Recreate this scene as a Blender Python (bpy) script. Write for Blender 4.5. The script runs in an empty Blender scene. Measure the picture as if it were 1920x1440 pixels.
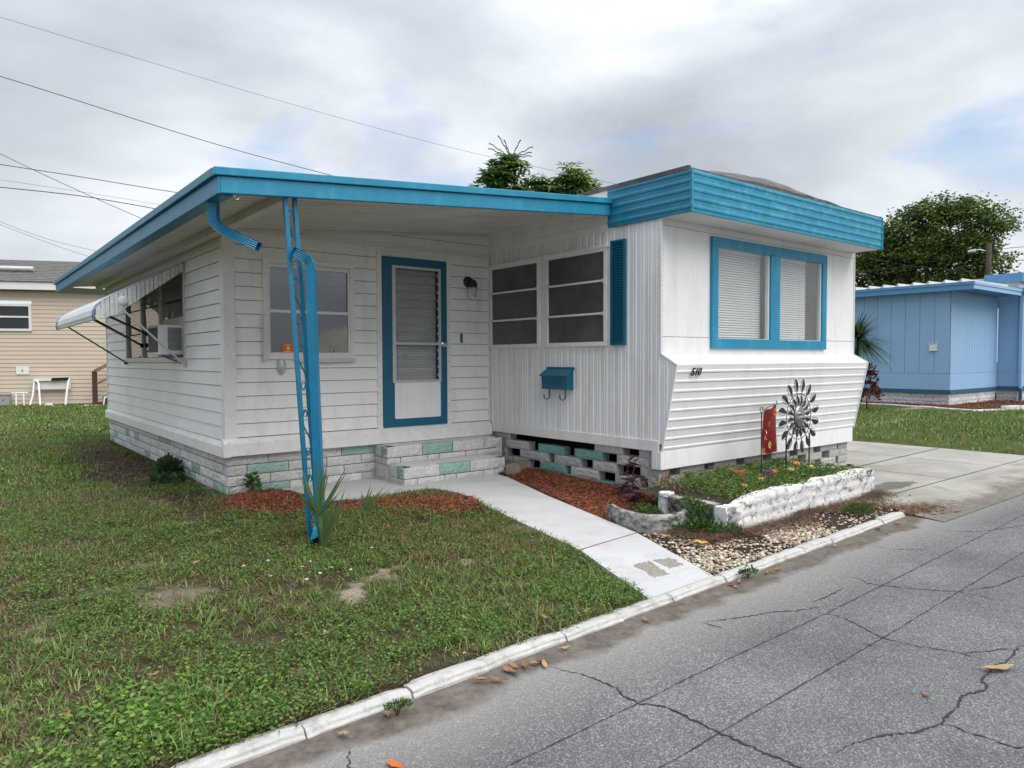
import bpy, math, random
import numpy as np
from mathutils import Vector, Matrix
random.seed(7)
RS = np.random.RandomState(11)
D = bpy.data
S = bpy.context.scene
COL = S.collection
PI = math.pi

# ------------------------------------------------------------------ materials
MATS = {}

def newmat(name):
    m = D.materials.new(name)
    m.use_nodes = True
    nt = m.node_tree
    b = nt.nodes['Principled BSDF']
    return m, nt, b

def nd(nt, t, **kw):
    n = nt.nodes.new(t)
    for k, v in kw.items():
        setattr(n, k, v)
    return n

def noise(nt, vec, scale, detail=4, rough=.55, stretch=None):
    if stretch is not None:
        mp = nd(nt, 'ShaderNodeMapping')
        mp.inputs['Scale'].default_value = stretch
        nt.links.new(vec, mp.inputs[0])
        vec = mp.outputs[0]
    n = nd(nt, 'ShaderNodeTexNoise')
    n.inputs['Scale'].default_value = scale
    n.inputs['Detail'].default_value = detail
    n.inputs['Roughness'].default_value = rough
    nt.links.new(vec, n.inputs['Vector'])
    return n.outputs['Fac']

def ramp(nt, fac, a, b, ca=(0, 0, 0, 1), cb=(1, 1, 1, 1)):
    r = nd(nt, 'ShaderNodeValToRGB')
    r.color_ramp.elements[0].position = a
    r.color_ramp.elements[1].position = b
    r.color_ramp.elements[0].color = ca
    r.color_ramp.elements[1].color = cb
    nt.links.new(fac, r.inputs[0])
    return r.outputs[0]

def mixc(nt, fac, a, b, mode='MIX'):
    m = nd(nt, 'ShaderNodeMix', data_type='RGBA', blend_type=mode)
    for i, v in ((0, fac), (6, a), (7, b)):
        if isinstance(v, (int, float)):
            m.inputs[i].default_value = v
        elif isinstance(v, tuple):
            m.inputs[i].default_value = (v + (1,))[:4]
        else:
            nt.links.new(v, m.inputs[i])
    return m.outputs[2]

def bump(nt, b, h, strength, dist=.01):
    n = nd(nt, 'ShaderNodeBump')
    n.inputs['Strength'].default_value = strength
    n.inputs['Distance'].default_value = dist
    nt.links.new(h, n.inputs['Height'])
    nt.links.new(n.outputs[0], b.inputs['Normal'])

def mat(name, col, rough=.6, var=.08, vscale=3., dirt=None, damt=.3, dscale=4., streak=None,
        bmp=0., bscale=120., spec=.4, metal=0., attr=False, fine=0., fscale=90., d0=.5, d1=.78, wave=0.):
    """painted / mineral surface: slow tone variation, dirt patches and fine grain"""
    if name in MATS:
        return MATS[name]
    m, nt, b = newmat(name)
    tc = nd(nt, 'ShaderNodeTexCoord').outputs['Object']
    if attr:
        at = nd(nt, 'ShaderNodeAttribute', attribute_name='Col')
        c = at.outputs['Color']
    else:
        c = tuple(col)
    n1 = noise(nt, tc, vscale, 5)
    dark = ramp(nt, n1, .3, .7, (1 - var, 1 - var, 1 - var, 1), (1 + 0, 1, 1, 1))
    c = mixc(nt, 1., c, dark, 'MULTIPLY')
    if dirt is not None:
        n2 = noise(nt, tc, dscale, 8, .65, streak)
        f = ramp(nt, n2, d0, d1, (0, 0, 0, 1), (damt, damt, damt, 1))
        c = mixc(nt, f, c, tuple(dirt))
    if fine > 0:
        n4 = noise(nt, tc, fscale, 2, .6)
        f4 = ramp(nt, n4, .35, .65, (1 - fine, 1 - fine, 1 - fine, 1), (1, 1, 1, 1))
        c = mixc(nt, 1., c, f4, 'MULTIPLY')
    nt.links.new(c, b.inputs['Base Color']) if not isinstance(c, tuple) else None
    b.inputs['Roughness'].default_value = rough
    b.inputs['Metallic'].default_value = metal
    b.inputs['Specular IOR Level'].default_value = spec
    if bmp:
        bump(nt, b, noise(nt, tc, bscale, 4, .65), bmp)
    if wave:                                            # oil-canning and small dents of thin sheet metal
        w_ = nd(nt, 'ShaderNodeBump')
        w_.inputs['Strength'].default_value = wave; w_.inputs['Distance'].default_value = .03
        nt.links.new(noise(nt, tc, 2.6, 3, .5), w_.inputs['Height'])
        if b.inputs['Normal'].links:
            nt.links.new(b.inputs['Normal'].links[0].from_socket, w_.inputs['Normal'])
        nt.links.new(w_.outputs[0], b.inputs['Normal'])
    MATS[name] = m
    return m

def leafmat(name, trans=.35, rough=.5):
    m, nt, b = newmat(name)
    at = nd(nt, 'ShaderNodeAttribute', attribute_name='Col')
    nt.links.new(at.outputs['Color'], b.inputs['Base Color'])
    b.inputs['Roughness'].default_value = rough
    b.inputs['Specular IOR Level'].default_value = .3
    t = nd(nt, 'ShaderNodeBsdfTranslucent')
    nt.links.new(at.outputs['Color'], t.inputs[0])
    mx = nd(nt, 'ShaderNodeMixShader')
    mx.inputs[0].default_value = trans
    nt.links.new(b.outputs[0], mx.inputs[1])
    nt.links.new(t.outputs[0], mx.inputs[2])
    nt.links.new(mx.outputs[0], nt.nodes['Material Output'].inputs[0])
    MATS[name] = m
    return m

def glassmat(name, ior=1.5, tint=(.8, .82, .82), rough=.02, add=0.0, wob=.0):
    m, nt, b = newmat(name)
    nt.nodes.remove(b)
    # Schlick reflectance of a thin pane, the same from both sides
    ge = nd(nt, 'ShaderNodeNewGeometry')
    dt = nd(nt, 'ShaderNodeVectorMath', operation='DOT_PRODUCT')
    nt.links.new(ge.outputs['Normal'], dt.inputs[0]); nt.links.new(ge.outputs['Incoming'], dt.inputs[1])
    ab = nd(nt, 'ShaderNodeMath', operation='ABSOLUTE'); nt.links.new(dt.outputs['Value'], ab.inputs[0])
    om = nd(nt, 'ShaderNodeMath', operation='SUBTRACT'); om.inputs[0].default_value = 1; nt.links.new(ab.outputs[0], om.inputs[1])
    pw = nd(nt, 'ShaderNodeMath', operation='POWER'); nt.links.new(om.outputs[0], pw.inputs[0]); pw.inputs[1].default_value = 4.5
    f0 = 2 * ((ior - 1) / (ior + 1)) ** 2 + add
    ad = nd(nt, 'ShaderNodeMath', operation='MULTIPLY_ADD'); nt.links.new(pw.outputs[0], ad.inputs[0])
    ad.inputs[1].default_value = 1 - f0; ad.inputs[2].default_value = f0
    ad.use_clamp = True
    tr = nd(nt, 'ShaderNodeBsdfTransparent')
    tr.inputs[0].default_value = tint + (1,)
    gl = nd(nt, 'ShaderNodeBsdfGlossy')
    gl.inputs['Roughness'].default_value = rough
    gl.inputs['Color'].default_value = (.95, .96, .97, 1)
    if wob:
        tc = nd(nt, 'ShaderNodeTexCoord').outputs['Object']
        bn = nd(nt, 'ShaderNodeBump')
        bn.inputs['Strength'].default_value = wob
        bn.inputs['Distance'].default_value = .02
        nt.links.new(noise(nt, tc, 6, 3), bn.inputs['Height'])
        nt.links.new(bn.outputs[0], gl.inputs['Normal'])
    mx = nd(nt, 'ShaderNodeMixShader')
    nt.links.new(ad.outputs[0], mx.inputs[0])
    nt.links.new(tr.outputs[0], mx.inputs[1])
    nt.links.new(gl.outputs[0], mx.inputs[2])
    nt.links.new(mx.outputs[0], nt.nodes['Material Output'].inputs[0])
    MATS[name] = m
    return m

GR = (.30, .28, .25)
mat('siding_white', (.84, .838, .822), .45, .06, 1.2, (.42, .39, .33), .42, 5., (1, 1, .2), fine=.04, wave=.3)
mat('siding_side', (.83, .84, .845), .45, .07, 1.2, (.44, .42, .36), .3, 2.2, (1, .6, .5), fine=.03)
mat('grime_shade', (.16, .145, .12), .9, .3, 12)  # groove colour: trapped dirt plus the shade of the gaps, painted in
mat('trim_white', (.80, .79, .765), .45, .08, 4, (.40, .37, .30), .35, 9, fine=.04)
mat('ledge_white', (.82, .81, .79), .6, .1, 5, (.3, .28, .23), .35, 14, bmp=.15, bscale=60, fine=.06)
mat('metal_white', (.79, .80, .81), .38, .08, 2, (.42, .38, .30), .55, 6, (1, 1, .10), spec=.5, fine=.05, fscale=160, wave=.45)
mat('front_white', (.79, .795, .80), .38, .05, 1.6, (.5, .47, .40), .38, 6, (1, 1, .14), spec=.5, fine=.04, wave=.45)
mat('ceiling_white', (.74, .725, .69), .6, .12, 2, (.38, .34, .28), .5, 5, (.25, 1, 1), fine=.05)
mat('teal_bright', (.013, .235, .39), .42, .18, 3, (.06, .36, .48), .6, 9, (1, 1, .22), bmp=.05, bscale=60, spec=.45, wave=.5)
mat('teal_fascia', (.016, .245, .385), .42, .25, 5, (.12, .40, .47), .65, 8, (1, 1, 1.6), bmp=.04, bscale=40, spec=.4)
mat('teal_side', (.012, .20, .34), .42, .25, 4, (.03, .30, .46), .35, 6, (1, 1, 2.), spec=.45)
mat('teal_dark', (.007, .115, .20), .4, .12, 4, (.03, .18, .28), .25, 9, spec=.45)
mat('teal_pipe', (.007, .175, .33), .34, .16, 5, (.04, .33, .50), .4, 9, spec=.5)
mat('block', (.7, .7, .7), .85, .22, 12, (.30, .29, .27), .4, 18, bmp=.9, bscale=45, attr=True, fine=.22, fscale=70, spec=.15)
mat('mortar', (.17, .16, .145), .9, .3, 20, bmp=.4, bscale=90)
mat('tread', (.66, .655, .64), .75, .12, 4, (.42, .40, .36), .4, 6, bmp=.25, bscale=60, fine=.08)
mat('roof_grey', (.12, .11, .108), .85, .45, 6, (.40, .39, .38), .55, 11, (1, .25, 1), bmp=.7, bscale=40, fine=.2)
mat('roof_white', (.62, .62, .61), .6, .2, 3, (.35, .33, .3), .5, 5)
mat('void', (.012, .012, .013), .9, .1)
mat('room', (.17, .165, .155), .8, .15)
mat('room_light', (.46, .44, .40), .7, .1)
mat('blind', (.80, .81, .80), .5, .08, 3)
mat('blind_grey', (.20, .20, .21), .5, .1, 3)
mat('blind_dark', (.66, .67, .67), .5, .1, 3)
mat('alu', (.58, .58, .57), .38, .12, 6, (.3, .28, .25), .4, 12, metal=.35, spec=.5)
mat('alu_dark', (.22, .215, .20), .45, .2, 6, metal=.4)
mat('steel', (.62, .62, .62), .22, .1, metal=1.)
mat('black_metal', (.012, .012, .013), .42, .2, spec=.5)
mat('arm_dark', (.03, .028, .026), .5, .3)
mat('rust', (.20, .085, .04), .8, .4, 30)
mat('awning_white', (.72, .74, .76), .55, .12, 4, (.26, .27, .27), .55, 16, bmp=.15, bscale=40, fine=.12, fscale=40)
mat('awning_blue', (.035, .20, .40), .5, .2, 10)
mat('ac_white', (.76, .77, .77), .4, .06, 3)
mat('ac_grey', (.08, .085, .09), .6, .3, 60)
mat('black', (.006, .006, .007), .5, .05)
mat('orange', (.80, .16, .02), .5, .05)
mat('cream', (.75, .65, .42), .6, .05)
mat('silver', (.45, .48, .47), .35, .75, 40)
mat('planter_paint', (.80, .795, .78), .8, .2, 5, (.05, .05, .046), .8, 12, (1, 1, 1.3), bmp=.6, bscale=26, fine=.2, fscale=50, d0=.51, d1=.65)
mat('planter_old', (.46, .45, .42), .85, .3, 5, (.035, .035, .03), .95, 9, (1, 1, 2.), bmp=.7, bscale=30, fine=.2, fscale=40, d0=.42, d1=.60)
mat('soil', (.045, .03, .02), .95, .4, 20, bmp=.8, bscale=60)
mat('rock', (.24, .205, .145), .9, .4, 8, (.10, .09, .055), .6, 12, bmp=.8, bscale=25, fine=.25, fscale=40)
mat('walk', (.53, .535, .54), .8, .12, 1.5, (.34, .325, .29), .6, 4, bmp=.25, bscale=110, fine=.12, fscale=160)
mat('agg', (.38, .355, .30), .9, .35, 40, bmp=.9, bscale=55, fine=.35, fscale=60)
mat('kerb', (.50, .495, .475), .75, .14, 5, (.16, .145, .12), .75, 11, (1, 1, 1), bmp=.5, bscale=40, fine=.1)
mat('crack', (.035, .032, .030), .95, .3)
mat('seam', (.05, .048, .046), .95, .3, 30)
mat('bark', (.13, .11, .09), .9, .4, 8, bmp=.8, bscale=30)
mat('pole_wood', (.12, .10, .085), .9, .3, 6, bmp=.4, bscale=30)
mat('deck_wood', (.085, .038, .018), .75, .35, 10)
mat('rail_wood', (.26, .17, .11), .8, .3, 10)
mat('wire', (.015, .015, .017), .6, .1)
mat('pvc', (.78, .78, .77), .4, .06)
mat('grey_box', (.33, .34, .35), .5, .1)
mat('beige_siding', (.58, .485, .395), .5, .05, 1.5)
mat('beige_roof', (.17, .165, .155), .9, .3, 6, (.08, .08, .08), .5, 7, fine=.3, fscale=14)
mat('beige_trim', (.75, .74, .72), .5, .06)
mat('brown_trim', (.20, .16, .14), .6, .1)
mat('dark_glass', (.02, .022, .025), .12, .1, spec=.6)
mat('blue_wall', (.29, .475, .71), .55, .06, 1.2, (.24, .38, .62), .25, 3)
mat('blue_trim', (.10, .28, .50), .5, .1)
mat('blue_dark', (.035, .115, .20), .5, .12)
mat('pumpkin', (.68, .25, .035), .5, .25, 14)
mat('pumpkin_pale', (.70, .48, .13), .5, .2, 14)
mat('pot_purple', (.22, .08, .17), .6, .3, 12)
mat('pot_clay', (.34, .14, .06), .75, .3, 12)
mat('flagcloth', (.17, .011, .008), .9, .45, 14, (.36, .05, .015), .6, 10)
mat('flag_orange', (.75, .20, .03), .8, .2, 20)
mat('flag_yellow', (.75, .48, .12), .8, .2, 30)
mat('flag_white', (.75, .72, .7), .8, .05)
mat('sun_metal', (.06, .06, .062), .38, .3, 12, (.13, .06, .035), .5, 10, metal=.7)
mat('sun_face', (.34, .31, .29), .35, .3, 20, metal=.8)
mat('dryleaf', (.3, .2, .1), .8, .2, 20, attr=True)
mat('pebble', (.6, .55, .5), .75, .15, 30, attr=True, bmp=.2, bscale=60)
mat('chip', (.2, .06, .03), .9, .2, 30, attr=True)
leafmat('leaf')
leafmat('blade', .25, .55)
glassmat('glass', 1.5, (.94, .95, .95), .01, .03, .15)
glassmat('glass_dark', 1.55, (.34, .35, .36), .012, .055, .06)
def filmmat(name, a, rough):
    m, nt, b = newmat(name)
    tc = nd(nt, 'ShaderNodeTexCoord').outputs['Object']
    n = noise(nt, tc, 2.2, 4)
    c = ramp(nt, n, .3, .75, tuple(x * .55 for x in a) + (1,), a + (1,))
    f = ramp(nt, noise(nt, tc, 150, 2), .35, .7, (.8, .8, .8, 1), (1.1, 1.1, 1.1, 1))
    c = mixc(nt, 1., c, f, 'MULTIPLY')
    nt.links.new(c, b.inputs['Base Color'])
    b.inputs['Roughness'].default_value = rough
    b.inputs['Specular IOR Level'].default_value = .7
    bump(nt, b, noise(nt, tc, 170, 2), .25, .003)
    MATS[name] = m
filmmat('film', (.10, .102, .108), .22)

# ground with vertex masks: R mulch, G bare sand, B dark soil
def groundmat():
    m, nt, b = newmat('ground_soil')
    tc = nd(nt, 'ShaderNodeTexCoord').outputs['Object']
    at = nd(nt, 'ShaderNodeAttribute', attribute_name='Col')
    sp = nd(nt, 'ShaderNodeSeparateColor')
    nt.links.new(at.outputs['Color'], sp.inputs[0])
    n1 = noise(nt, tc, 9, 8, .7)
    n2 = noise(nt, tc, 70, 4, .7)
    thatch = ramp(nt, n1, .3, .72, (.038, .027, .019, 1), (.14, .098, .066, 1))
    green = ramp(nt, noise(nt, tc, 3.5, 6, .7), .35, .7, (.05, .07, .018, 1), (.105, .135, .035, 1))
    pos = nd(nt, 'ShaderNodeSeparateXYZ'); nt.links.new(tc, pos.inputs[0])
    dx = nd(nt, 'ShaderNodeMath', operation='SUBTRACT'); nt.links.new(pos.outputs[0], dx.inputs[0]); dx.inputs[1].default_value = 10.5
    dy = nd(nt, 'ShaderNodeMath', operation='SUBTRACT'); nt.links.new(pos.outputs[1], dy.inputs[0]); dy.inputs[1].default_value = 9.5
    mxx = nd(nt, 'ShaderNodeMath', operation='MAXIMUM'); nt.links.new(dx.outputs[0], mxx.inputs[0]); nt.links.new(dy.outputs[0], mxx.inputs[1])
    # the turf is thicker further from the trodden front corner
    far = mixc(nt, ramp(nt, mxx.outputs[0], 0., 1., (.2, .2, .2, 1), (.85, .85, .85, 1)), thatch, green)
    c = mixc(nt, 1., far, ramp(nt, n2, .3, .7, (.55, .55, .55, 1), (1.2, 1.2, 1.2, 1)), 'MULTIPLY')
    sand = ramp(nt, n2, .3, .7, (.22, .18, .14, 1), (.40, .345, .29, 1))
    c = mixc(nt, sp.outputs[1], c, sand)
    soil = ramp(nt, n2, .3, .7, (.028, .02, .015, 1), (.075, .05, .036, 1))
    c = mixc(nt, sp.outputs[2], c, soil)
    mul = ramp(nt, n2, .3, .7, (.05, .016, .01, 1), (.13, .04, .022, 1))
    c = mixc(nt, sp.outputs[0], c, mul)
    nt.links.new(c, b.inputs['Base Color'])
    b.inputs['Roughness'].default_value = .95
    b.inputs['Specular IOR Level'].default_value = .1
    bump(nt, b, noise(nt, tc, 38, 6, .7), .8, .03)
    MATS['ground'] = m
groundmat()

def roadmat():
    m, nt, b = newmat('asphalt')
    tc = nd(nt, 'ShaderNodeTexCoord').outputs['Object']
    v = nd(nt, 'ShaderNodeTexVoronoi')
    v.inputs['Scale'].default_value = 165
    nt.links.new(tc, v.inputs['Vector'])
    sp = nd(nt, 'ShaderNodeSeparateColor')
    nt.links.new(v.outputs['Color'], sp.inputs[0])
    r = nd(nt, 'ShaderNodeValToRGB')
    el = r.color_ramp.elements
    el[0].position = 0.; el[0].color = (.095, .096, .10, 1)
    el[1].position = 1.; el[1].color = (.31, .31, .315, 1)
    for p, c in ((.35, (.118, .119, .123, 1)), (.7, (.162, .164, .169, 1)), (.9, (.22, .222, .226, 1))):
        e = el.new(p); e.color = c
    nt.links.new(sp.outputs[0], r.inputs[0])
    big = ramp(nt, noise(nt, tc, .8, 9, .68), .30, .68, (.66, .665, .68, 1), (1.2, 1.19, 1.17, 1))
    c = mixc(nt, 1., r.outputs[0], big, 'MULTIPLY')
    c = mixc(nt, 1., c, ramp(nt, noise(nt, tc, 260, 2), .3, .7, (.72, .72, .72, 1), (1.15, 1.15, 1.15, 1)), 'MULTIPLY')
    # worn pale band and the wet sandy silt lying along the kerb; d = distance from the kerb line
    geo = nd(nt, 'ShaderNodeSeparateXYZ')
    nt.links.new(tc, geo.inputs[0])
    kx = nd(nt, 'ShaderNodeMath', operation='MULTIPLY_ADD')
    kx.inputs[1].default_value = .0405; kx.inputs[2].default_value = 2.62
    nt.links.new(geo.outputs[0], kx.inputs[0])
    d = nd(nt, 'ShaderNodeMath', operation='SUBTRACT')
    nt.links.new(kx.outputs[0], d.inputs[0]); nt.links.new(geo.outputs[1], d.inputs[1])
    wob = noise(nt, tc, 1.6, 5, .6)
    w2 = nd(nt, 'ShaderNodeMath', operation='MULTIPLY_ADD')
    w2.inputs[1].default_value = .42; w2.inputs[2].default_value = -.21
    nt.links.new(wob, w2.inputs[0])
    dd = nd(nt, 'ShaderNodeMath', operation='ADD')
    nt.links.new(d.outputs[0], dd.inputs[0]); nt.links.new(w2.outputs[0], dd.inputs[1])
    pale = ramp(nt, dd.outputs[0], .22, .62, (1, 1, 1, 1), (0, 0, 0, 1))
    pw = nd(nt, 'ShaderNodeMath', operation='MULTIPLY'); pw.inputs[1].default_value = .45
    nt.links.new(pale, pw.inputs[0])
    c = mixc(nt, pw.outputs[0], c, (.34, .325, .29))
    silt = ramp(nt, dd.outputs[0], .17, .235, (1, 1, 1, 1), (0, 0, 0, 1))
    sc = ramp(nt, noise(nt, tc, 14, 8, .7), .3, .72, (.07, .058, .047, 1), (.185, .16, .135, 1))
    c = mixc(nt, silt, c, sc)
    nt.links.new(c, b.inputs['Base Color'])
    b.inputs['Roughness'].default_value = .85
    b.inputs['Specular IOR Level'].default_value = .25
    bump(nt, b, v.outputs['Distance'], .5, .006)
    MATS['road'] = m
roadmat()

def drivemat():
    m, nt, b = newmat('old_concrete')
    tc = nd(nt, 'ShaderNodeTexCoord').outputs['Object']
    c = ramp(nt, noise(nt, tc, 1.3, 6, .65), .3, .72, (.27, .255, .228, 1), (.41, .392, .355, 1))
    c = mixc(nt, 1., c, ramp(nt, noise(nt, tc, 120, 3), .3, .7, (.72, .72, .72, 1), (1.1, 1.1, 1.1, 1)), 'MULTIPLY')
    st = ramp(nt, noise(nt, tc, 1.1, 5, .6, (.35, 1.6, 1)), .56, .72, (0, 0, 0, 1), (.6, .6, .6, 1))
    c = mixc(nt, st, c, (.13, .115, .095))
    mp = nd(nt, 'ShaderNodeMapping'); mp.vector_type = 'POINT'
    mp.inputs['Location'].default_value = (-8.35 / .85, -3.60 / .26, 0); mp.inputs['Scale'].default_value = (1 / .85, 1 / .26, 0)
    nt.links.new(tc, mp.inputs[0])
    ln = nd(nt, 'ShaderNodeVectorMath', operation='LENGTH'); nt.links.new(mp.outputs[0], ln.inputs[0])
    sm = nd(nt, 'ShaderNodeMath', operation='MULTIPLY_ADD'); nt.links.new(noise(nt, tc, 5, 5), sm.inputs[0]); sm.inputs[1].default_value = .9
    nt.links.new(ln.outputs['Value'], sm.inputs[2])
    c = mixc(nt, ramp(nt, sm.outputs[0], .9, 1.5, (.75, .75, .75, 1), (0, 0, 0, 1)), c, (.07, .065, .058))
    # silt washed over the apron next to the road
    yy = nd(nt, 'ShaderNodeSeparateXYZ'); nt.links.new(tc, yy.inputs[0])
    ys_ = nd(nt, 'ShaderNodeMath', operation='MULTIPLY_ADD'); nt.links.new(noise(nt, tc, 1.9, 6, .6), ys_.inputs[0]); ys_.inputs[1].default_value = -1.3
    nt.links.new(yy.outputs[1], ys_.inputs[2])
    sc = ramp(nt, noise(nt, tc, 14, 8, .7), .3, .72, (.07, .058, .047, 1), (.20, .172, .145, 1))
    y0_ = nd(nt, 'ShaderNodeMath', operation='SUBTRACT'); nt.links.new(ys_.outputs[0], y0_.inputs[0]); y0_.inputs[1].default_value = 2.0
    c = mixc(nt, ramp(nt, y0_.outputs[0], .14, .42, (.8, .8, .8, 1), (0, 0, 0, 1)), c, sc)
    nt.links.new(c, b.inputs['Base Color'])
    b.inputs['Roughness'].default_value = .85
    b.inputs['Specular IOR Level'].default_value = .2
    bump(nt, b, noise(nt, tc, 90, 4), .3)
    MATS['drive'] = m
drivemat()

# ------------------------------------------------------------------ geometry helpers
class MB:
    def __init__(s):
        s.v, s.f, s.mi, s.fc = [], [], [], []
        s.cur, s.col = 0, None

    def add(s, vs, fs):
        o = len(s.v)
        s.v += [tuple(v) for v in vs]
        for f in fs:
            s.f.append([i + o for i in f])
            s.mi.append(s.cur)
            s.fc.append(s.col)
        return s

    def box(s, x0, x1, y0, y1, z0, z1):
        vs = [(x, y, z) for z in (z0, z1) for y in (y0, y1) for x in (x0, x1)]
        return s.add(vs, [(0, 2, 3, 1), (4, 5, 7, 6), (0, 1, 5, 4), (2, 6, 7, 3), (0, 4, 6, 2), (1, 3, 7, 5)])

    def quad(s, *p):
        return s.add(p, [tuple(range(len(p)))])

    def obox(s, a, b, w, h, up=(0, 0, 1)):
        """bar from a to b with rectangular section w x h"""
        a, b = Vector(a), Vector(b)
        d = (b - a).normalized()
        u = Vector(up)
        if abs(d.dot(u)) > .98:
            u = Vector((0, 1, 0))
        sx = d.cross(u).normalized()
        sy = sx.cross(d).normalized()
        vs = []
        for p in (a, b):
            for i, j in ((-1, -1), (1, -1), (1, 1), (-1, 1)):
                vs.append(p + sx * (i * w / 2) + sy * (j * h / 2))
        return s.add(vs, [(3, 2, 1, 0), (4, 5, 6, 7), (0, 1, 5, 4), (1, 2, 6, 5), (2, 3, 7, 6), (3, 0, 4, 7)])

    def tube(s, pts, r, n=8, cap=True):
        pts = [Vector(p) for p in pts]
        rs = r if isinstance(r, (list, tuple)) else [r] * len(pts)
        vs, prev = [], None
        for i, p in enumerate(pts):
            d = (pts[min(i + 1, len(pts) - 1)] - pts[max(i - 1, 0)])
            d = d.normalized() if d.length > 1e-9 else Vector((0, 0, 1))
            if prev is None:
                u = d.orthogonal().normalized()
            else:
                u = (prev - d * prev.dot(d))
                u = u.normalized() if u.length > 1e-6 else d.orthogonal().normalized()
            prev = u
            w = d.cross(u)
            for k in range(n):
                a = 2 * PI * k / n
                vs.append(p + (u * math.cos(a) + w * math.sin(a)) * rs[i])
        fs = []
        for i in range(len(pts) - 1):
            for k in range(n):
                k2 = (k + 1) % n
                fs.append((i * n + k, i * n + k2, (i + 1) * n + k2, (i + 1) * n + k))
        if cap:
            fs.append(tuple(range(n - 1, -1, -1)))
            fs.append(tuple((len(pts) - 1) * n + k for k in range(n)))
        return s.add(vs, fs)

    def rtube(s, pts, w, h, side=(0, 1, 0), flute=0.):
        """rectangular pipe along pts; w measured along 'side', optional fluting"""
        pts = [Vector(p) for p in pts]
        sd = Vector(side)
        ring = []
        nf = 8
        for (ax, ay, bx, by) in ((-1, -1, 1, -1), (1, -1, 1, 1), (1, 1, -1, 1), (-1, 1, -1, -1)):
            for k in range(nf):
                t = k / nf
                x, y = ax + (bx - ax) * t, ay + (by - ay) * t
                g = 1 - flute * (k % 2)
                if abs(ax - bx) > 0:
                    y *= g
                else:
                    x *= g
                ring.append((x * w / 2, y * h / 2))
        n = len(ring)
        vs = []
        for i, p in enumerate(pts):
            d = (pts[min(i + 1, len(pts) - 1)] - pts[max(i - 1, 0)]).normalized()
            u = (sd - d * sd.dot(d)).normalized()
            q = d.cross(u)
            for x, y in ring:
                vs.append(p + u * x + q * y)
        fs = []
        for i in range(len(pts) - 1):
            for k in range(n):
                k2 = (k + 1) % n
                fs.append((i * n + k, i * n + k2, (i + 1) * n + k2, (i + 1) * n + k))
        return s.add(vs, fs)

    def prism(s, poly, axis, a, b):
        """poly: list of 2-D points in the plane normal to axis; extruded a..b"""
        def P(p, t):
            return {'x': (t, p[0], p[1]), 'y': (p[0], t, p[1]), 'z': (p[0], p[1], t)}[axis]
        n = len(poly)
        vs = [P(p, a) for p in poly] + [P(p, b) for p in poly]
        fs = [tuple(range(n)), tuple(range(2 * n - 1, n - 1, -1))]
        fs += [(i, i + n, (i + 1) % n + n, (i + 1) % n) for i in range(n)]
        return s.add(vs, fs)

    def disc(s, c, axis, r, h, n=20, r2=None):
        a = Vector(axis).normalized()
        c = Vector(c)
        u = a.orthogonal().normalized(); w = a.cross(u)
        r2 = r if r2 is None else r2
        vs = [c + (u * math.cos(2 * PI * k / n) + w * math.sin(2 * PI * k / n)) * r for k in range(n)]
        vs += [c + a * h + (u * math.cos(2 * PI * k / n) + w * math.sin(2 * PI * k / n)) * r2 for k in range(n)]
        fs = [tuple(range(n - 1, -1, -1)), tuple(range(n, 2 * n))]
        fs += [(k, (k + 1) % n, (k + 1) % n + n, k + n) for k in range(n)]
        return s.add(vs, fs)

    def lathe(s, c, prof, n=20, ax=(0, 0, 1)):
        a = Vector(ax).normalized(); c = Vector(c)
        u = a.orthogonal().normalized(); w = a.cross(u)
        vs = []
        for r, h in prof:
            for k in range(n):
                t = 2 * PI * k / n
                vs.append(c + a * h + (u * math.cos(t) + w * math.sin(t)) * r)
        fs = []
        for i in range(len(prof) - 1):
            for k in range(n):
                k2 = (k + 1) % n
                fs.append((i * n + k, i * n + k2, (i + 1) * n + k2, (i + 1) * n + k))
        fs.append(tuple(range(n - 1, -1, -1)))
        fs.append(tuple((len(prof) - 1) * n + k for k in range(n)))
        return s.add(vs, fs)

ORG = {}

def root(o):
    while o.parent is not None:
        o = o.parent
    return o

def link(o, parent):
    COL.objects.link(o)
    if parent is not None:
        o.parent = parent

def smooth(me, ang=40):
    for p in me.polygons:
        p.use_smooth = True
    try:
        me.set_sharp_from_angle(angle=math.radians(ang))
    except Exception:
        pass

def obj(name, mb, mats, parent=None, origin=None, sm=False, bevel=0.):
    """link the mesh builder as ONE object; coordinates are world, origin is the thing's base"""
    og = Vector(ORG[root(parent).name]) if parent is not None else Vector(origin or (0, 0, 0))
    me = D.meshes.new(name)
    me.from_pydata([tuple(Vector(v) - og) for v in mb.v], [], mb.f)
    for m in (mats if isinstance(mats, (list, tuple)) else [mats]):
        me.materials.append(MATS[m])
    me.polygons.foreach_set('material_index', mb.mi)
    if any(c is not None for c in mb.fc):
        ca = me.color_attributes.new('Col', 'FLOAT_COLOR', 'CORNER')
        arr = []
        for f, c in zip(mb.f, mb.fc):
            arr += list((tuple(c or (.5, .5, .5)) + (1,))[:4]) * len(f)
        ca.data.foreach_set('color', arr)
    me.validate()
    me.update()
    if sm:
        smooth(me)
    o = D.objects.new(name, me)
    if parent is None:
        o.location = og
        ORG[o.name] = tuple(og)
    link(o, parent)
    if bevel:
        b = o.modifiers.new('bevel', 'BEVEL')
        b.width = bevel; b.segments = 2; b.limit_method = 'ANGLE'
    return o

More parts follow.
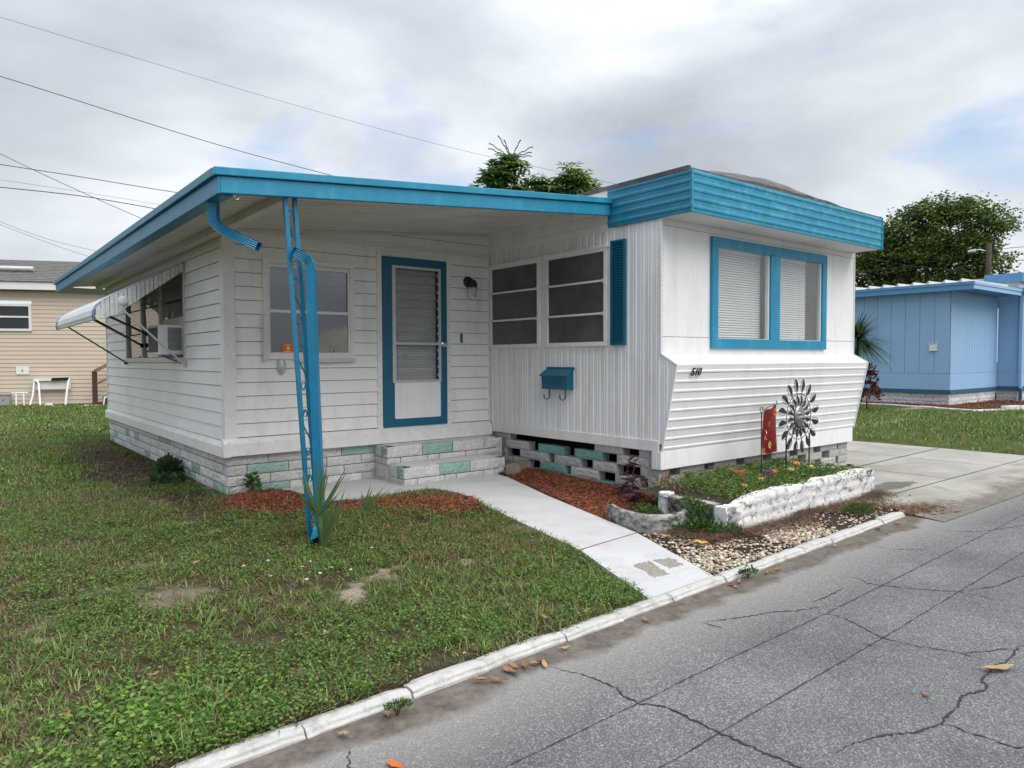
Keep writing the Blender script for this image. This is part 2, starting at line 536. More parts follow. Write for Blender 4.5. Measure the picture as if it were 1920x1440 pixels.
def npmesh(name, V, Q=None, T=None, C=None, m='leaf', parent=None, origin=None, sm=False):
    og = np.array(ORG[root(parent).name]) if parent is not None else np.array(origin or (0, 0, 0), float)
    V = np.asarray(V, float) - og
    me = D.meshes.new(name)
    nq = 0 if Q is None else len(Q)
    ntr = 0 if T is None else len(T)
    idx = np.concatenate([a.ravel() for a in (Q, T) if a is not None]).astype(np.int32)
    tot = np.concatenate([np.full(nq, 4), np.full(ntr, 3)]).astype(np.int32)
    st = np.concatenate([[0], np.cumsum(tot)[:-1]]).astype(np.int32)
    me.vertices.add(len(V)); me.vertices.foreach_set('co', V.ravel())
    me.loops.add(len(idx)); me.loops.foreach_set('vertex_index', idx)
    me.polygons.add(len(tot)); me.polygons.foreach_set('loop_start', st); me.polygons.foreach_set('loop_total', tot)
    me.update(calc_edges=True)
    if C is not None:
        ca = me.color_attributes.new('Col', 'FLOAT_COLOR', 'POINT')
        ca.data.foreach_set('color', np.concatenate([C, np.ones((len(C), 1))], 1).astype(np.float32).ravel())
    me.materials.append(MATS[m])
    if sm:
        for p in me.polygons:
            p.use_smooth = True
    o = D.objects.new(name, me)
    if parent is None:
        o.location = og
        ORG[o.name] = tuple(og)
    link(o, parent)
    return o

def tag(o, label=None, cat=None, group=None, kind=None):
    if label: o['label'] = label
    if cat: o['category'] = cat
    if group: o['group'] = group
    if kind: o['kind'] = kind
    return o

def thing(name, label, cat, loc, group=None):
    o = D.objects.new(name, None)
    o.empty_display_size = .1
    o.location = loc
    COL.objects.link(o)
    ORG[o.name] = tuple(loc)
    return tag(o, label, cat, group)

def struct(o, label, cat=None):
    return tag(o, label, cat or o.name.split('.')[0].replace('_', ' '), None, 'structure')

# ------------------------------------------------------------------ numeric noise and masks
_T = [np.random.RandomState(s).rand(64, 64) for s in range(8)]

def vn(x, y, s=0):
    t = _T[s % 8]
    xi, yi = np.floor(x).astype(int), np.floor(y).astype(int)
    fx, fy = x - xi, y - yi
    fx = fx * fx * (3 - 2 * fx); fy = fy * fy * (3 - 2 * fy)
    a, b = t[xi % 64, yi % 64], t[(xi + 1) % 64, yi % 64]
    c, d = t[xi % 64, (yi + 1) % 64], t[(xi + 1) % 64, (yi + 1) % 64]
    return (a * (1 - fx) + b * fx) * (1 - fy) + (c * (1 - fx) + d * fx) * fy

def fbm(x, y, s=0, o=4):
    r, a, n = 0, .5, 0
    for k in range(o):
        r = r + a * vn(x * 2 ** k + 7.3 * k, y * 2 ** k + 3.1 * k, s + k)
        n += a
        a *= .5
    return r / n

def inpoly(x, y, poly):
    r = np.zeros(x.shape, bool)
    n = len(poly)
    for i in range(n):
        x0, y0 = poly[i]; x1, y1 = poly[(i + 1) % n]
        c = ((y0 > y) != (y1 > y))
        with np.errstate(divide='ignore', invalid='ignore'):
            c &= x < (x1 - x0) * (y - y0) / (y1 - y0 + 1e-12) + x0
        r ^= c
    return r

def blob(x, y, cx, cy, rx, ry, rot=0.):
    c, s = math.cos(rot), math.sin(rot)
    u, v = (x - cx) * c + (y - cy) * s, -(x - cx) * s + (y - cy) * c
    return 1 - np.sqrt((u / rx) ** 2 + (v / ry) ** 2)

def ykerb(x):
    return 2.675 + .0405 * x           # back edge of the kerb

XL, YF, XI, YT = 2.22, 7.433, 5.55, 4.603        # addition left wall, door wall, trailer side, trailer front
WALK = [(3.27, 2.80), (3.66, 3.79), (4.12, 6.08), (4.02, 6.45), (5.10, 6.52), (4.76, 5.4), (4.38, 3.87), (3.95, 2.83)]
SLAB = [(2.68, 7.43), (2.78, 6.36), (4.05, 6.42), (5.15, 6.50), (5.32, 7.43)]
MULR = [(5.12, 6.56), (5.50, 6.72), (5.50, 4.66), (5.06, 4.30), (4.62, 4.36), (4.46, 4.30), (4.80, 5.45)]
GRAV = [(4.42, 4.2), (3.99, 2.86), (7.12, 2.98), (7.75, 3.62), (4.97, 3.60), (4.95, 4.2)]
PLANT = [(4.97, 3.43), (7.77, 3.53), (7.73, 4.05), (7.3, 4.5), (5.2, 4.5), (5.05, 4.2)]
DRIVE = [(7.2, 2.97), (7.82, 3.5), (7.8, 4.6), (9.6, 4.62), (9.6, 30), (12.35, 30), (12.45, 2.9)]
HOUSE = [(2.15, 7.36), (5.5, 7.36), (5.5, 4.6), (9.5, 4.6), (9.5, 15.2), (2.15, 14.1)]

def gz(x, y):
    """height of the yard: a gentle rise from the kerb to the house, mulch mounded at the skirting"""
    t = np.clip((y - 3.2) / 3.6, 0, 1)
    h = .075 * t * t * (3 - 2 * t)
    h = h + .045 * np.clip(blob(x, y, 2.5, 6.75, .75, .85), 0, 1) * (x < 3.3)
    h = h + .05 * np.clip(blob(x, y, 3.5, 5.75, .8, .6), 0, 1)
    h = h + .06 * np.clip((x - 5.05) / .45, 0, 1) * ((y > 4.5) & (y < 6.9) & (x < 5.6))
    return h + .012 * (fbm(x * 2.3, y * 2.3, 2, 3) - .5)

def masks(x, y):
    n = fbm(x * 3.1, y * 3.1, 1, 4) - .5
    n2 = fbm(x * 9, y * 9, 4, 3) - .5
    e = n * .9 + n2 * .5
    ml = np.maximum(blob(x, y, 2.52, 6.75, .52, .72), blob(x, y, 2.62, 6.45, .55, .42))
    ml = np.maximum(ml, blob(x, y, 3.62, 5.72, .72, .36, -.3) - .05)
    ml = np.maximum(ml, blob(x, y, 3.05, 6.1, .45, .3) - .1)
    mul = np.clip((ml + e * .55) * 7, 0, 1)
    mr = inpoly(x + n * .12, y + n2 * .1, MULR)
    mul = np.maximum(mul, mr.astype(float))
    sd = np.full(x.shape, -9.)
    for (cx, cy), r in zip(SANDP, SANDR):
        sd = np.maximum(sd, blob(x, y, cx, cy, r * 1.35, r * .8, .4) - (0 if r > .14 else .35))
    er = (fbm(x * 13, y * 13, 6, 3) - .5) * 2.2 + n * 1.6
    sand = np.clip((sd - .10 + er) * 2.2, 0, 1) * (sd > -.9) * (1 - mul)
    sand = np.maximum(sand, .7 * np.clip((fbm(x * 1.3 + 5, y * 1.3, 3, 4) - .66) * 14, 0, 1) * (1 - mul) * (y < 9))
    so = np.maximum(blob(x, y, 1.75, 10.3, .5, 2.6), blob(x, y, 1.9, 7.9, .3, .9))
    so = np.maximum(so, blob(x, y, 3.5, 5.35, .9, .4, -.3) - .15)
    soil = np.clip((so + e * .9) * 4, 0, 1)
    soil = np.maximum(soil, inpoly(x, y, GRAV) * .95)
    ke = (y - ykerb(x)) / .16
    soil = np.maximum(soil, np.clip(1.1 - ke + e, 0, 1) * (y > ykerb(x) - .05) * .9)
    return mul, sand, soil

SANDP = [(2.388, 4.3), (1.871, 3.962), (1.76, 7.552), (1.574, 6.408), (1.652, 5.991), (1.223, 5.282), (2.876, 4.104),
         (2.543, 3.354), (2.307, 3.486), (.964, 7.728), (1.763, 6.014), (2.304, 3.944), (2.028, 6.161), (.316, 4.325), (.726, 4.177)]
SANDR = [.23, .15, .17, .10, .10, .10, .13, .12, .09, .12, .10, .10, .10, .07, .09]

# ------------------------------------------------------------------ ground, road, kerb, paths
def axis(fine, a, b, lo, hi, g=1.13):
    c = list(np.arange(a, b, fine))
    st, x = fine, b
    while x < hi:
        c.append(x); st = min(st * g, 25); x += st
    c.append(hi)
    st, x, l = fine, a - fine, []
    while x > lo:
        l.append(x); st = min(st * g, 25); x -= st
    l.append(lo)
    return np.array(l[::-1] + c)

def build_ground():
    xs = axis(.04, -.6, 5.7, -160, 260)
    ys = axis(.04, 2.6, 8.2, -160, 260)
    X, Y = np.meshgrid(xs, ys, indexing='ij')
    Z = gz(X, Y)
    mul, sand, soil = masks(X, Y)
    low = (Y < ykerb(X) + .02)
    low |= (X > 7.15) & (X < 12.6) & (Y < 3.45)
    low |= inpoly(X, Y, [(9.65, 3.3), (12.3, 3.3), (12.3, 29.9), (9.65, 29.9)]) | inpoly(X, Y, [(7.9, 3.3), (9.7, 3.3), (9.7, 4.4), (7.9, 4.4)])
    low |= inpoly(X, Y, [(3.36, 2.86), (3.72, 3.79), (4.18, 6.1), (5.02, 6.42), (4.70, 5.4), (4.32, 3.87), (3.9, 2.86)])
    low |= inpoly(X, Y, [(2.78, 7.6), (2.86, 6.44), (4.05, 6.5), (5.1, 6.58), (5.3, 7.6)])
    Z = np.where(low, Z - .12, Z)
    nx, ny = X.shape
    V = np.stack([X.ravel(), Y.ravel(), Z.ravel()], 1)
    i = np.arange(nx * ny).reshape(nx, ny)
    Q = np.stack([i[:-1, :-1].ravel(), i[1:, :-1].ravel(), i[1:, 1:].ravel(), i[:-1, 1:].ravel()], 1)
    C = np.stack([mul.ravel(), sand.ravel(), soil.ravel()], 1)
    o = npmesh('ground', V, Q, None, C, 'ground', sm=True)
    struct(o, 'yard ground of thatch, bare sand, dark soil and red mulch bed', 'ground')
build_ground()

def sheet(name, poly, zf, m, label, thick=.10, sub=None):
    mb = MB()
    n = len(poly)
    top = [(x, y, zf(x, y)) for x, y in poly]
    bot = [(x, y, zf(x, y) - thick) for x, y in poly]
    mb.add(top + bot, [tuple(range(n))] + [(i, i + n, (i + 1) % n + n, (i + 1) % n) for i in range(n)])
    o = obj(name, mb, m)
    return struct(o, label)

# road
def build_road():
    xs = np.concatenate([np.arange(-150, -4, 6), np.arange(-4, 16, .25), np.arange(16, 260, 6)])
    mb = MB()
    zs = -.03
    for a, b in zip(xs[:-1], xs[1:]):
        mb.quad((a, -3.3 + .0405 * a, zs), (b, -3.3 + .0405 * b, zs), (b, ykerb(b) - .055, zs), (a, ykerb(a) - .055, zs))
    r = obj('road', mb, 'road')
    struct(r, 'grey cracked asphalt road with pale aggregate and silt along the kerb')
    ORG[r.name] = (0, 0, 0)
    CR = {'c1': [(2.244, 2.538), (2.311, 2.35), (2.33, 2.182), (2.292, 2.115), (2.3, 2.015), (2.362, 1.935), (2.359, 1.781), (2.363, 1.656), (2.368, 1.551), (2.373, 1.452), (2.385, 1.331), (2.38, 1.21), (2.42, 1.0), (2.39, .6)],
          's1': [(-2, 1.93), (1.436, 1.991), (1.554, 2.0), (2.456, 2.027), (2.618, 2.038), (3.972, 2.064), (5.05, 2.106), (7.927, 2.217), (14, 2.44)],
          's2': [(-2, 1.59), (1.832, 1.652), (2.119, 1.648), (2.392, 1.659), (3.831, 1.691), (5.488, 1.749), (6.398, 1.784), (14, 2.06)],
          'c2': [(3.255, 2.462), (3.302, 2.424), (3.56, 2.321), (3.748, 2.268), (3.893, 2.185), (4.063, 2.128)],
          'c2b': [(3.924, 2.103), (3.978, 2.004), (3.955, 1.916), (3.846, 1.706), (3.846, 1.679), (3.873, 1.531), (3.946, 1.361), (3.946, 1.255)],
          'c3': [(4.4, 1.1), (4.275, 1.206), (4.069, 1.18), (3.83, 1.195), (3.698, 1.179), (3.603, 1.133), (3.453, 1.177), (3.329, 1.154), (3.19, 1.15), (3.117, 1.137), (2.976, 1.172), (2.874, 1.229), (2.702, 1.292), (2.578, 1.296)],
          'c4': [(3.134, 1.13), (3.128, 1.054), (3.144, .986), (3.14, .905), (3.202, .8)],
          'c5': [(4.751, 2.349), (4.768, 2.26), (4.718, 2.183), (4.729, 2.102), (4.836, 1.918), (4.989, 1.727), (4.996, 1.553)],
          'c12': [(3.94, 1.36), (4.05, 1.30), (4.22, 1.22)], 'c13': [(3.30, 2.42), (3.29, 2.36), (3.31, 2.31)], 'c14': [(4.99, 1.73), (5.3, 1.62), (5.6, 1.6), (6.1, 1.5)],
          'c6': [(4.084, 2.207), (4.314, 2.209), (4.507, 2.227)], 'c7': [(1.084, 2.3), (1.141, 2.42), (1.175, 2.47)],
          'c8': [(5.727, 2.43), (5.822, 2.333), (5.934, 2.262)], 'c9': [(6.648, 2.453), (6.729, 2.338), (6.869, 2.224), (7.421, 2.073)],
          'c10': [(5.712, 2.606), (5.696, 2.496)]}
    rr = random.Random(3)
    for k, pts in CR.items():
        seam = k[0] == 's'
        base = .0075 if seam else {'c1': .013, 'c3': .012}.get(k, .009)
        P = [Vector((x, y, 0)) for x, y in pts]
        fine = []
        for a, b in zip(P[:-1], P[1:]):
            n = max(2, int((b - a).length / (.03 if seam else .014)))
            d = (b - a).normalized(); q = Vector((-d.y, d.x, 0))
            for i in range(n):
                j = (.002 if seam else .0075)
                fine.append(a.lerp(b, i / n) + q * rr.uniform(-j, j))
        fine.append(P[-1])
        mb = MB()
        L, R = [], []
        for i, p in enumerate(fine):
            d = (fine[min(i + 1, len(fine) - 1)] - fine[max(i - 1, 0)]).normalized()
            q = Vector((-d.y, d.x, 0))
            w = base * rr.uniform(.2, 1.25) * (1 if seam else min(1, .25 + 4 * min(i, len(fine) - 1 - i) / len(fine)))
            L.append((p.x + q.x * w / 2, p.y + q.y * w / 2, zs + .003)); R.append((p.x - q.x * w / 2, p.y - q.y * w / 2, zs + .003))
        n = len(L)
        mb.add(L + R, [(i, i + n, i + n + 1, i + 1) for i in range(n - 1)])
        obj('paving_seam' if seam else 'crack', mb, 'seam' if seam else 'crack', r)
build_road()

# kerb: whitewashed sections with open joints
def build_kerb():
    rr = random.Random(5)
    mb = MB()
    x = -6.
    while x < 7.02:
        L = min(rr.uniform(.42, .62), 7.05 - x)
        if L < .1: break
        jz, jy = rr.uniform(-.004, .004), rr.uniform(-.006, .006)
        n = 6
        prof = [(.05, -.12), (.045, -.006), (.002, .004), (-.016, .011), (-.046, .009), (-.058, .001), (-.062, -.012), (-.073, -.018), (-.076, -.1)]
        rings = []
        for i in range(n + 1):
            xx = x + (L - .006) * i / n
            e = .006 if i in (0, n) else 0
            rings.append([(xx, ykerb(xx) + jy + dy + rr.uniform(-.003, .003), dz + jz - e * (dz > -.03) + rr.uniform(-.002, .002)) for dy, dz in prof])
        m = len(prof)
        vs = [v for r in rings for v in r]
        fs = [(i * m + k, (i + 1) * m + k, (i + 1) * m + k + 1, i * m + k + 1) for i in range(n) for k in range(m - 1)]
        fs += [tuple(range(m)), tuple(range(n * m + m - 1, n * m - 1, -1))]
        mb.add(vs, fs)
        x += L
    # return at the driveway corner
    mb.obox((7.04, ykerb(7.04) - .03, -.035), (7.22, 3.16, -.032), .055, .085)
    k = obj('kerb', mb, 'kerb', bevel=.006)
    struct(k, 'low whitewashed concrete kerb in short sections along the road')
build_kerb()

zw = lambda x, y: .014 + .072 * min(max((y - 2.9) / 3.6, 0), 1)
def pathsheet():
    o = sheet('walkway', WALK, zw, 'walk', 'pale painted concrete walkway running from kerb to steps', .14)
    mb = MB()
    mb.add([(3.655, 3.79, zw(0, 3.79) + .003), (4.385, 3.87, zw(0, 3.87) + .003), (4.385, 3.878, zw(0, 3.878) + .003), (3.655, 3.80, zw(0, 3.8) + .003)], [(0, 1, 2, 3)])
    mb.add([(3.98, 2.90, zw(0, 2.9) + .003), (4.03, 2.83, .017), (4.038, 2.83, .017), (3.99, 2.905, zw(0, 2.9) + .003)], [(0, 1, 2, 3)])
    obj('joint', mb, 'seam', o)
    # worn patch where the aggregate shows
    mb = MB()
    rr = random.Random(4)
    for poly in ([(3.60, 3.03), (3.70, 3.30), (3.86, 3.31), (3.80, 3.16), (3.74, 3.03)], [(3.84, 3.10), (3.90, 3.31), (4.05, 3.26), (3.99, 3.10)]):
        pts = []
        for i in range(len(poly)):
            a, b = poly[i], poly[(i + 1) % len(poly)]
            for t in np.linspace(0, 1, 9)[:-1]:
                pts.append((a[0] + (b[0] - a[0]) * t + rr.uniform(-.014, .014), a[1] + (b[1] - a[1]) * t + rr.uniform(-.014, .014)))
        mb.quad(*[(x, y, zw(x, y) + .002) for x, y in pts])
    obj('worn_patch', mb, 'agg', o)
    o = sheet('landing_slab', SLAB, lambda x, y: .0815 + 0 * x, 'walk', 'pale concrete slab at the foot of the steps beside the red mulch', .12)
pathsheet()

def drive():
    mb = MB()
    z = .008
    pts = [(7.80, 3.35), (7.82, 4.62), (9.60, 4.62), (9.60, 30), (12.35, 30), (12.42, 3.35)]
    mb.quad(*[(x, y, z) for x, y in pts])
    mb.quad((7.80, 3.35, z), (12.42, 3.35, z), (12.6, 2.55, -.024), (7.0, 2.56, -.024))
    mb.quad((7.1, 3.02, -.012), (7.80, 3.5, .004), (7.80, 3.35, z - .001), (7.0, 2.56, -.025))
    o = obj('driveway', mb, 'drive')
    struct(o, 'weathered concrete driveway with dark joints beside the trailer')
    ORG[o.name] = (0, 0, 0)
    mb = MB()
    for a, b, w in (((9.35, 3.35), (9.35, 30), .012), ((10.9, 3.35), (10.9, 30), .01), ((7.85, 4.45), (12.35, 4.62), .022), ((9.6, 8.5), (12.35, 8.6), .02), ((7.85, 3.36), (10.2, 3.36), .014), ((10.2, 3.36), (12.4, 3.36), .012)):
        d = (Vector(b) - Vector(a)).normalized(); q = Vector((-d.y, d.x)) * w / 2
        mb.quad((a[0] + q.x, a[1] + q.y, z + .003), (b[0] + q.x, b[1] + q.y, z + .003), (b[0] - q.x, b[1] - q.y, z + .003), (a[0] - q.x, a[1] - q.y, z + .003))
    obj('joint', mb, 'seam', o)
    # dark stain with a shape of its own beside the planter
drive()

# ------------------------------------------------------------------ the mobile home
H = thing('mobile_home', 'white mobile home with bright teal roof fascia and a carport-style porch roof', 'mobile home', (5.5, 7.4, .05))

def lap_wall(mb, ax, c, sgn, a0, a1, z0, ztop, step, holes=(), dep=.015, gap=.006):
    """horizontal lap siding on plane ax=c facing sgn; ztop is a function of the run coordinate"""
    def P(u, off, z):
        return (c + sgn * off, u, z) if ax == 'x' else (u, c + sgn * off, z)
    zmax = max(ztop(a0), ztop(a1))
    z = z0
    flip = (ax == 'y' and sgn < 0) or (ax == 'x' and sgn > 0)
    while z < zmax:
        z1 = z + step
        cuts = sorted({z, z1} | {h[k] for h in holes for k in (2, 3) if z < h[k] < z1})
        for b0, b1 in zip(cuts[:-1], cuts[1:]):
            spans = [(a0, a1)]
            for h in holes:
                if h[2] < (b0 + b1) / 2 < h[3]:
                    ns = []
                    for s in spans:
                        if h[0] > s[0]: ns.append((s[0], min(s[1], h[0])))
                        if h[1] < s[1]: ns.append((max(s[0], h[1]), s[1]))
                    spans = [s for s in ns if s[1] - s[0] > 1e-4]
            o0 = dep * (1 - (b0 - z) / step) + .001
            o1 = dep * (1 - (b1 - z) / step) + .001
            if b0 == z: b0g = z + gap
            else: b0g = b0
            for s0, s1 in spans:
                nseg = max(1, int((s1 - s0) / .5))
                for k in range(nseg):
                    u0, u1 = s0 + (s1 - s0) * k / nseg, s0 + (s1 - s0) * (k + 1) / nseg
                    ta, tb = min(b1, ztop(u0)), min(b1, ztop(u1))
                    if ta <= b0 and tb <= b0: continue
                    ta, tb = max(ta, b0), max(tb, b0)
                    if min(ta, tb) > b0g:
                        q = [P(u0, o0, b0g), P(u1, o0, b0g), P(u1, o1, tb), P(u0, o1, ta)]
                        mb.quad(*(q if flip else q[::-1]))
                    if b0 == z:
                        q = [P(u0, -.006, b0g), P(u1, -.006, b0g), P(u1, o0, b0g), P(u0, o0, b0g)]
                        mb.quad(*(q if flip else q[::-1]))
                        mb.cur = 1  # back of the lap gap, its shadow line and dirt put into the colour
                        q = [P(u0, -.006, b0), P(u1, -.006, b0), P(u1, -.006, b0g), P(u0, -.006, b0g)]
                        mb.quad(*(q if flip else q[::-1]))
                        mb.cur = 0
                        q = [P(u0, .001, b0), P(u1, .001, b0), P(u1, -.006, b0), P(u0, -.006, b0)]
                        mb.quad(*(q if flip else q[::-1]))
        z = z1

zc = lambda x: 2.786 + .0865 * (x - 2.398)           # porch ceiling
zt = lambda x: 2.800 + .0815 * (x - 1.52)            # porch roof top

# --- addition walls
WIN = (2.66, 3.575, 1.511, 2.44)
DOOR = (3.98, 4.87, .65, 2.665)
mb = MB()
lap_wall(mb, 'y', YF, -1, XL + .1, XI - .02, .655, zc, .1405, [WIN, DOOR])
obj('wall', mb, ['siding_white', 'grime_shade'], H)
LW = (8.93, 12.25, 1.47, 2.55)
mb = MB()
lap_wall(mb, 'x', XL, -1, YF + .08, 14.0, .625, lambda y: zc(XL), .1405, [LW])
obj('wall', mb, ['siding_side', 'grime_shade'], H)
mb = MB()
mb.prism([(XL - .02, YF - .020), (XL + .10, YF - .020), (XL + .10, YF), (XL, YF), (XL, YF + .09), (XL - .02, YF + .09)], 'z', .64, 2.77)
obj('corner_trim', mb, 'trim_white', H, bevel=.003)
mb = MB()
mb.box(XL - .02, XL + .02, 13.98, 14.04, .62, 2.77)
obj('corner_trim', mb, 'trim_white', H)
mb = MB()
mb.box(XI - .035, XI - .012, YF - .018, YF, .66, 3.03)
obj('corner_trim', mb, 'trim_white', H)
mb = MB()
mb.box(XL + .02, 9.3, 13.98, 14.0, .1, 2.75)
obj('back_wall', mb, 'siding_side', H)
mb = MB()
mb.box(XL + .03, XI, YF + .55, YF + .57, .1, 2.75)
obj('inner_wall', mb, 'room', H)

# --- ledge round the addition (sloped top)
mb = MB()
mb.prism([(YF, .478), (YF - .075, .478), (YF - .075, .60), (YF - .012, .652), (YF, .652)], 'x', XL - .05, XI - .02)
obj('ledge', mb, 'ledge_white', H)
mb = MB()
mb.prism([(XL + .02, .470), (XL - .055, .470), (XL - .055, .575), (XL - .01, .622), (XL + .02, .622)], 'y', YF - .074, 14.05)
obj('ledge', mb, 'ledge_white', H)

# --- block skirting: split-face blocks, white with a few sea-green ones
def blockcol(rr, p=.14):
    if rr.random() < p:
        t = rr.uniform(.75, 1.1)
        return (.37 * t, .55 * t, .485 * t)
    t = rr.uniform(.86, 1.05)
    return (.72 * t, .71 * t, .685 * t)

def blockwall(mb, ax, c, sgn, a0, a1, z0, rows, bl, bh, rr, depth=.1, p=.14, joint=.0095, ztop=9, off=0.):
    """rows of individual blocks; each block face is a small rough grid"""
    for r in range(rows):
        za, zb = z0 + r * bh, z0 + (r + 1) * bh - joint
        if za > ztop: break
        zb = min(zb, ztop)
        u = a0 - (bl * .5 if r % 2 else bl * .02) + off
        while u < a1:
            L = bl * rr.uniform(.92, 1.08)
            s0, s1 = max(u, a0), min(u + L - joint, a1)
            u += L
            if s1 - s0 < .03: continue
            mb.col = blockcol(rr, p)
            rough_block(mb, ax, c, sgn, s0, s1, za, zb, depth, rr)
    mb.col = None

def rough_block(mb, ax, c, sgn, s0, s1, za, zb, depth, rr, amp=.006):
    nx, nz = max(2, int((s1 - s0) / .035)), 4
    def P(u, o, z):
        return (c + sgn * o, u, z) if ax == 'x' else (u, c + sgn * o, z)
    jit = rr.uniform(-.003, .003)
    vs = []
    for i in range(nx + 1):
        for j in range(nz + 1):
            edge = i in (0, nx) or j in (0, nz)
            o = jit - (.006 if edge else 0) + (0 if edge else rr.uniform(-amp, amp))
            vs.append(P(s0 + (s1 - s0) * i / nx, o, za + (zb - za) * j / nz))
    fs = []
    for i in range(nx):
        for j in range(nz):
            a = i * (nz + 1) + j
            fs.append((a, a + nz + 1, a + nz + 2, a + 1))
    n0 = len(vs)
    vs += [P(s0, -depth, za), P(s1, -depth, za), P(s1, -depth, zb), P(s0, -depth, zb)]
    A, B, Cc, Dd = 0, nx * (nz + 1), nx * (nz + 1) + nz, nz
    bot = [i * (nz + 1) for i in range(nx + 1)]
    top = [i * (nz + 1) + nz for i in range(nx + 1)]
    fs += [tuple(bot) + (n0 + 1, n0), tuple(top[::-1]) + (n0 + 3, n0 + 2)]
    fs += [tuple(range(0, nz + 1))[::-1] + (n0, n0 + 3)[::1], tuple(range(B, B + nz + 1)) + (n0 + 2, n0 + 1)]
    mb.add(vs, fs)

rr = random.Random(21)
mb = MB()
blockwall(mb, 'y', YF, -1, XL, XI - .02, -.045, 5, .43, .1055, rr, .09, .15, ztop=.476)
blockwall(mb, 'x', XL, -1, YF + .002, 14.0, -.045, 5, .34, .1055, rr, .09, .2, ztop=.468)
mb.cur = 1
mb.box(XL + .006, XI - .02, YF + .010, YF + .08, -.1, .476)
mb.box(XL + .010, XL + .08, YF + .08, 13.98, -.1, .468)
obj('skirting', mb, ['block', 'mortar'], H)

# --- trailer skirting: open pattern of blocks with gaps
mb = MB()
tops = [.525, .437, .333, .228, .125, .022]
rows = [[(7.43, 7.03), (5.54, 5.12), (4.9, 4.77)], [(7.43, 7.16), (7.14, 6.67), (6.49, 6.04), (5.86, 5.42), (5.21, 4.77)],
        [(7.43, 7.12), (6.84, 6.31), (6.2, 5.76), (5.57, 5.21), (4.88, 4.77)], [(7.43, 7.0), (6.98, 6.68), (6.46, 6.0), (5.92, 5.48), (5.23, 4.89)],
        [(7.43, 7.02), (6.9, 6.39), (6.03, 5.60), (5.59, 5.14), (4.89, 4.77)], [(7.43, 6.6), (6.5, 5.9), (5.8, 5.2), (5.1, 4.77)]]
green = {(1, 2), (1, 3), (3, 2), (4, 3)}
for r, row in enumerate(rows):
    z1 = tops[r]; z0 = (tops[r + 1] + .002) if r < 5 else -.08
    for k, (b, a) in enumerate(row):
        mb.col = (.22, .43, .39) if (r, k) in green else tuple(np.array((.58, .575, .57)) * rr.uniform(.88, 1.08))
        if (r, k) == (4, 2): mb.col = (.36, .44, .42)
        rough_block(mb, 'x', XI + .012, -1, a, b, z0, z1, .11, rr, .004)
# corner pier and front rows
for r in range(5):
    z1 = tops[r + 1] if r else .345
    z1 = [.345, .255, .16, .065][r] if r < 4 else -.02
    z0 = [.257, .162, .067, -.08][r] if r < 4 else -.09
    if r > 3: break
    mb.col = (.34, .42, .40) if r == 2 else tuple(np.array((.56, .555, .545)) * rr.uniform(.9, 1.08))
    rough_block(mb, 'x', XI + .012, -1, YT + .035, 4.765, z0, z1, .12, rr, .004)
    u = XI + .012 + (.0 if r % 2 else .0)
    first = True
    u = XI + .016
    k = 0
    while u < 9.38:
        L = rr.uniform(.37, .42) if not (first and r % 2 == 0) else .17
        first = False
        mb.col = tuple(np.array((.56, .555, .53)) * rr.uniform(.85, 1.08))
        rough_block(mb, 'y', YT + .035, -1, u, min(u + L, 9.42), z0, z1, .14, rr, .004)
        u += L + rr.uniform(.15, .2)
rough_block(mb, 'x', XI + .012, -1, YT + .035, 4.765, .347, .52, .12, rr, .004)
# end pier at the right
for r in range(4):
    z1 = [.345, .255, .16, .065][r]; z0 = [.257, .162, .067, -.08][r]
    rough_block(mb, 'y', YT + .030, -1, 9.18, 9.42, z0, z1, .16, rr, .004)
    rough_block(mb, 'x', 9.425, 1, YT + .04, 15, z0, z1, .14, rr, .004)
mb.col = None
mb.cur = 1  # near-black sheets added to stand for the dark under the trailer
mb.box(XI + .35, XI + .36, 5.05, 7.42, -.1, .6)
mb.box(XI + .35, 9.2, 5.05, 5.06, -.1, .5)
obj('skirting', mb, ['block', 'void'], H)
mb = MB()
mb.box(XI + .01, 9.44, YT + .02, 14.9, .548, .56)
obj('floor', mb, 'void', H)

# --- trailer side wall: vertical corrugation, following the kinked front profile
def side_profile_y(z):
    """front limit of the side sheet at height z"""
    if z >= 1.49: return YT
    if z >= 1.39: return YT - .188 * (1.49 - z) / .10
    return 4.415 + (4.59 - 4.415) * (1.39 - z) / (1.39 - .53)

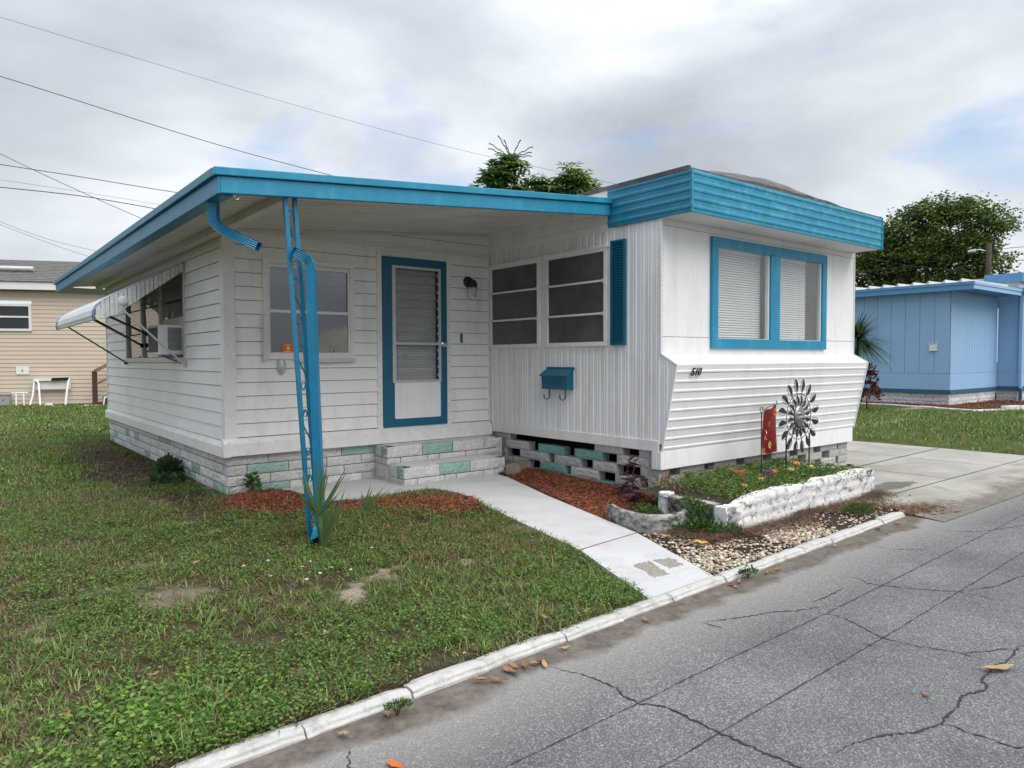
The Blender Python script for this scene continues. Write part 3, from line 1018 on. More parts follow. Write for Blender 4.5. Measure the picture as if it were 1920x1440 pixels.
def corrugated_side(mb, x, sgn, y0, y1, holes, z0=.60, z1=3.15):
    per = .102
    prof = [(0, 0), (.026, 0), (.034, .007), (.044, .007), (.052, 0), (.066, 0), (.072, .0045), (.080, .0045), (.086, 0)]
    ys, offs = [], []
    k = int(math.floor(y0 / per))
    while k * per < y1 + per:
        for dy, o in prof:
            ys.append(k * per + dy); offs.append(o)
        k += 1
    for i in range(len(ys) - 1):
        a, b, oa, ob = ys[i], ys[i + 1], offs[i], offs[i + 1]
        if b < y0 or a > y1: continue
        a2, b2 = max(a, y0), min(b, y1)
        def segs(u):
            zz = [(z0, z1)]
            for h in holes:
                if h[0] < (a2 + b2) / 2 < h[1]:
                    zz = [s for q in zz for s in ((q[0], min(q[1], h[2])), (max(q[0], h[3]), q[1])) if s[1] - s[0] > 1e-4]
            return zz
        if b2 <= YT:
            # inside the bump: clip to the kinked outline
            m = (a2 + b2) / 2
            zl = 1.39 - (m - 4.415) / (4.59 - 4.415) * (1.39 - .53)
            zh = 1.49 - (YT - m) / .188 * .10
            lo, hi = max(z0, zl), zh
            if hi <= lo: continue
            zz = [(lo, hi)]
        else:
            zz = segs(0)
        for s0, s1 in zz:
            q = [(x + sgn * oa, a2, s0), (x + sgn * ob, b2, s0), (x + sgn * ob, b2, s1), (x + sgn * oa, a2, s1)]
            mb.quad(*(q if sgn > 0 else q[::-1]))
mb = MB()
SW1 = (6.44, 7.375, 1.615, 2.61)
SW2 = (5.345, 6.285, 1.615, 2.615)
corrugated_side(mb, XI, -1, 4.415, 5.24, [], .60, 2.90)
corrugated_side(mb, XI, -1, 5.24, 7.45, [SW1, SW2], .60, 2.815)
obj('wall', mb, 'metal_white', H)
mb = MB()
corrugated_side(mb, 9.47, 1, 4.415, 14.9, [], .53, 3.2)
mb.box(XI + .02, 9.46, 14.88, 14.9, .5, 3.2)
mb.box(XI + .001, XI + .015, 7.45, 14.88, .55, 3.2)
mb.box(XI + .5, XI + .52, 5.2, 14.88, .56, 3.2)
obj('wall', mb, 'metal_white', H)
# flat boards above the corrugation under the porch ceiling
mb = MB()
for z0, z1, o in ((2.815, 2.885, .012), (2.887, 2.985, .017), (2.987, 3.12, .022)):
    mb.box(XI - o, XI + .01, 4.62 if z0 > 3 else 5.24, YF, z0, z1)
obj('wall_board', mb, 'siding_white', H, bevel=.003)
mb = MB()
mb.box(XI - .018, XI + .02, 4.62, YF - .075, .522, .632)
obj('ledge', mb, 'metal_white', H, bevel=.004)

# --- trailer front: window panel, kink, ribbed lower panel, apron
FH = (6.40, 8.64, 1.60, 2.68)
mb = MB()
def front_ribs(mb, y, x0, x1, z0, z1, holes):
    per = .13
    prof = [(0, 0), (.050, 0), (.060, -.0016), (.072, -.0016), (.082, 0)]
    xs, os = [], []
    k = int(x0 / per) - 1
    while k * per < x1 + per:
        for d, o in prof:
            xs.append(k * per + d); os.append(o)
        k += 1
    for i in range(len(xs) - 1):
        a, b = max(xs[i], x0), min(xs[i + 1], x1)
        if b <= a: continue
        zz = [(z0, z1)]
        cuts = [a, b] + [h[k] for h in holes for k in (0, 1) if a < h[k] < b]
        cuts.sort()
        for c0, c1 in zip(cuts[:-1], cuts[1:]):
            zz = [(z0, z1)]
            for h in holes:
                if h[0] <= (c0 + c1) / 2 <= h[1]:
                    zz = [s for q in zz for s in ((q[0], min(q[1], h[2])), (max(q[0], h[3]), q[1])) if s[1] - s[0] > 1e-4]
            for s0, s1 in zz:
                mb.quad((c0, y + os[i], s0), (c1, y + os[i + 1], s0), (c1, y + os[i + 1], s1), (c0, y + os[i], s1))
front_ribs(mb, YT, XI, 9.47, 1.672, 2.765, [FH])
mb.box(XI, FH[0] - .02, YT - .004, YT + .01, 2.768, 2.85)
mb.box(FH[0] - .02, FH[1] + .02, YT - .004, YT + .01, 2.768, 2.85)
mb.box(FH[1] + .02, 9.47, YT - .004, YT + .01, 2.768, 2.85)
mb.quad((XI, YT - .003, 1.49), (9.47, YT - .003, 1.49), (9.47, YT - .003, 1.668), (XI, YT - .003, 1.668))
mb.quad((XI, 4.4125, 1.392), (9.47, 4.4125, 1.392), (9.47, YT - .003, 1.49), (XI, YT - .003, 1.49))
mb.cur = 1
# rows of little screw heads on the seams belong to the trim
for z in (1.668, 2.767, 1.43):
    for k in range(38):
        x = XI + .06 + k * .103
        if z > 1.6 and FH[0] - .07 < x < FH[1] + .07: continue
        y = YT - .004 if z > 1.5 else 4.49
        mb.box(x - .003, x + .003, y - .003, y, z - .003, z + .003)
for k in range(26):
    z = 1.52 + k * .05
    mb.box(XI + .02, XI + .026, YT - .004, YT, z, z + .006)
obj('wall', mb, ['front_white', 'alu_dark'], H)
mb = MB()
# horizontal ribs down the inclined panel
n = 9
S0, S1 = (4.4125, 1.391), (4.588, .53)
L = math.hypot(S1[0] - S0[0], S1[1] - S0[1])
t = ((S1[0] - S0[0]) / L, (S1[1] - S0[1]) / L)
nn = (t[1], -t[0])                                  # outward (towards -y)
st = [0.]
prof = [(0, 0)]
per = L / n
for k in range(n):
    for d, o in ((.0, .0), (.055, .0), (.062, .008), (.078, .008), (.088, -.002), (.0945, -.002)):
        prof.append((k * per + d, o))
prof.append((L, 0))
pts = [(S0[0] + t[0] * d + nn[0] * o, S0[1] + t[1] * d + nn[1] * o) for d, o in prof]
for (ya, za), (yb, zb) in zip(pts[:-1], pts[1:]):
    mb.quad((XI, yb, zb), (9.47, yb, zb), (9.47, ya, za), (XI, ya, za))
obj('lower_panel', mb, 'front_white', H)
mb = MB()
mb.box(XI - .022, 9.44, YT - .022, YT + .03, .345, .528)
mb.box(XI - .024, XI + .02, YT + .03, 4.70, .345, .52)
obj('apron', mb, 'front_white', H, bevel=.004)
for xa in (XI - .003, 9.466):
    mb = MB()
    mb.box(xa - .010, xa + .014, YT - .010, YT + .012, 1.49, 2.83)
    mb.obox((xa, YT - .006, 1.495), (xa, 4.408, 1.390), .02, .012, (1, 0, 0))
    mb.obox((xa, 4.405, 1.395), (xa, 4.585, .53), .02, .012, (1, 0, 0))
    obj('corner_trim', mb, 'front_white', H)

# --- trailer roof and its ribbed fascia
FY = 4.232
def fascia_profile(z0, z1):
    n = 5
    per = (z1 - z0) / n
    p = [(0, z0)]
    for k in range(n):
        for d, o in ((.002, .003), (.030, .003), (.041, .0095), (.058, .0095), (.070, .004)):
            p.append((o, z0 + k * per + d))
    p += [(.004, z1 - .006), (-.004, z1)]
    return p
mb = MB()
pf = fascia_profile(2.832, 3.236)
for (oa, za), (ob, zb) in zip(pf[:-1], pf[1:]):
    mb.quad((XI, FY - oa, za), (9.42, FY - oa, za), (9.42, FY - ob, zb), (XI, FY - ob, zb))
mb.box(XI + .002, 9.42, FY + .004, FY + .02, 2.834, 3.232)
obj('fascia', mb, 'teal_fascia', H)
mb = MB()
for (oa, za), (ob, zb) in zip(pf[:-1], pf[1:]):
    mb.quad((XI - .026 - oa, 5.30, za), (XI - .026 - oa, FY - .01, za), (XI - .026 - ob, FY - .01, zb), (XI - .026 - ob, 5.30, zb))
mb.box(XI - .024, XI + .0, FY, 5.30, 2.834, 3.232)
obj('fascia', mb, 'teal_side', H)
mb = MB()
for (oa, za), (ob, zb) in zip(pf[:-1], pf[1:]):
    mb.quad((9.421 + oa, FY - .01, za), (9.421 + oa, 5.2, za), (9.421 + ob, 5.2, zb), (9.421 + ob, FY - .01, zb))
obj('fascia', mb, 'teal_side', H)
mb = MB()
mb.box(XI - .032, XI - .002, FY - .016, FY + .012, 2.828, 3.24)
obj('fascia_corner', mb, 'teal_fascia', H, bevel=.006)
mb = MB()
mb.box(9.41, 9.436, FY - .016, FY + .012, 2.828, 3.24)
obj('fascia_corner', mb, 'teal_fascia', H, bevel=.006)
mb = MB()
mb.box(XI - .02, 9.42, FY + .005, YT - .006, 2.836, 2.85)
obj('soffit', mb, 'ceiling_white', H)
mb = MB()
nx, nyv = 26, 60
vs, fs = [], []
for j in range(nyv + 1):
    y = FY + .10 + (14.9 - FY - .10) * j / nyv
    for i in range(nx + 1):
        x = XI - .02 + (9.44 - XI + .04) * i / nx
        u = (x - 7.48) / 1.95
        e = min(1, (y - FY - .1) / .35)
        z = 3.246 + .275 * max(0, 1 - u * u) * (.25 + .75 * e) + .010 * math.sin(j * 2.1 + i * .6) * math.sin(i * 1.3)
        vs.append((x, y, z))
for j in range(nyv):
    for i in range(nx):
        a = j * (nx + 1) + i
        fs.append((a, a + 1, a + nx + 2, a + nx + 1))
for i in range(nx):
    a, b = vs[i], vs[i + 1]
    fs.append((i + 1, i, len(vs), len(vs) + 1)); vs += [(a[0], a[1], 3.235), (b[0], b[1], 3.235)]
mb.add(vs, fs)
mb.box(XI - .034, XI - .002, FY + .02, 14.9, 3.226, 3.27)
mb.box(9.42, 9.45, FY + .02, 14.9, 3.226, 3.26)
mb.box(XI - .02, 9.42, FY + .0, FY + .11, 3.228, 3.246)
obj('trailer_roof', mb, 'roof_grey', H)
mb = MB()
mb.box(XI - .026, XI - .004, 5.31, 6.3, 3.12, 3.225)
obj('flashing', mb, 'roof_white', H)

# --- porch roof over the addition: tin pan roof, boarded ceiling, teal fascia
RX0, RX1, RY0, RY1 = 1.525, XI - .03, 5.25, 14.55
mb = MB()
n = 24
for i in range(n):
    xa, xb = RX0 + (RX1 - RX0) * i / n, RX0 + (RX1 - RX0) * (i + 1) / n
    mb.quad((xa, RY0, zt(xa)), (xb, RY0, zt(xb)), (xb, RY1, zt(xb)), (xa, RY1, zt(xa)))
obj('porch_roof', mb, 'roof_white', H)
mb = MB()
# ceiling boards run across, with narrow grooves
y = RY0 + .05
per = .105
while y < RY1 - .05:
    ya, yb = y, min(y + per, RY1 - .04)
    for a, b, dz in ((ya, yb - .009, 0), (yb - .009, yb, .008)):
        mb.cur = 1 if dz else 0  # groove shade between the boards is put into the colour
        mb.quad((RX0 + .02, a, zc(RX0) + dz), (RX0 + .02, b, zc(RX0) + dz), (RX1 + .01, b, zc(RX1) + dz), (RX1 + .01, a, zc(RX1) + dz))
    mb.quad((RX0 + .02, yb - .009, zc(RX0)), (RX1, yb - .009, zc(RX1)), (RX1, yb - .009, zc(RX1) + .008), (RX0 + .02, yb - .009, zc(RX0) + .008))
    mb.quad((RX0 + .02, yb, zc(RX0) + .008), (RX1, yb, zc(RX1) + .008), (RX1, yb, zc(RX1)), (RX0 + .02, yb, zc(RX0)))
    mb.cur = 0
    y += per
obj('ceiling', mb, ['ceiling_white', 'grime_shade'], H)
def slantbox(mb, x0, x1, y0, y1, lo, hi):
    vs = [(x0, y0, lo(x0)), (x1, y0, lo(x1)), (x0, y1, lo(x0)), (x1, y1, lo(x1)), (x0, y0, hi(x0)), (x1, y0, hi(x1)), (x0, y1, hi(x0)), (x1, y1, hi(x1))]
    mb.add(vs, [(0, 2, 3, 1), (4, 5, 7, 6), (0, 1, 5, 4), (2, 6, 7, 3), (0, 4, 6, 2), (1, 3, 7, 5)])
mb = MB()
slantbox(mb, RX0 + .03, XI - .045, RY0, RY0 + .045, lambda x: zt(x) - .172, lambda x: zt(x) - .052)
slantbox(mb, RX0 - .015, XI - .03, RY0 - .022, RY0 + .045, lambda x: zt(x) - .050, lambda x: zt(x) + .008)
obj('fascia', mb, 'teal_bright', H, bevel=.005)
mb = MB()
mb.box(RX0 + .012, RX0 + .03, RY0 - .001, RY1, 2.625, 2.748)
mb.box(RX0 + .03, RX0 + .13, RY0 + .047, RY1, 2.625, 2.640)
mb.box(RX0 + .12, RX0 + .135, RY0 + .047, RY1, 2.640, 2.70)
mb.box(RX0 - .017, RX0 + .03, RY0 + .046, RY1 + .01, 2.750, 2.810)
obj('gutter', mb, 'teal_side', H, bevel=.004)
mb = MB()
mb.box(2.10, 2.16, RY0 + .05, 14.3, 2.70, zc(2.1) - .002)
mb.box(2.085, 2.175, RY0 + .05, 14.3, 2.688, 2.70)
mb.box(2.17, XI - .03, YF - .03, YF - .014, 2.755, 2.79)
for a, b in ((2.2, XI - .03),):
    slantbox(mb, a, b, YF - .028, YF - .014, lambda x: zc(x) - .03, lambda x: zc(x) - .002)
obj('ceiling_beam', mb, 'ceiling_white', H)
mb = MB()
mb.box(RX0 + .03, 5.5, RY1 - .04, RY1, 2.62, 2.72)
obj('back_fascia', mb, 'ceiling_white', H)
# two little screw hooks under the fascia
mb = MB()
hk = [(0, 0), (0, -.02), (.01, -.033), (.024, -.034), (.032, -.022)]
mb.tube([(1.66 + a, RY0 + .03, 2.640 + b) for a, b in hk], .003, 6)
obj('hook', mb, 'steel', H)

# --- upper elbow of the broken downspout
mb = MB()
mb.rtube([(1.60, 5.58, 2.64), (1.60, 5.58, 2.52), (1.605, 5.575, 2.48), (1.625, 5.56, 2.445), (1.665, 5.53, 2.415), (1.80, 5.42, 2.335), (1.86, 5.37, 2.298)], .085, .065, (.55, .83, 0), .10)
obj('downspout', mb, 'teal_pipe', H)

# --- windows and door
def frame_rect(mb, ax, c, sgn, a0, a1, z0, z1, w, proud, depth=.0, bars=(), vbars=(), bw=.02):
    def bx(u0, u1, w0, w1, p=proud):
        lo, hi = sorted((c + sgn * p, c - sgn * depth))
        if ax == 'x': mb.box(lo, hi, u0, u1, w0, w1)
        else: mb.box(u0, u1, lo, hi, w0, w1)
    bx(a0, a1, z1 - w, z1); bx(a0, a1, z0, z0 + w)
    bx(a0, a0 + w, z0 + w, z1 - w); bx(a1 - w, a1, z0 + w, z1 - w)
    for b in bars: bx(a0 + w, a1 - w, b - bw / 2, b + bw / 2, proud * .7)
    for b in vbars: bx(b - bw / 2, b + bw / 2, z0 + w, z1 - w, proud * .7)

def recess(mb, ax, c, sgn, a0, a1, z0, z1, d):
    """open-fronted lining of a window opening"""
    def P(u, o, z): return (c - sgn * o, u, z) if ax == 'x' else (u, c - sgn * o, z)
    q = [P(a0, 0, z0), P(a1, 0, z0), P(a1, 0, z1), P(a0, 0, z1), P(a0, d, z0), P(a1, d, z0), P(a1, d, z1), P(a0, d, z1)]
    mb.add(q, [(4, 5, 6, 7), (0, 1, 5, 4), (2, 3, 7, 6), (1, 2, 6, 5), (3, 0, 4, 7)])

def slats(mb, ax, c, sgn, a0, a1, z0, z1, d, pitch=.022, tilt=.7, w=.022):
    z = z0
    while z < z1:
        dz, dy = w * math.sin(tilt) / 2, w * math.cos(tilt) / 2
        def P(u, o, zz): return (c - sgn * o, u, zz) if ax == 'x' else (u, c - sgn * o, zz)
        mb.quad(P(a0, d - dy, z - dz), P(a1, d - dy, z - dz), P(a1, d + dy, z + dz), P(a0, d + dy, z + dz))
        z += pitch

# picture window of the trailer front
mb = MB()
frame_rect(mb, 'y', YT, -1, 6.335, 8.705, 1.558, 2.735, .105, .035, .0)
mb.box(7.44, 7.635, YT - .034, YT, 1.663, 2.63)
pw = obj('window', mb, 'teal_bright', H, bevel=.004)
mb = MB()
for a0, a1 in ((6.44, 7.44), (7.635, 8.60)):
    frame_rect(mb, 'y', YT, -1, a0, a1, 1.64, 2.655, .022, .012, .03)
obj('sash', mb, 'front_white', pw)
mb = MB()
for a0, a1 in ((6.46, 7.42), (7.655, 8.58)):
    mb.quad((a0, YT + .004, 1.66), (a1, YT + .004, 1.66), (a1, YT + .004, 2.635), (a0, YT + .004, 2.635))
obj('pane', mb, 'glass', pw)
mb = MB()
recess(mb, 'y', YT + .02, -1, 6.40, 7.52, 1.61, 2.67, .22)
recess(mb, 'y', YT + .02, -1, 7.56, 8.64, 1.61, 2.67, .22)
obj('window_lining', mb, 'room_light', pw)
for a0, a1 in ((6.42, 7.43), (7.58, 8.42)):
    mb = MB()
    slats(mb, 'y', YT, -1, a0, a1, 1.645, 2.62, .10, .027, 1.0, .029)
    mb.box(a0, a1, YT + .085, YT + .115, 2.615, 2.66)
    for u in (.18, .82):
        x = a0 + (a1 - a0) * u
        mb.box(x - .002, x + .002, YT + .083, YT + .086, 1.65, 2.62)
    obj('blind', mb, 'blind', pw)

# the two three-light windows on the trailer side
for (a0, a1, z0, z1) in (SW1, SW2):
    mb = MB()
    frame_rect(mb, 'x', XI, -1, a0 - .024, a1 + .024, z0 - .026, z1 + .028, .046, .028, .0)
    for b in (2.288, 1.938):
        mb.box(XI - .03, XI, a0 + .02, a1 - .02, b - .011, b + .011)
    mb.box(XI - .036, XI, a0 - .04, a1 + .04, z1 + .02, z1 + .045)
    w = obj('window', mb, 'trim_white', H, bevel=.003)
    for zb0, zb1 in ((z0 + .02, 1.927), (1.949, 2.277), (2.299, z1 - .018)):
        mb = MB()
        mb.quad((XI - .010, a1 - .02, zb0), (XI - .010, a0 + .02, zb0), (XI - .016, a0 + .02, zb1), (XI - .016, a1 - .02, zb1))
        obj('pane', mb, 'film', w)
    for zb in (1.927, 2.277):
        for u in (a0 + .02, a1 - .035):
            mb = MB()
            mb.box(XI - .036, XI - .024, u, u + .015, zb - .012, zb + .03)
            obj('clip', mb, 'alu', w)
# shutter
mb = MB()
frame_rect(mb, 'x', XI, -1, 5.062, 5.262, 1.593, 2.690, .022, .035, .0)
mb.box(XI - .012, XI - .008, 5.08, 5.245, 1.61, 2.675)
z = 1.63
while z < 2.65:
    mb.add([(XI - .012, 5.084, z), (XI - .012, 5.24, z), (XI - .032, 5.24, z - .004), (XI - .032, 5.084, z - .004), (XI - .012, 5.084, z + .024), (XI - .012, 5.24, z + .024)],
           [(0, 1, 2, 3), (3, 2, 5, 4), (0, 3, 4), (1, 5, 2)])
    z += .0275
obj('shutter', mb, 'teal_dark', H)

# window beside the porch post
a0, a1, z0, z1 = WIN
mb = MB()
frame_rect(mb, 'y', YF, -1, a0 - .055, a1 + .055, z0 - .055, z1 + .08, .05, .03, .0)
frame_rect(mb, 'y', YF, -1, a0 - .012, a1 + .012, z0 - .012, z1 + .012, .03, .02, .03, (1.965,), (), .032)
aw = obj('window', mb, 'trim_white', H, bevel=.003)
for b0, b1, o in ((z0 + .014, 1.95, .006), (1.98, z1 - .014, -.004)):
    mb = MB()
    mb.quad((a0 + .016, YF - o, b0), (a1 - .016, YF - o, b0), (a1 - .016, YF - o, b1), (a0 + .016, YF - o, b1))
    obj('pane', mb, 'glass_dark', aw)
mb = MB()
slats(mb, 'y', YF, -1, a0, a1, z0, z1, .07, .026, 1.15, .028)
obj('blind', mb, 'blind_grey', aw)
mb = MB()
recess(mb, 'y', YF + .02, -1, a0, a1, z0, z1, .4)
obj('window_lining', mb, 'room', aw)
# loose flashing strips hanging at the left and below
mb = MB()
mb.rtube([(a0 - .03, YF - .045, 1.93), (a0 - .045, YF - .06, 1.80), (a0 - .04, YF - .055, 1.6), (a0 - .05, YF - .05, 1.44)], .05, .012, (1, 0, 0))
mb.rtube([(a0 + .28, YF - .045, z0 - .065), (a0 + .6, YF - .05, z0 - .07), (a1 + .05, YF - .045, z0 - .062)], .03, .04, (0, 1, 0))
obj('loose_flashing', mb, 'alu', aw)
mb = MB()
mb.lathe((a0 + .13, YF - .02, z0 - .14), [(.0, -.085), (.028, -.06), (.045, -.01), (.048, .04), (.034, .085), (.0, .1)], 14)
obj('wind_latch', mb, 'alu', aw, sm=True)
def roundrect(x0, x1, z0, z1, r, n=5):
    p = []
    for cx, cz, a in ((x1 - r, z0 + r, -90), (x1 - r, z1 - r, 0), (x0 + r, z1 - r, 90), (x0 + r, z0 + r, 180)):
        for k in range(n + 1):
            t = math.radians(a + 90 * k / n)
            p.append((cx + r * math.cos(t), cz + r * math.sin(t)))
    return p
mb = MB()
mb.prism(roundrect(2.80, 2.935, 1.528, 1.625, .018), 'y', YF - .012, YF - .009)
st = obj('sticker', mb, 'orange', aw)
st['label'] = 'orange rounded window sticker with a small yellow emblem'
mb = MB()
for x0, x1, zz in ((2.835, 2.90, 1.606), (2.83, 2.905, 1.542)):
    n = 6
    for k in range(n):
        u0 = x0 + (x1 - x0) * k / n
        mb.box(u0, u0 + (x1 - x0) / n * .72, YF - .0145, YF - .0135, zz - .005, zz + .005)
mb.disc((2.868, YF - .0135, 1.574), (0, -1, 0), .018, .001, 8)
mb.box(2.86, 2.876, YF - .0165, YF - .0155, 1.556, 1.592)
obj('sticker_print', mb, 'cream', aw)
mb = MB()
mb.prism([(3.34, 1.53), (3.435, 1.535), (3.44, 1.58), (3.405, 1.615), (3.345, 1.61)], 'y', YF - .012, YF - .009)
s2 = obj('sticker', mb, 'silver', aw)
s2['label'] = 'small silver and black cut-out window sticker'

# door
mb = MB()
frame_rect(mb, 'y', YF, -1, 3.918, 4.930, .618, 2.702, .062, .022, .05)
mb.box(3.918, 4.93, YF - .03, YF, .612, .64)
mb.cur = 1
for k in range(22):
    z = .70 + k * .09
    for x in (3.945, 4.905): mb.box(x - .003, x + .003, YF - .026, YF - .0225, z, z + .006)
for k in range(9):
    x = 3.98 + k * .11
    mb.box(x, x + .006, YF - .026, YF - .0225, 2.672, 2.678)
obj('door_frame', mb, ['trim_white', 'alu_dark'], H)
mb = MB()
d0, d1, e0, e1 = 3.984, 4.866, .655, 2.650
g0, g1, h0, h1 = 4.118, 4.750, 1.198, 2.535
yq = YF - .006
for x0, x1, za, zb in ((d0, g0, e0, e1), (g1, d1, e0, e1), (g0, g1, h1, e1), (g0, g1, e0, h0)):
    mb.box(x0, x1, yq - .03, yq + .01, za, zb)
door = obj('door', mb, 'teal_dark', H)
mb = MB()
mb.prism(roundrect(4.128, 4.762, .752, 1.186, .02), 'y', yq - .040, yq - .031)
obj('panel', mb, 'front_white', door)
mb = MB()
frame_rect(mb, 'y', yq - .03, -1, g0 - .018, g1 + .018, h0 - .02, h1 + .015, .03, .018, .0)
mb.box(g0, g1, yq - .045, yq - .01, 1.625, 1.655)
for k in range(13):
    z = h0 + .05 + k * .1
    mb.box(g1 - .03, g1 - .012, yq - .052, yq - .03, z, z + .03)
mb.box(g0 + .012, g0 + .03, yq - .040, yq - .02, h0, h1)
obj('louvre_frame', mb, 'alu', door)
mb = MB()
z = h0 + .012
while z < h1 - .06:
    mb.quad((g0 + .02, yq - .030, z), (g1 - .03, yq - .030, z), (g1 - .03, yq - .004, z + .104), (g0 + .02, yq - .004, z + .104))
    z += .0955
lp = obj('louvre_pane', mb, 'glass', door)
mb = MB()
z = h0 + .012
while z < h1 - .06:
    mb.box(g0 + .02, g1 - .03, yq - .034, yq - .0295, z - .003, z + .002)
    z += .0955
obj('louvre_edge', mb, 'alu_dark', door)
mb = MB()
slats(mb, 'y', yq, -1, g0, g1, h0, h1, .05, .024, 1.0, .026)
obj('blind', mb, 'blind_dark', door)
mb = MB()
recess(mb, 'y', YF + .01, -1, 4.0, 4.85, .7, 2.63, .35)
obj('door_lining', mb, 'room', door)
mb = MB()
mb.lathe((4.812, yq - .03, 1.634), [(.030, 0), (.032, .006), (.016, .012), (.014, .03), (.026, .04), (.030, .055), (.022, .068), (.004, .07)], 18, (0, -1, 0))
obj('knob', mb, 'steel', door, sm=True)
mb = MB()
mb.prism(roundrect(5.08, 5.112, 1.655, 1.775, .012), 'y', YF - .02, YF - .008)
obj('hook_plate', mb, 'rust', H)

# three-bay window of the left wall
a0, a1, z0, z1 = LW
mb = MB()
frame_rect(mb, 'x', XL, -1, a0 - .05, a1 + .05, z0 - .04, z1 + .05, .055, .028, .05)
for v in (11.2, 10.1):
    mb.box(XL - .024, XL + .05, v - .04, v + .04, z0, z1)
mb.box(XL - .05, XL, a0 - .06, a1 + .06, z0 - .045, z0 - .02)
lw = obj('window', mb, 'alu', H, bevel=.003)
for u0, u1 in ((a0 + .03, 10.05), (10.15, 11.15), (11.25, a1 - .03)):
    mb = MB()
    zz = z0 + .02
    st = (z1 - z0 - .04) / 3
    for k in range(3):
        if u0 < 9.5 and k == 0: 
            continue
        mb.quad((XL + .012, u1, zz + k * st), (XL + .012, u0, zz + k * st), (XL + .004, u0, zz + (k + 1) * st - .02), (XL + .004, u1, zz + (k + 1) * st - .02))
    obj('pane', mb, 'glass_dark', lw)
mb = MB()
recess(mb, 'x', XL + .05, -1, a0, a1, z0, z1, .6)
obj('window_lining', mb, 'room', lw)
mb = MB()
mb.box(XL + .006, XL + .02, a0 + .02, 10.05, z0 + .36, z0 + .50)
mb.box(XL + .006, XL + .02, 9.60, 10.05, z0, z0 + .36)
obj('filler_board', mb, 'trim_white', lw)

# house number
def text_obj(name, body, size, mname, parent, M, shear=0., offset=0., ext=.002, align='LEFT'):
    cu = D.curves.new(name, 'FONT')
    cu.body = body; cu.size = size; cu.extrude = ext; cu.shear = shear; cu.offset = offset
    cu.align_x = align
    tmp = D.objects.new(name + '_tmp', cu)
    COL.objects.link(tmp)
    dg = bpy.context.evaluated_depsgraph_get()
    me = D.meshes.new_from_object(tmp.evaluated_get(dg))
    D.objects.remove(tmp); D.curves.remove(cu)
    og = Vector(ORG[root(parent).name])
    me.transform(Matrix.Translation(-og) @ M)
    me.materials.clear(); me.materials.append(MATS[mname])
    me.name = name
    o = D.objects.new(name, me)
    link(o, parent)
    return o
ca, sa = math.cos(math.atan2(.175, .86)), math.sin(math.atan2(.175, .86))
Mn = Matrix.Translation((5.77, 4.413, 1.285)) @ Matrix(((1, 0, 0, 0), (0, -sa * 1, -ca, 0), (0, ca, -sa, 0), (0, 0, 0, 1)))
nb = text_obj('house_number', '510', .105, 'black', H, Mn, .22, .0035)
nb['label'] = 'black slanted house number 510 on the white lower panel'

# ------------------------------------------------------------------ steps
T = thing('entry_steps', 'two painted block steps with green accents below the teal door', 'steps', (4.6, 7.1, .08))
rr = random.Random(8)
def step_blocks(mb, x0, x1, yf, yb, z0, z1, greens):
    lo = z0 + (z1 - z0) * .36
    # front face: thin course below, tall blocks above
    u = x0
    k = 0
    while u < x1 - .01:
        L = [.46, .42, .47, .30][k % 4]
        e = min(u + L, x1)
        mb.col = (.36, .57, .49) if k in greens else tuple(np.array((.76, .755, .73)) * rr.uniform(.92, 1.04))
        rough_block(mb, 'y', yf, -1, u, e - .010, lo + .005, z1, .1, rr, .004)
        u = e; k += 1
    u = x0
    k = 0
    while u < x1 - .01:
        e = min(u + [.17, .36, .16, .38][k % 4], x1)
        mb.col = tuple(np.array((.73, .72, .69)) * rr.uniform(.9, 1.04))
        rough_block(mb, 'y', yf + .002, -1, u, e - .009, z0, lo - .005, .1, rr, .003)
        u = e; k += 1
    # left side
    n = 2
    for k in range(n):
        a, b = yf + (yb - yf) * k / n, yf + (yb - yf) * (k + 1) / n
        mb.col = (.27, .44, .38) if k == 0 else (.66, .655, .64)
        rough_block(mb, 'x', x0, -1, a + .008, b - .004, lo + .004, z1, .1, rr, .004)
        mb.col = (.66, .65, .63)
        rough_block(mb, 'x', x0, -1, a + .008, b - .004, z0, lo - .003, .1, rr, .003)
        mb.col = (.68, .67, .65)
        rough_block(mb, 'x', x1, 1, a + .008, b - .004, z0, z1, .1, rr, .004)
    mb.col = None
mb = MB()
step_blocks(mb, 3.88, 5.27, 6.75, 7.10, .075, .272, {1})
step_blocks(mb, 3.87, 5.50, 7.10, YF - .005, .270, .468, {1})
for k in range(1):
    mb.col = (.64, .63, .61)
    rough_block(mb, 'x', 3.875, -1, 7.11, YF - .01, .075, .265, .1, rr, .004)
    rough_block(mb, 'y', 7.105, -1, 5.28, 5.50, .07, .265, .1, rr, .004)
mb.col = None
mb.cur = 1
mb.box(3.90, 5.25, 6.77, 7.09, .06, .262)
mb.box(3.895, 5.48, 7.12, YF - .012, .06, .458)
obj('blocks', mb, ['block', 'mortar'], T)
mb = MB()
mb.box(3.96, 5.19, 6.84, 7.10, .262, .2745)
mb.box(3.95, 5.42, 7.19, YF - .008, .458, .4705)
obj('tread', mb, 'tread', T)

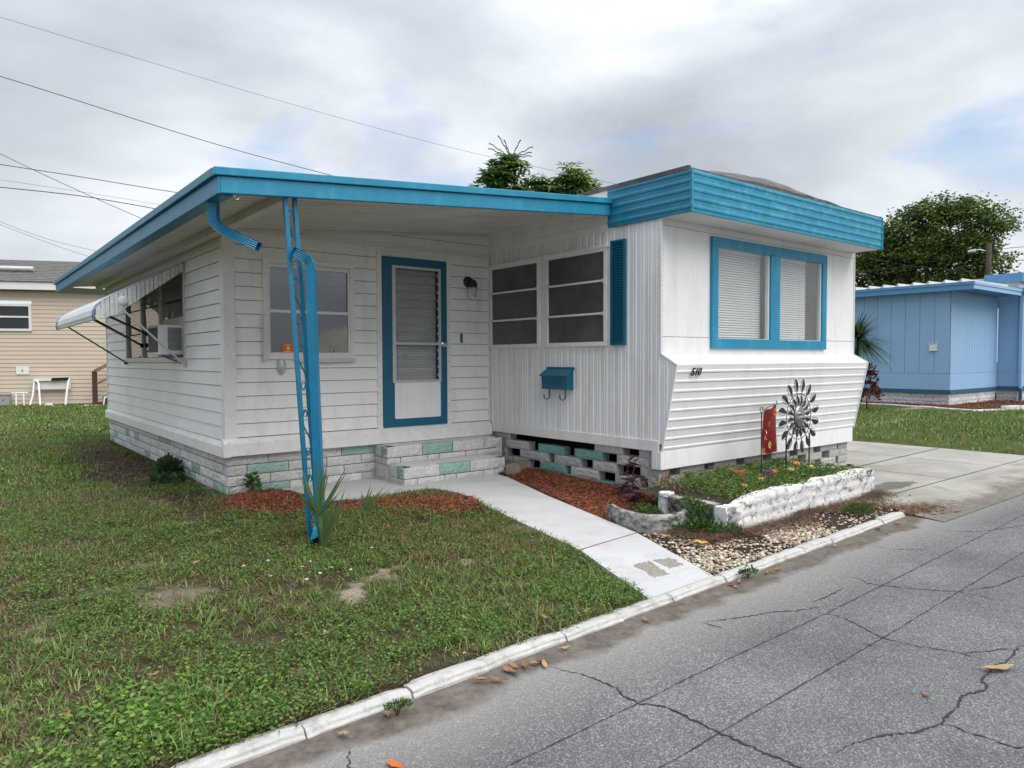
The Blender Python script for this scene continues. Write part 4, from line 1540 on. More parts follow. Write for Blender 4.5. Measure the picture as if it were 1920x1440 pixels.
# ------------------------------------------------------------------ wall lamp, mailbox
T = thing('wall_lamp', 'black jelly-jar porch lamp on the wall right of the door', 'lamp', (5.20, YF, 2.42))
mb = MB()
mb.lathe((5.20, YF - .005, 2.425), [(.068, 0), (.07, .012), (.055, .03), (.032, .04), (.03, .075), (.04, .085)], 22, (0, -1, 0))
mb.lathe((5.212, YF - .105, 2.352), [(.052, 0), (.056, .012), (.055, .05), (.045, .078), (.02, .095)], 20)
obj('lamp_base', mb, 'black_metal', T, sm=True)
m, nt, b = newmat('jar_glass')
b.inputs['Base Color'].default_value = (.72, .73, .72, 1)
b.inputs['Roughness'].default_value = .12
b.inputs['Transmission Weight'].default_value = .75
MATS['jar_glass'] = m
mb = MB()
mb.lathe((5.212, YF - .105, 2.352), [(.048, 0), (.050, -.03), (.048, -.08), (.042, -.115), (.02, -.135), (.004, -.137)], 20)
obj('lamp_shade', mb, 'jar_glass', T, sm=True)

T = thing('mailbox', 'teal wall mailbox with slanted lid and two paper hooks on ribbed wall', 'mailbox', (XI, 6.06, 1.1))
mx0, mx1, my0, my1 = 5.44, XI - .008, 5.845, 6.285
mb = MB()
mb.prism([(mx0, 1.105), (mx1, 1.105), (mx1, 1.33), (mx0, 1.268)], 'y', my0, my1)
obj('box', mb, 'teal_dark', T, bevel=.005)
mb = MB()
mb.prism([(mx0 - .022, 1.252), (mx1, 1.334), (mx1, 1.343), (mx0 - .024, 1.262)], 'y', my0 - .015, my1 + .015)
mb.prism([(mx1 - .008, 1.334), (mx1, 1.334), (mx1, 1.358), (mx1 - .008, 1.358)], 'y', my0 - .012, my1 + .012)
obj('lid', mb, 'teal_dark', T)
mb = MB()
for k in range(5):                         # raised scroll ornament along the front
    yy = 6.065 + (k - 2) * .052
    s = .026 if k == 2 else .018
    mb.tube([(mx0 - .003, yy + s * math.cos(t), 1.19 + s * .8 * math.sin(t)) for t in np.linspace(0, 2 * PI, 13)], .0045, 6, False)
for sg in (-1, 1):
    mb.tube([(mx0 - .003, 6.065 + sg * (.13 + .03 * t), 1.19 + .01 * math.sin(t * 6)) for t in np.linspace(0, 1, 6)], .0045, 6)
obj('ornament', mb, 'teal_dark', T)
for yy in (5.93, 6.20):
    mb = MB()
    mb.rtube([(mx1 - .05, yy, 1.108), (mx1 - .05, yy, 1.03), (mx1 - .06, yy, .998), (mx1 - .09, yy, .982), (mx1 - .122, yy, .995), (mx1 - .135, yy, 1.025), (mx1 - .132, yy, 1.045)], .018, .006, (0, 1, 0))
    obj('hook', mb, 'teal_dark', T)

# ------------------------------------------------------------------ porch post with lower downspout
T = thing('porch_post', 'leaning teal wrought-iron porch post with a broken downspout strapped on', 'porch post', (2.25, 5.32, .05))
pb, pt = Vector((2.255, 5.34, .03)), Vector((2.085, 5.33, 2.72))
def along(t, dx=0., dy=0.):
    p = pb.lerp(pt, t)
    return Vector((p.x + dx, p.y + dy, p.z))
for dx, dy in ((-.05, -.02), (.05, .02)):
    mb = MB()
    mb.obox(along(0, dx * .9, dy), along(1, dx * .9, dy), .030, .030)
    mb.disc(along(.992, dx * .9, dy), (0, 0, 1), .035, .02, 12)
    obj('upright', mb, 'teal_pipe', T)
mb = MB()
for k in range(5):
    t0 = .06 + k * .19
    pts = []
    for i in range(25):
        u = i / 24
        ph = u * 2 * PI
        pts.append(along(t0 + .135 * u, .030 * math.sin(ph) , .012 * math.sin(ph)))
    mb.rtube(pts, .018, .005, (0, 1, 0))
    for t1, sg in ((t0 + .012, 1), (t0 + .123, -1)):
        mb.rtube([along(t1 + .010 * math.sin(a), sg * .004 + .02 * math.cos(a) * sg, .006) for a in np.linspace(-.5, 4.6, 14)], .018, .005, (0, 1, 0))
    mb.obox(along(t0 - .012, -.04, -.016), along(t0 - .012, .04, .016), .012, .006)
obj('scrollwork', mb, 'teal_pipe', T)
mb = MB()
sd = (.62, .78, 0)
mb.rtube([(2.075, 5.235, 2.270), (2.150, 5.235, 2.235)], .080, .062, sd, .10)
mb.rtube([(2.150, 5.235, 2.235), (2.180, 5.235, 2.218), (2.200, 5.236, 2.190), (2.206, 5.237, 2.15)], .072, .062, sd, .07)
mb.rtube([(2.206, 5.237, 2.15), (2.225, 5.238, 1.4), (2.265, 5.24, .17)], .070, .062, sd, .0)
mb.rtube([(2.266, 5.24, .20), (2.262, 5.23, .155), (2.245, 5.195, .12), (2.165, 5.06, .075)], .100, .078, sd, .10)
obj('downspout', mb, 'teal_pipe', T)

# ------------------------------------------------------------------ window awning
T = thing('window_awning', 'weathered white aluminium window awning with blue end stripes on four arms', 'awning', (XL, 10.5, 2.56))
prof = [(2.20, 2.585), (1.95, 2.44), (1.70, 2.30), (1.50, 2.19), (1.40, 2.13), (1.33, 2.075), (1.295, 2.01), (1.285, 1.95), (1.295, 1.90)]
Y0, Y1 = 8.86, 12.3
mb = MB()
for (xa, za), (xb, zb) in zip(prof[:-1], prof[1:]):
    n = 1
    mb.quad((xa, Y0, za), (xa, Y1, za), (xb, Y1, zb), (xb, Y0, zb))
    mb.quad((xa, Y1, za - .012), (xa, Y0, za - .012), (xb + .012, Y0, zb - .006), (xb + .012, Y1, zb - .006))
obj('cover', mb, 'awning_white', T, sm=True)
for yw in (Y0, Y1):
    mb = MB()
    def ztop(x):
        for (xa, za), (xb, zb) in zip(prof[:-1], prof[1:]):
            if xb <= x <= xa: return zb + (za - zb) * (x - xb) / (xa - xb)
        return prof[-1][1]
    n = 20
    for k in range(n):
        xa, xb = 1.30 + (2.19 - 1.30) * k / n, 1.30 + (2.19 - 1.30) * (k + .88) / n
        o = .010 if k % 2 else 0
        wlow = lambda x: min(ztop(x) - .03, float(np.interp(x, [1.30, 1.47, 2.19], [1.895, 1.945, 2.48])))
        za0, zb0 = wlow(xa), wlow(xb)
        mb.add([(xa, yw - o, za0), (xb, yw - o, zb0), (xb, yw - o, ztop(xb) - .004), (xa, yw - o, ztop(xa) - .004),
                (xa, yw - o + .006, za0), (xb, yw - o + .006, zb0), (xb, yw - o + .006, ztop(xb) - .004), (xa, yw - o + .006, ztop(xa) - .004)],
               [(0, 1, 2, 3), (7, 6, 5, 4), (0, 3, 7, 4), (1, 5, 6, 2), (0, 4, 5, 1)])
    obj('side_wing', mb, 'awning_white', T)
for ys in (8.875, 8.975, 12.12, 12.215):
    mb = MB()
    for (xa, za), (xb, zb) in zip(prof[3:-1], prof[4:]):
        d = Vector((xb - xa, 0, zb - za)).normalized()
        q = Vector((d.z, 0, -d.x)) * .006
        if q.x > 0: q = -q
        mb.quad((xa + q.x, ys, za + q.z), (xa + q.x, ys + .042, za + q.z), (xb + q.x, ys + .042, zb + q.z), (xb + q.x, ys, zb + q.z))
    obj('stripe', mb, 'awning_blue', T)
mb = MB()
mb.lathe((1.56, Y0 - .012, 2.11), [(.05, 0), (.052, .008), (.04, .016), (.01, .02)], 16, (0, -1, 0))
obj('cap', mb, 'awning_white', T, sm=True)
for a, b, mm in (((1.53, 8.86, 2.04), (2.185, 8.86, 1.40), 'alu'), ((1.31, 9.15, 1.915), (2.20, 11.18, 1.66), 'arm_dark'),
                 ((1.45, 9.3, 1.98), (2.20, 10.9, 1.82), 'arm_dark'), ((1.40, 12.28, 1.97), (2.185, 12.28, 1.42), 'arm_dark')):
    mb = MB()
    mb.obox(a, b, .03, .018)
    mb.box(b[0] - .02, b[0] + .02, b[1] - .02, b[1] + .02, b[2] - .03, b[2] + .03)
    obj('arm', mb, mm, T)

# ------------------------------------------------------------------ window air conditioner
T = thing('air_conditioner', 'white window air conditioner with louvred side below the awning', 'air conditioner', (2.1, 9.3, 1.51))
mb = MB()
ax0, ax1, ay0, ay1, az0, az1 = 1.955, 2.24, 9.05, 9.58, 1.515, 1.865
mb.box(ax0, ax1, ay0, ay1, az0, az1)
obj('case', mb, 'ac_white', T, bevel=.012)
mb = MB()
mb.box(ax0 - .006, ax0 - .001, ay0 + .03, ay1 - .03, az0 + .03, az1 - .03)
obj('coil_grille', mb, 'ac_grey', T)
mb = MB()
for k in range(20):
    z = az0 + .055 + k * .0135
    mb.box(ax0 + .10, ax0 + .25, ay0 - .006, ay0 - .001, z, z + .007)
obj('louvres', mb, 'ac_grey', T)
mb = MB()
mb.obox((ax0 + .05, ay0 + .1, az0 - .004), (XL, ay0 + .1, az0 - .10), .02, .02)
mb.box(ax0 + .1, XL, ay0, ay1, az0 - .03, az0 - .005)
obj('support', mb, 'alu_dark', T)
# ------------------------------------------------------------------ raised planter of painted blocks
def roughwall(mb, path, top, thick, zb, rr, step=.035, grooves=(), amp=.008, inside=1):
    """wall along a polyline (left-hand side is the inside); wobbling faces, uneven crest"""
    P = [Vector((p[0], p[1], 0)) for p in path]
    S_, acc = [0.], 0.
    for a, b in zip(P[:-1], P[1:]):
        acc += (b - a).length; S_.append(acc)
    n = max(2, int(acc / step))
    pts = []
    for i in range(n + 1):
        s = acc * i / n
        k = max(j for j in range(len(S_)) if S_[j] <= s + 1e-9)
        k = min(k, len(P) - 2)
        t = (s - S_[k]) / (S_[k + 1] - S_[k])
        pts.append((P[k].lerp(P[k + 1], t), s))
    nz = 10
    rows = []
    for i, (p, s) in enumerate(pts):
        d = (pts[min(i + 1, n)][0] - pts[max(i - 1, 0)][0]).normalized()
        q = Vector((d.y, -d.x, 0))                   # outside
        zt_ = top(s) + rr.uniform(-.003, .003)
        ring = []
        for j in range(nz + 1):
            z = zb + (zt_ - zb) * j / nz
            o = rr.uniform(-amp, amp)
            for g in grooves:
                if abs(z - g) < (zt_ - zb) / nz * .55: o -= .010
            if j == nz: o -= .012
            ring.append(p + q * o + Vector((0, 0, z)))
        ring.append(p - q * thick * .5 + Vector((0, 0, zt_ + rr.uniform(0, .004))))
        ring.append(p - q * (thick - .01) + Vector((0, 0, zt_ - .004)))
        ring.append(p - q * thick + Vector((0, 0, zb)))
        rows.append(ring)
    m = len(rows[0])
    vs = [v for r in rows for v in r]
    fs = [(i * m + k, (i + 1) * m + k, (i + 1) * m + k + 1, i * m + k + 1) for i in range(n) for k in range(m - 1)]
    fs += [tuple(range(m))[::-1], tuple(n * m + k for k in range(m))]
    mb.add(vs, fs)

rr = random.Random(31)
T = thing('raised_planter', 'long low planter of whitewashed mildewed blocks with a broken uneven top', 'planter', (6.3, 3.8, .02))
tx = [0, .17, .3, .42, .55, .70, 1.1, 1.4, 1.66, 2.0, 2.36, 2.6, 2.80]
tz = [.228, .226, .240, .268, .276, .281, .280, .260, .285, .268, .285, .280, .252]
ftop = lambda s: float(np.interp(s, tx, tz)) + .004 * math.sin(s * 23) + .003 * math.sin(s * 51)
mb = MB()
roughwall(mb, [(4.97, 3.43), (7.77, 3.53)], ftop, .13, -.03, rr, .03, (.105, .19), .0025)
roughwall(mb, [(7.78, 3.54), (7.76, 4.12)], lambda s: .25 - .02 * s, .13, -.03, rr, .035, (.10, .185))
obj('wall', mb, 'planter_paint', T, sm=True)
mb = MB()
roughwall(mb, [(5.06, 4.20), (4.975, 3.432)], lambda s: .225 - .006 * math.sin(s * 9), .12, -.03, rr, .03, (.10, .19))
obj('wall', mb, 'planter_old', T, sm=True)
mb = MB()
mb.disc((5.10, 4.16, -.03), (0, 0, 1), .085, .275, 14, .07)
obj('end_block', mb, 'planter_paint', T, bevel=.012)
mb = MB()
n1, n2 = 40, 10
vs, fs = [], []
for i in range(n1 + 1):
    for j in range(n2 + 1):
        u, v = i / n1, j / n2
        x = 5.02 + 2.70 * u
        y = 3.50 + .05 * u + (4.52 - 3.5) * v
        vs.append((x, y, .185 + .03 * v + .018 * (vn(np.array(x * 6), np.array(y * 6), 3) - .5)))
for i in range(n1):
    for j in range(n2):
        a = i * (n2 + 1) + j
        fs.append((a, a + n2 + 1, a + n2 + 2, a + 1))
mb.add(vs, fs)
obj('soil', mb, 'soil', T, sm=True)

T = thing('curved_edging', 'grey mildewed curved concrete edging between the mulch and the planter', 'garden edging', (4.6, 4.0, .02))
arc = [(4.62, 4.40), (4.545, 4.27), (4.50, 4.13), (4.49, 3.99), (4.52, 3.87), (4.60, 3.79), (4.72, 3.755), (4.86, 3.78), (4.96, 3.84)]
fine = []
for i in range(len(arc) - 1):
    for k in range(4):
        t = k / 4
        fine.append((arc[i][0] * (1 - t) + arc[i + 1][0] * t, arc[i][1] * (1 - t) + arc[i + 1][1] * t))
fine.append(arc[-1])
mb = MB()
# the inside lies to the left when walking from the mulch end round to the planter
def edgewall(mb, path, h, th, rr):
    P = [Vector((a, b, 0)) for a, b in path]
    ring = []
    for i, p in enumerate(P):
        d = (P[min(i + 1, len(P) - 1)] - P[max(i - 1, 0)]).normalized()
        q = Vector((d.y, -d.x, 0)) * -1
        z0 = -.02
        e = 1 if 0 < i < len(P) - 1 else .93
        pr = [(-th / 2, z0), (-th / 2, h * .35), (-th / 2 + .003, h * .75), (-th * .40, h * .93), (-th * .2, h), (th * .2, h), (th * .42, h * .93), (th / 2, h * .7), (th / 2, z0)]
        ring.append([p + q * (o * e + rr.uniform(-.002, .002)) + Vector((0, 0, z * e)) for o, z in pr])
    m = len(ring[0])
    mb.add([v for r in ring for v in r], [(i * m + k, (i + 1) * m + k, (i + 1) * m + k + 1, i * m + k + 1) for i in range(len(ring) - 1) for k in range(m - 1)]
           + [tuple(range(m)), tuple((len(ring) - 1) * m + k for k in range(m))[::-1]])
edgewall(mb, fine, .165, .062, rr)
obj('edging', mb, 'planter_old', T, sm=True)

# ------------------------------------------------------------------ garden flag and sun ornament
T = thing('garden_flag', 'small dark red autumn garden flag with yellow flower on a black wire stand', 'garden flag', (6.49, 4.08, .2))
mb = MB()
mb.tube([(6.495, 4.08, .12), (6.49, 4.08, .90)], .0055, 8)
mb.tube([(6.49 + .026 * math.sin(t), 4.08, .928 - .026 * math.cos(t)) for t in np.linspace(0, 2 * PI, 15)], .004, 6, False)
mb.tube([(6.51, 4.08, .918), (6.64, 4.08, .958), (6.765, 4.08, .968), (6.775, 4.08, .99), (6.768, 4.08, 1.005), (6.755, 4.08, 1.0)], .0042, 6)
obj('stand', mb, 'black_metal', T)
mb = MB()
nx, nz = 12, 20
vs, fs = [], []
fl = lambda u, v: (6.53 + .235 * u, 4.075 + .018 * math.sin(u * 5 + v * 3) * (1 - .5 * v) + .012 * (1 - v), .915 + .045 * u - (.45 + .035 * u) * (1 - v) + .006 * math.sin(u * 9))
for j in range(nz + 1):
    for i in range(nx + 1):
        vs.append(fl(i / nx, j / nz))
k0 = len(vs)
vs += [(a, b + .003, c) for a, b, c in vs]
for j in range(nz):
    for i in range(nx):
        a = j * (nx + 1) + i
        fs += [(a, a + 1, a + nx + 2, a + nx + 1), (k0 + a + nx + 1, k0 + a + nx + 2, k0 + a + 1, k0 + a)]
mb.add(vs, fs)
obj('cloth', mb, 'flagcloth', T, sm=True)
rf = random.Random(9)
def flower(mb, u, v, r, n=11, sq=.75):
    c = fl(u, v)
    for k in range(n):
        a = 2 * PI * k / n + .1
        b = .5
        r1 = r * rf.uniform(.8, 1.05)
        p = [(c[0] + sq * r1 * rr_ * math.cos(a + da), c[1] - .0085 - .001 * (k % 2), c[2] + r1 * rr_ * math.sin(a + da)) for rr_, da in ((.15, 0), (.6, -.22), (1., 0), (.6, .22))]
        mb.quad(*p)
mb = MB(); flower(mb, .48, .2, .052)
obj('flower', mb, 'flag_yellow', T)
for fa in ((.85, .86, .06, 9), (.88, .27, .035, 9), (.08, .07, .045, 9)):
    mb = MB(); flower(mb, *fa)
    obj('flower', mb, 'flag_orange', T)
RX = Matrix.Rotation(PI / 2, 4, 'X')
for body, u, v, sz, mm in (('M', .30, .60, .085, 'flag_orange'), ('we', .18, .44, .085, 'flag_white'), ('iO', .12, .31, .075, 'flag_orange')):
    c = fl(u, v)
    text_obj('lettering', body, sz, mm, T, Matrix.Translation((c[0], c[1] - .008, c[2])) @ RX, .15, .0008, .0005)

T = thing('sun_ornament', 'dark metal sun face garden ornament with leaf-shaped rays on two stakes', 'garden ornament', (7.30, 4.12, .2))
SC = Vector((7.30, 4.13, .815))
def ray(mb, a, r0, r1, w, tw=.35):
    d = Vector((math.cos(a), 0, math.sin(a))); q = Vector((-math.sin(a), 0, math.cos(a)))
    n = 9
    L, R = [], []
    for i in range(n):
        t = i / (n - 1)
        ww = w * math.sin(PI * min(1, t * .93 + .03)) ** .8
        c = SC + d * (r0 + (r1 - r0) * t)
        L.append(c + q * ww * .5); R.append(c - q * ww * .5)
    # open wire outline plus a filled half leaf, slightly dished
    mb.tube(L + R[::-1] + [L[0]], .0034, 5, False)
    mid = [(a_ + b_) / 2 + Vector((0, -.006, 0)) for a_, b_ in zip(L, R)]
    side = R
    for i in range(n - 1):
        mb.quad(mid[i] * .55 + L[i] * .45, mid[i + 1] * .55 + L[i + 1] * .45, side[i + 1], side[i])
        mb.quad(side[i] + Vector((0, .002, 0)), side[i + 1] + Vector((0, .002, 0)), mid[i + 1] * .55 + L[i + 1] * .45 + Vector((0, .002, 0)), mid[i] * .55 + L[i] * .45 + Vector((0, .002, 0)))
mb = MB()
for k in range(16):
    a = PI / 2 + (k + .5) * 2 * PI / 16
    ray(mb, a, .272, .412, .078)
    e = SC + Vector((math.cos(a), 0, math.sin(a))) * .12
    f_ = SC + Vector((math.cos(a), 0, math.sin(a))) * .275
    mb.tube([e, f_], .004, 6)
obj('outer_rays', mb, 'sun_metal', T)
mb = MB()
for k in range(16):
    a = PI / 2 + (k + .5) * 2 * PI / 16
    ray(mb, a, .125, .228, .058)
obj('inner_rays', mb, 'sun_metal', T)
mb = MB()
for r in (.25,):
    mb.tube([SC + Vector((r * math.cos(t), .004, r * math.sin(t))) for t in np.linspace(0, 2 * PI, 41)], .0042, 6, False)
mb.tube([SC + Vector((.108 * math.cos(t), .0, .128 * math.sin(t))) for t in np.linspace(0, 2 * PI, 33)], .006, 6, False)
obj('ring', mb, 'sun_metal', T)
mb = MB()
# face: a domed oval with brow, nose, lips and chin pushed forward
n1, n2 = 22, 26
vs, fs = [], []
def relief(u, v):
    g = lambda cu, cv, su, sv: math.exp(-((u - cu) / su) ** 2 - ((v - cv) / sv) ** 2)
    return (.020 * g(0, .02, .11, .30) + .016 * g(0, -.10, .15, .10) + .012 * (g(-.40, .28, .28, .07) + g(.40, .28, .28, .07))
            - .016 * (g(-.38, .10, .18, .09) + g(.38, .10, .18, .09)) + .008 * (g(-.38, .10, .12, .05) + g(.38, .10, .12, .05))
            + .012 * (g(0, -.37, .24, .045) + g(0, -.47, .20, .045)) - .006 * g(0, -.42, .26, .02) + .012 * g(0, -.72, .22, .12)
            + .010 * (g(-.5, -.2, .2, .2) + g(.5, -.2, .2, .2)))
for j in range(n2 + 1):
    for i in range(n1 + 1):
        u, v = -1 + 2 * i / n1, -1 + 2 * j / n2
        r = max(abs(u), abs(v)); h = math.hypot(u, v) or 1
        x, z = u * r / h, v * r / h
        R = math.hypot(x, z)
        y = -.038 * math.sqrt(max(0, 1 - R * R)) - relief(x, z) * (1 - R ** 4)
        vs.append(SC + Vector((x * .104, y, z * .124)))
for j in range(n2):
    for i in range(n1):
        a = j * (n1 + 1) + i
        fs.append((a, a + 1, a + n1 + 2, a + n1 + 1))
mb.add(vs, fs)
obj('face', mb, 'sun_face', T, sm=True)
for x in (7.06, 7.535):
    mb = MB()
    mb.tube([(x, 4.14, .10), (x, 4.14, .62)], .008, 8)
    obj('stake', mb, 'black_metal', T)

# ------------------------------------------------------------------ planter contents
def pumpkin(loc, r, m, label):
    T = thing('pumpkin', label, 'pumpkin', loc)
    mb = MB()
    n1, n2 = 24, 10
    vs, fs = [], []
    for j in range(n2 + 1):
        ph = PI * j / n2
        for i in range(n1):
            t = 2 * PI * i / n1
            q = r * (.88 + .12 * abs(math.cos(t * 4))) * math.sin(ph)
            vs.append((loc[0] + q * math.cos(t), loc[1] + q * math.sin(t), loc[2] + r * .72 * (1 - math.cos(ph)) - (.10 * r if j == n2 else 0)))
    for j in range(n2):
        for i in range(n1):
            i2 = (i + 1) % n1
            fs.append((j * n1 + i, j * n1 + i2, (j + 1) * n1 + i2, (j + 1) * n1 + i))
    mb.add(vs, fs)
    obj('shell', mb, m, T, sm=True)
    mb = MB()
    z = loc[2] + r * 1.38
    mb.tube([(loc[0], loc[1], z - .01), (loc[0] + .003, loc[1], z + .012), (loc[0] + .012, loc[1], z + .022)], [.008, .006, .007], 7)
    obj('stalk', mb, 'pole_wood', T)
pumpkin((6.20, 3.90, .235), .040, 'pumpkin', 'small orange pumpkin in the greenery in front of the brown clay pot')
pumpkin((6.70, 4.05, .240), .042, 'pumpkin', 'small orange pumpkin beside the purple pot, behind the flag')
pumpkin((6.96, 4.02, .240), .042, 'pumpkin_pale', 'pale yellow pumpkin between the sun ornament stakes')
pumpkin((7.36, 4.20, .235), .052, 'pumpkin', 'largest orange pumpkin at the foot of an ornament stake')
pumpkin((7.33, 4.00, .240), .038, 'pumpkin_pale', 'small flat yellow gourd in front of the largest pumpkin')
pumpkin((5.80, 3.82, .240), .032, 'pumpkin', 'tiny orange pumpkin farthest from the sun ornament')
T = thing('flower_pot', 'small purple pot standing in front of the flag', 'flower pot', (6.46, 3.98, .19))
mb = MB()
mb.lathe((6.46, 3.98, .19), [(.035, 0), (.042, .05), (.052, .12), (.055, .13), (.047, .13), (.044, .11), (.02, .108)], 18)
obj('pot', mb, 'pot_purple', T, sm=True)
T = thing('flower_pot', 'round brown clay pot with dried stems by the block skirting', 'flower pot', (6.33, 4.25, .19))
mb = MB()
mb.lathe((6.33, 4.25, .19), [(.06, 0), (.085, .06), (.09, .11), (.082, .125), (.07, .125), (.065, .10), (.02, .1)], 18)
obj('pot', mb, 'pot_clay', T, sm=True)

# ------------------------------------------------------------------ foliage builders
def leafquads(P, Dv, Nv, L, W, bend=.15):
    """diamond-ish leaves: P base, Dv direction, Nv face normal (arrays)"""
    Dv = Dv / (np.linalg.norm(Dv, axis=1, keepdims=True) + 1e-9)
    sx = np.cross(Dv, Nv); sx /= (np.linalg.norm(sx, axis=1, keepdims=True) + 1e-9)
    nn = np.cross(sx, Dv)
    L = L[:, None]; W = W[:, None]
    mid = P + Dv * L * .45 + nn * L * bend
    tip = P + Dv * L
    V = np.stack([P, mid + sx * W * .5, tip, mid - sx * W * .5], 1).reshape(-1, 3)
    n = len(P)
    Q = np.arange(4 * n).reshape(n, 4)
    return V, Q

def rnd_dir(n, rs, zlo=-1, zhi=1):
    z = rs.uniform(zlo, zhi, n); a = rs.uniform(0, 2 * PI, n); r = np.sqrt(np.maximum(0, 1 - z * z))
    return np.stack([r * np.cos(a), r * np.sin(a), z], 1)

def colmix(n, cols, rs, jit=.2):
    c = np.array(cols)[rs.randint(0, len(cols), n)]
    return np.clip(c * rs.uniform(1 - jit, 1 + jit, (n, 1)) * rs.uniform(.93, 1.07, (n, 3)), 0, 1)

def blades(P, L, W, lean, rs, cols, m, name, parent=None, origin=None):
    """grass blades: P (n,3) bases"""
    n = len(P)
    az = rs.uniform(0, 2 * PI, n)
    d = np.stack([np.cos(az), np.sin(az), np.zeros(n)], 1)
    s = np.stack([-np.sin(az), np.cos(az), np.zeros(n)], 1)
    up = np.array([0, 0, 1.])
    ln = lean[:, None]; L1 = L[:, None]; W1 = W[:, None]
    p1 = P + (up * np.cos(ln * .82) + d * np.sin(ln * .82)) * L1 * .5
    p2 = p1 + (up * np.cos(np.minimum(ln * 1.18, 1.75)) + d * np.sin(np.minimum(ln * 1.18, 1.75))) * L1 * .5
    tw = s * W1 * .5
    V = np.stack([P - tw, P + tw, p1 + tw * .9, p1 - tw * .9, p2], 1).reshape(-1, 3)
    b = np.arange(n)[:, None] * 5
    Q = b + np.array([[0, 1, 2, 3]]); T_ = b + np.array([[3, 2, 4]])
    C = np.repeat(cols, 5, 0)
    return npmesh(name, V, Q, T_, C, m, parent, origin)

# ------------------------------------------------------------------ lawn
rs = np.random.RandomState(5)
def outside_hard(x, y):
    bad = inpoly(x, y, WALK) | inpoly(x, y, SLAB) | inpoly(x, y, MULR) | inpoly(x, y, GRAV) | inpoly(x, y, PLANT) | inpoly(x, y, HOUSE)
    bad |= (y < ykerb(x) + .0) | ((x > 4.0) & (y < 7) & (x < 7.9)) | ((x > 7.) & (x < 12.45) & (y < 30))
    return ~bad

def lawn_points(x0, x1, y0, y1, dens, far=False):
    n = int((x1 - x0) * (y1 - y0) * dens)
    x, y = rs.uniform(x0, x1, n), rs.uniform(y0, y1, n)
    ok = outside_hard(x, y)
    x, y = x[ok], y[ok]
    mul, sand, soil = masks(x, y)
    p = np.clip((fbm(x * 1.7, y * 1.7, 5, 4) - .29) * 3.6, .14, 1) * (1 - .91 * mul) * (1 - .95 * sand) * (1 - .72 * soil)
    ok = rs.rand(len(x)) < p
    return x[ok], y[ok]

GREENS = [(.095, .205, .028), (.145, .255, .04), (.055, .13, .02), (.23, .31, .085), (.075, .17, .026)]
STRAW = [(.26, .20, .11), (.19, .15, .08), (.15, .10, .055), (.22, .19, .09)]
def grasscol(x, y, straw):
    n = len(x)
    g = colmix(n, GREENS, rs, .22)
    t = fbm(x * .9 + 3, y * .9, 6, 3)[:, None]
    g = g * (.75 + .55 * t) * np.where(rs.rand(n, 1) < .5, 1, .9)
    st = colmix(n, STRAW, rs, .25)
    br = np.clip(straw + .5 * np.clip((fbm(x * 1.1 + 4, y * 1.1 + 2, 1, 4) - .5) * 3, 0, .55) + 1.1 * np.clip(blob(x, y, 3.45, 5.0, 1.4, .95, 1.1), 0, 1) * 1.7, 0, .88)
    pick = rs.rand(n) < br
    g[pick] = st[pick]
    return np.clip(g, 0, 1)

parts = []
for (x0, x1, y0, y1, d, L0, L1, W) in ((-1.2, 4.2, 2.7, 4.4, 8600, .035, .10, .0052), (-1.3, 4.6, 4.4, 6.6, 6400, .03, .08, .006),
                                       (-1.5, 4.2, 6.6, 9.5, 3300, .03, .075, .006), (-1.8, 2.2, 9.5, 15, 2600, .035, .075, .009), (-2.5, 12, 15, 27, 850, .04, .09, .016)):
    x, y = lawn_points(x0, x1, y0, y1, d)
    parts.append((x, y, rs.uniform(L0, L1, len(x)) * (.6 + .7 * fbm(x * 1.1 + 9, y * 1.1, 2, 3)), np.full(len(x), W) * rs.uniform(.7, 1.3, len(x))))
x = np.concatenate([p[0] for p in parts]); y = np.concatenate([p[1] for p in parts])
L = np.concatenate([p[2] for p in parts]); W = np.concatenate([p[3] for p in parts])
# gather half of the nearer blades into coarse tufts
near_ = np.where((y < 7) & (rs.rand(len(x)) < .6))[0]
tc_ = near_[rs.randint(0, len(near_), len(near_) // 8)]
pick_ = tc_[rs.randint(0, len(tc_), len(near_))]
x[near_] = x[pick_] + rs.normal(0, .011, len(near_)); y[near_] = y[pick_] + rs.normal(0, .011, len(near_))
L[near_] = L[pick_] * rs.uniform(.75, 1.35, len(near_))
ok_ = outside_hard(x, y); x, y, L, W = x[ok_], y[ok_], L[ok_], W[ok_]
lean = np.clip(rs.normal(1.0, .30, len(x)), .2, 1.42)
P = np.stack([x, y, gz(x, y) - .004], 1)
o = blades(P, L, W, lean, rs, grasscol(x, y, .16), 'blade', 'lawn_grass')
tag(o, 'patchy coarse green lawn grass in front of the mobile home', 'grass', None, 'stuff')
# dead thatch lying flat
x, y = lawn_points(-1.2, 4.3, 2.62, 8.5, 3600)
P = np.stack([x, y, gz(x, y) + rs.uniform(.002, .012, len(x))], 1)
o = blades(P, rs.uniform(.03, .08, len(x)), np.full(len(x), .0032), np.full(len(x), 1.28), rs, colmix(len(x), STRAW + [(.1, .065, .04)], rs, .3), 'blade', 'dry_thatch')
tag(o, 'dead brown thatch lying between the grass blades', 'thatch', None, 'stuff')
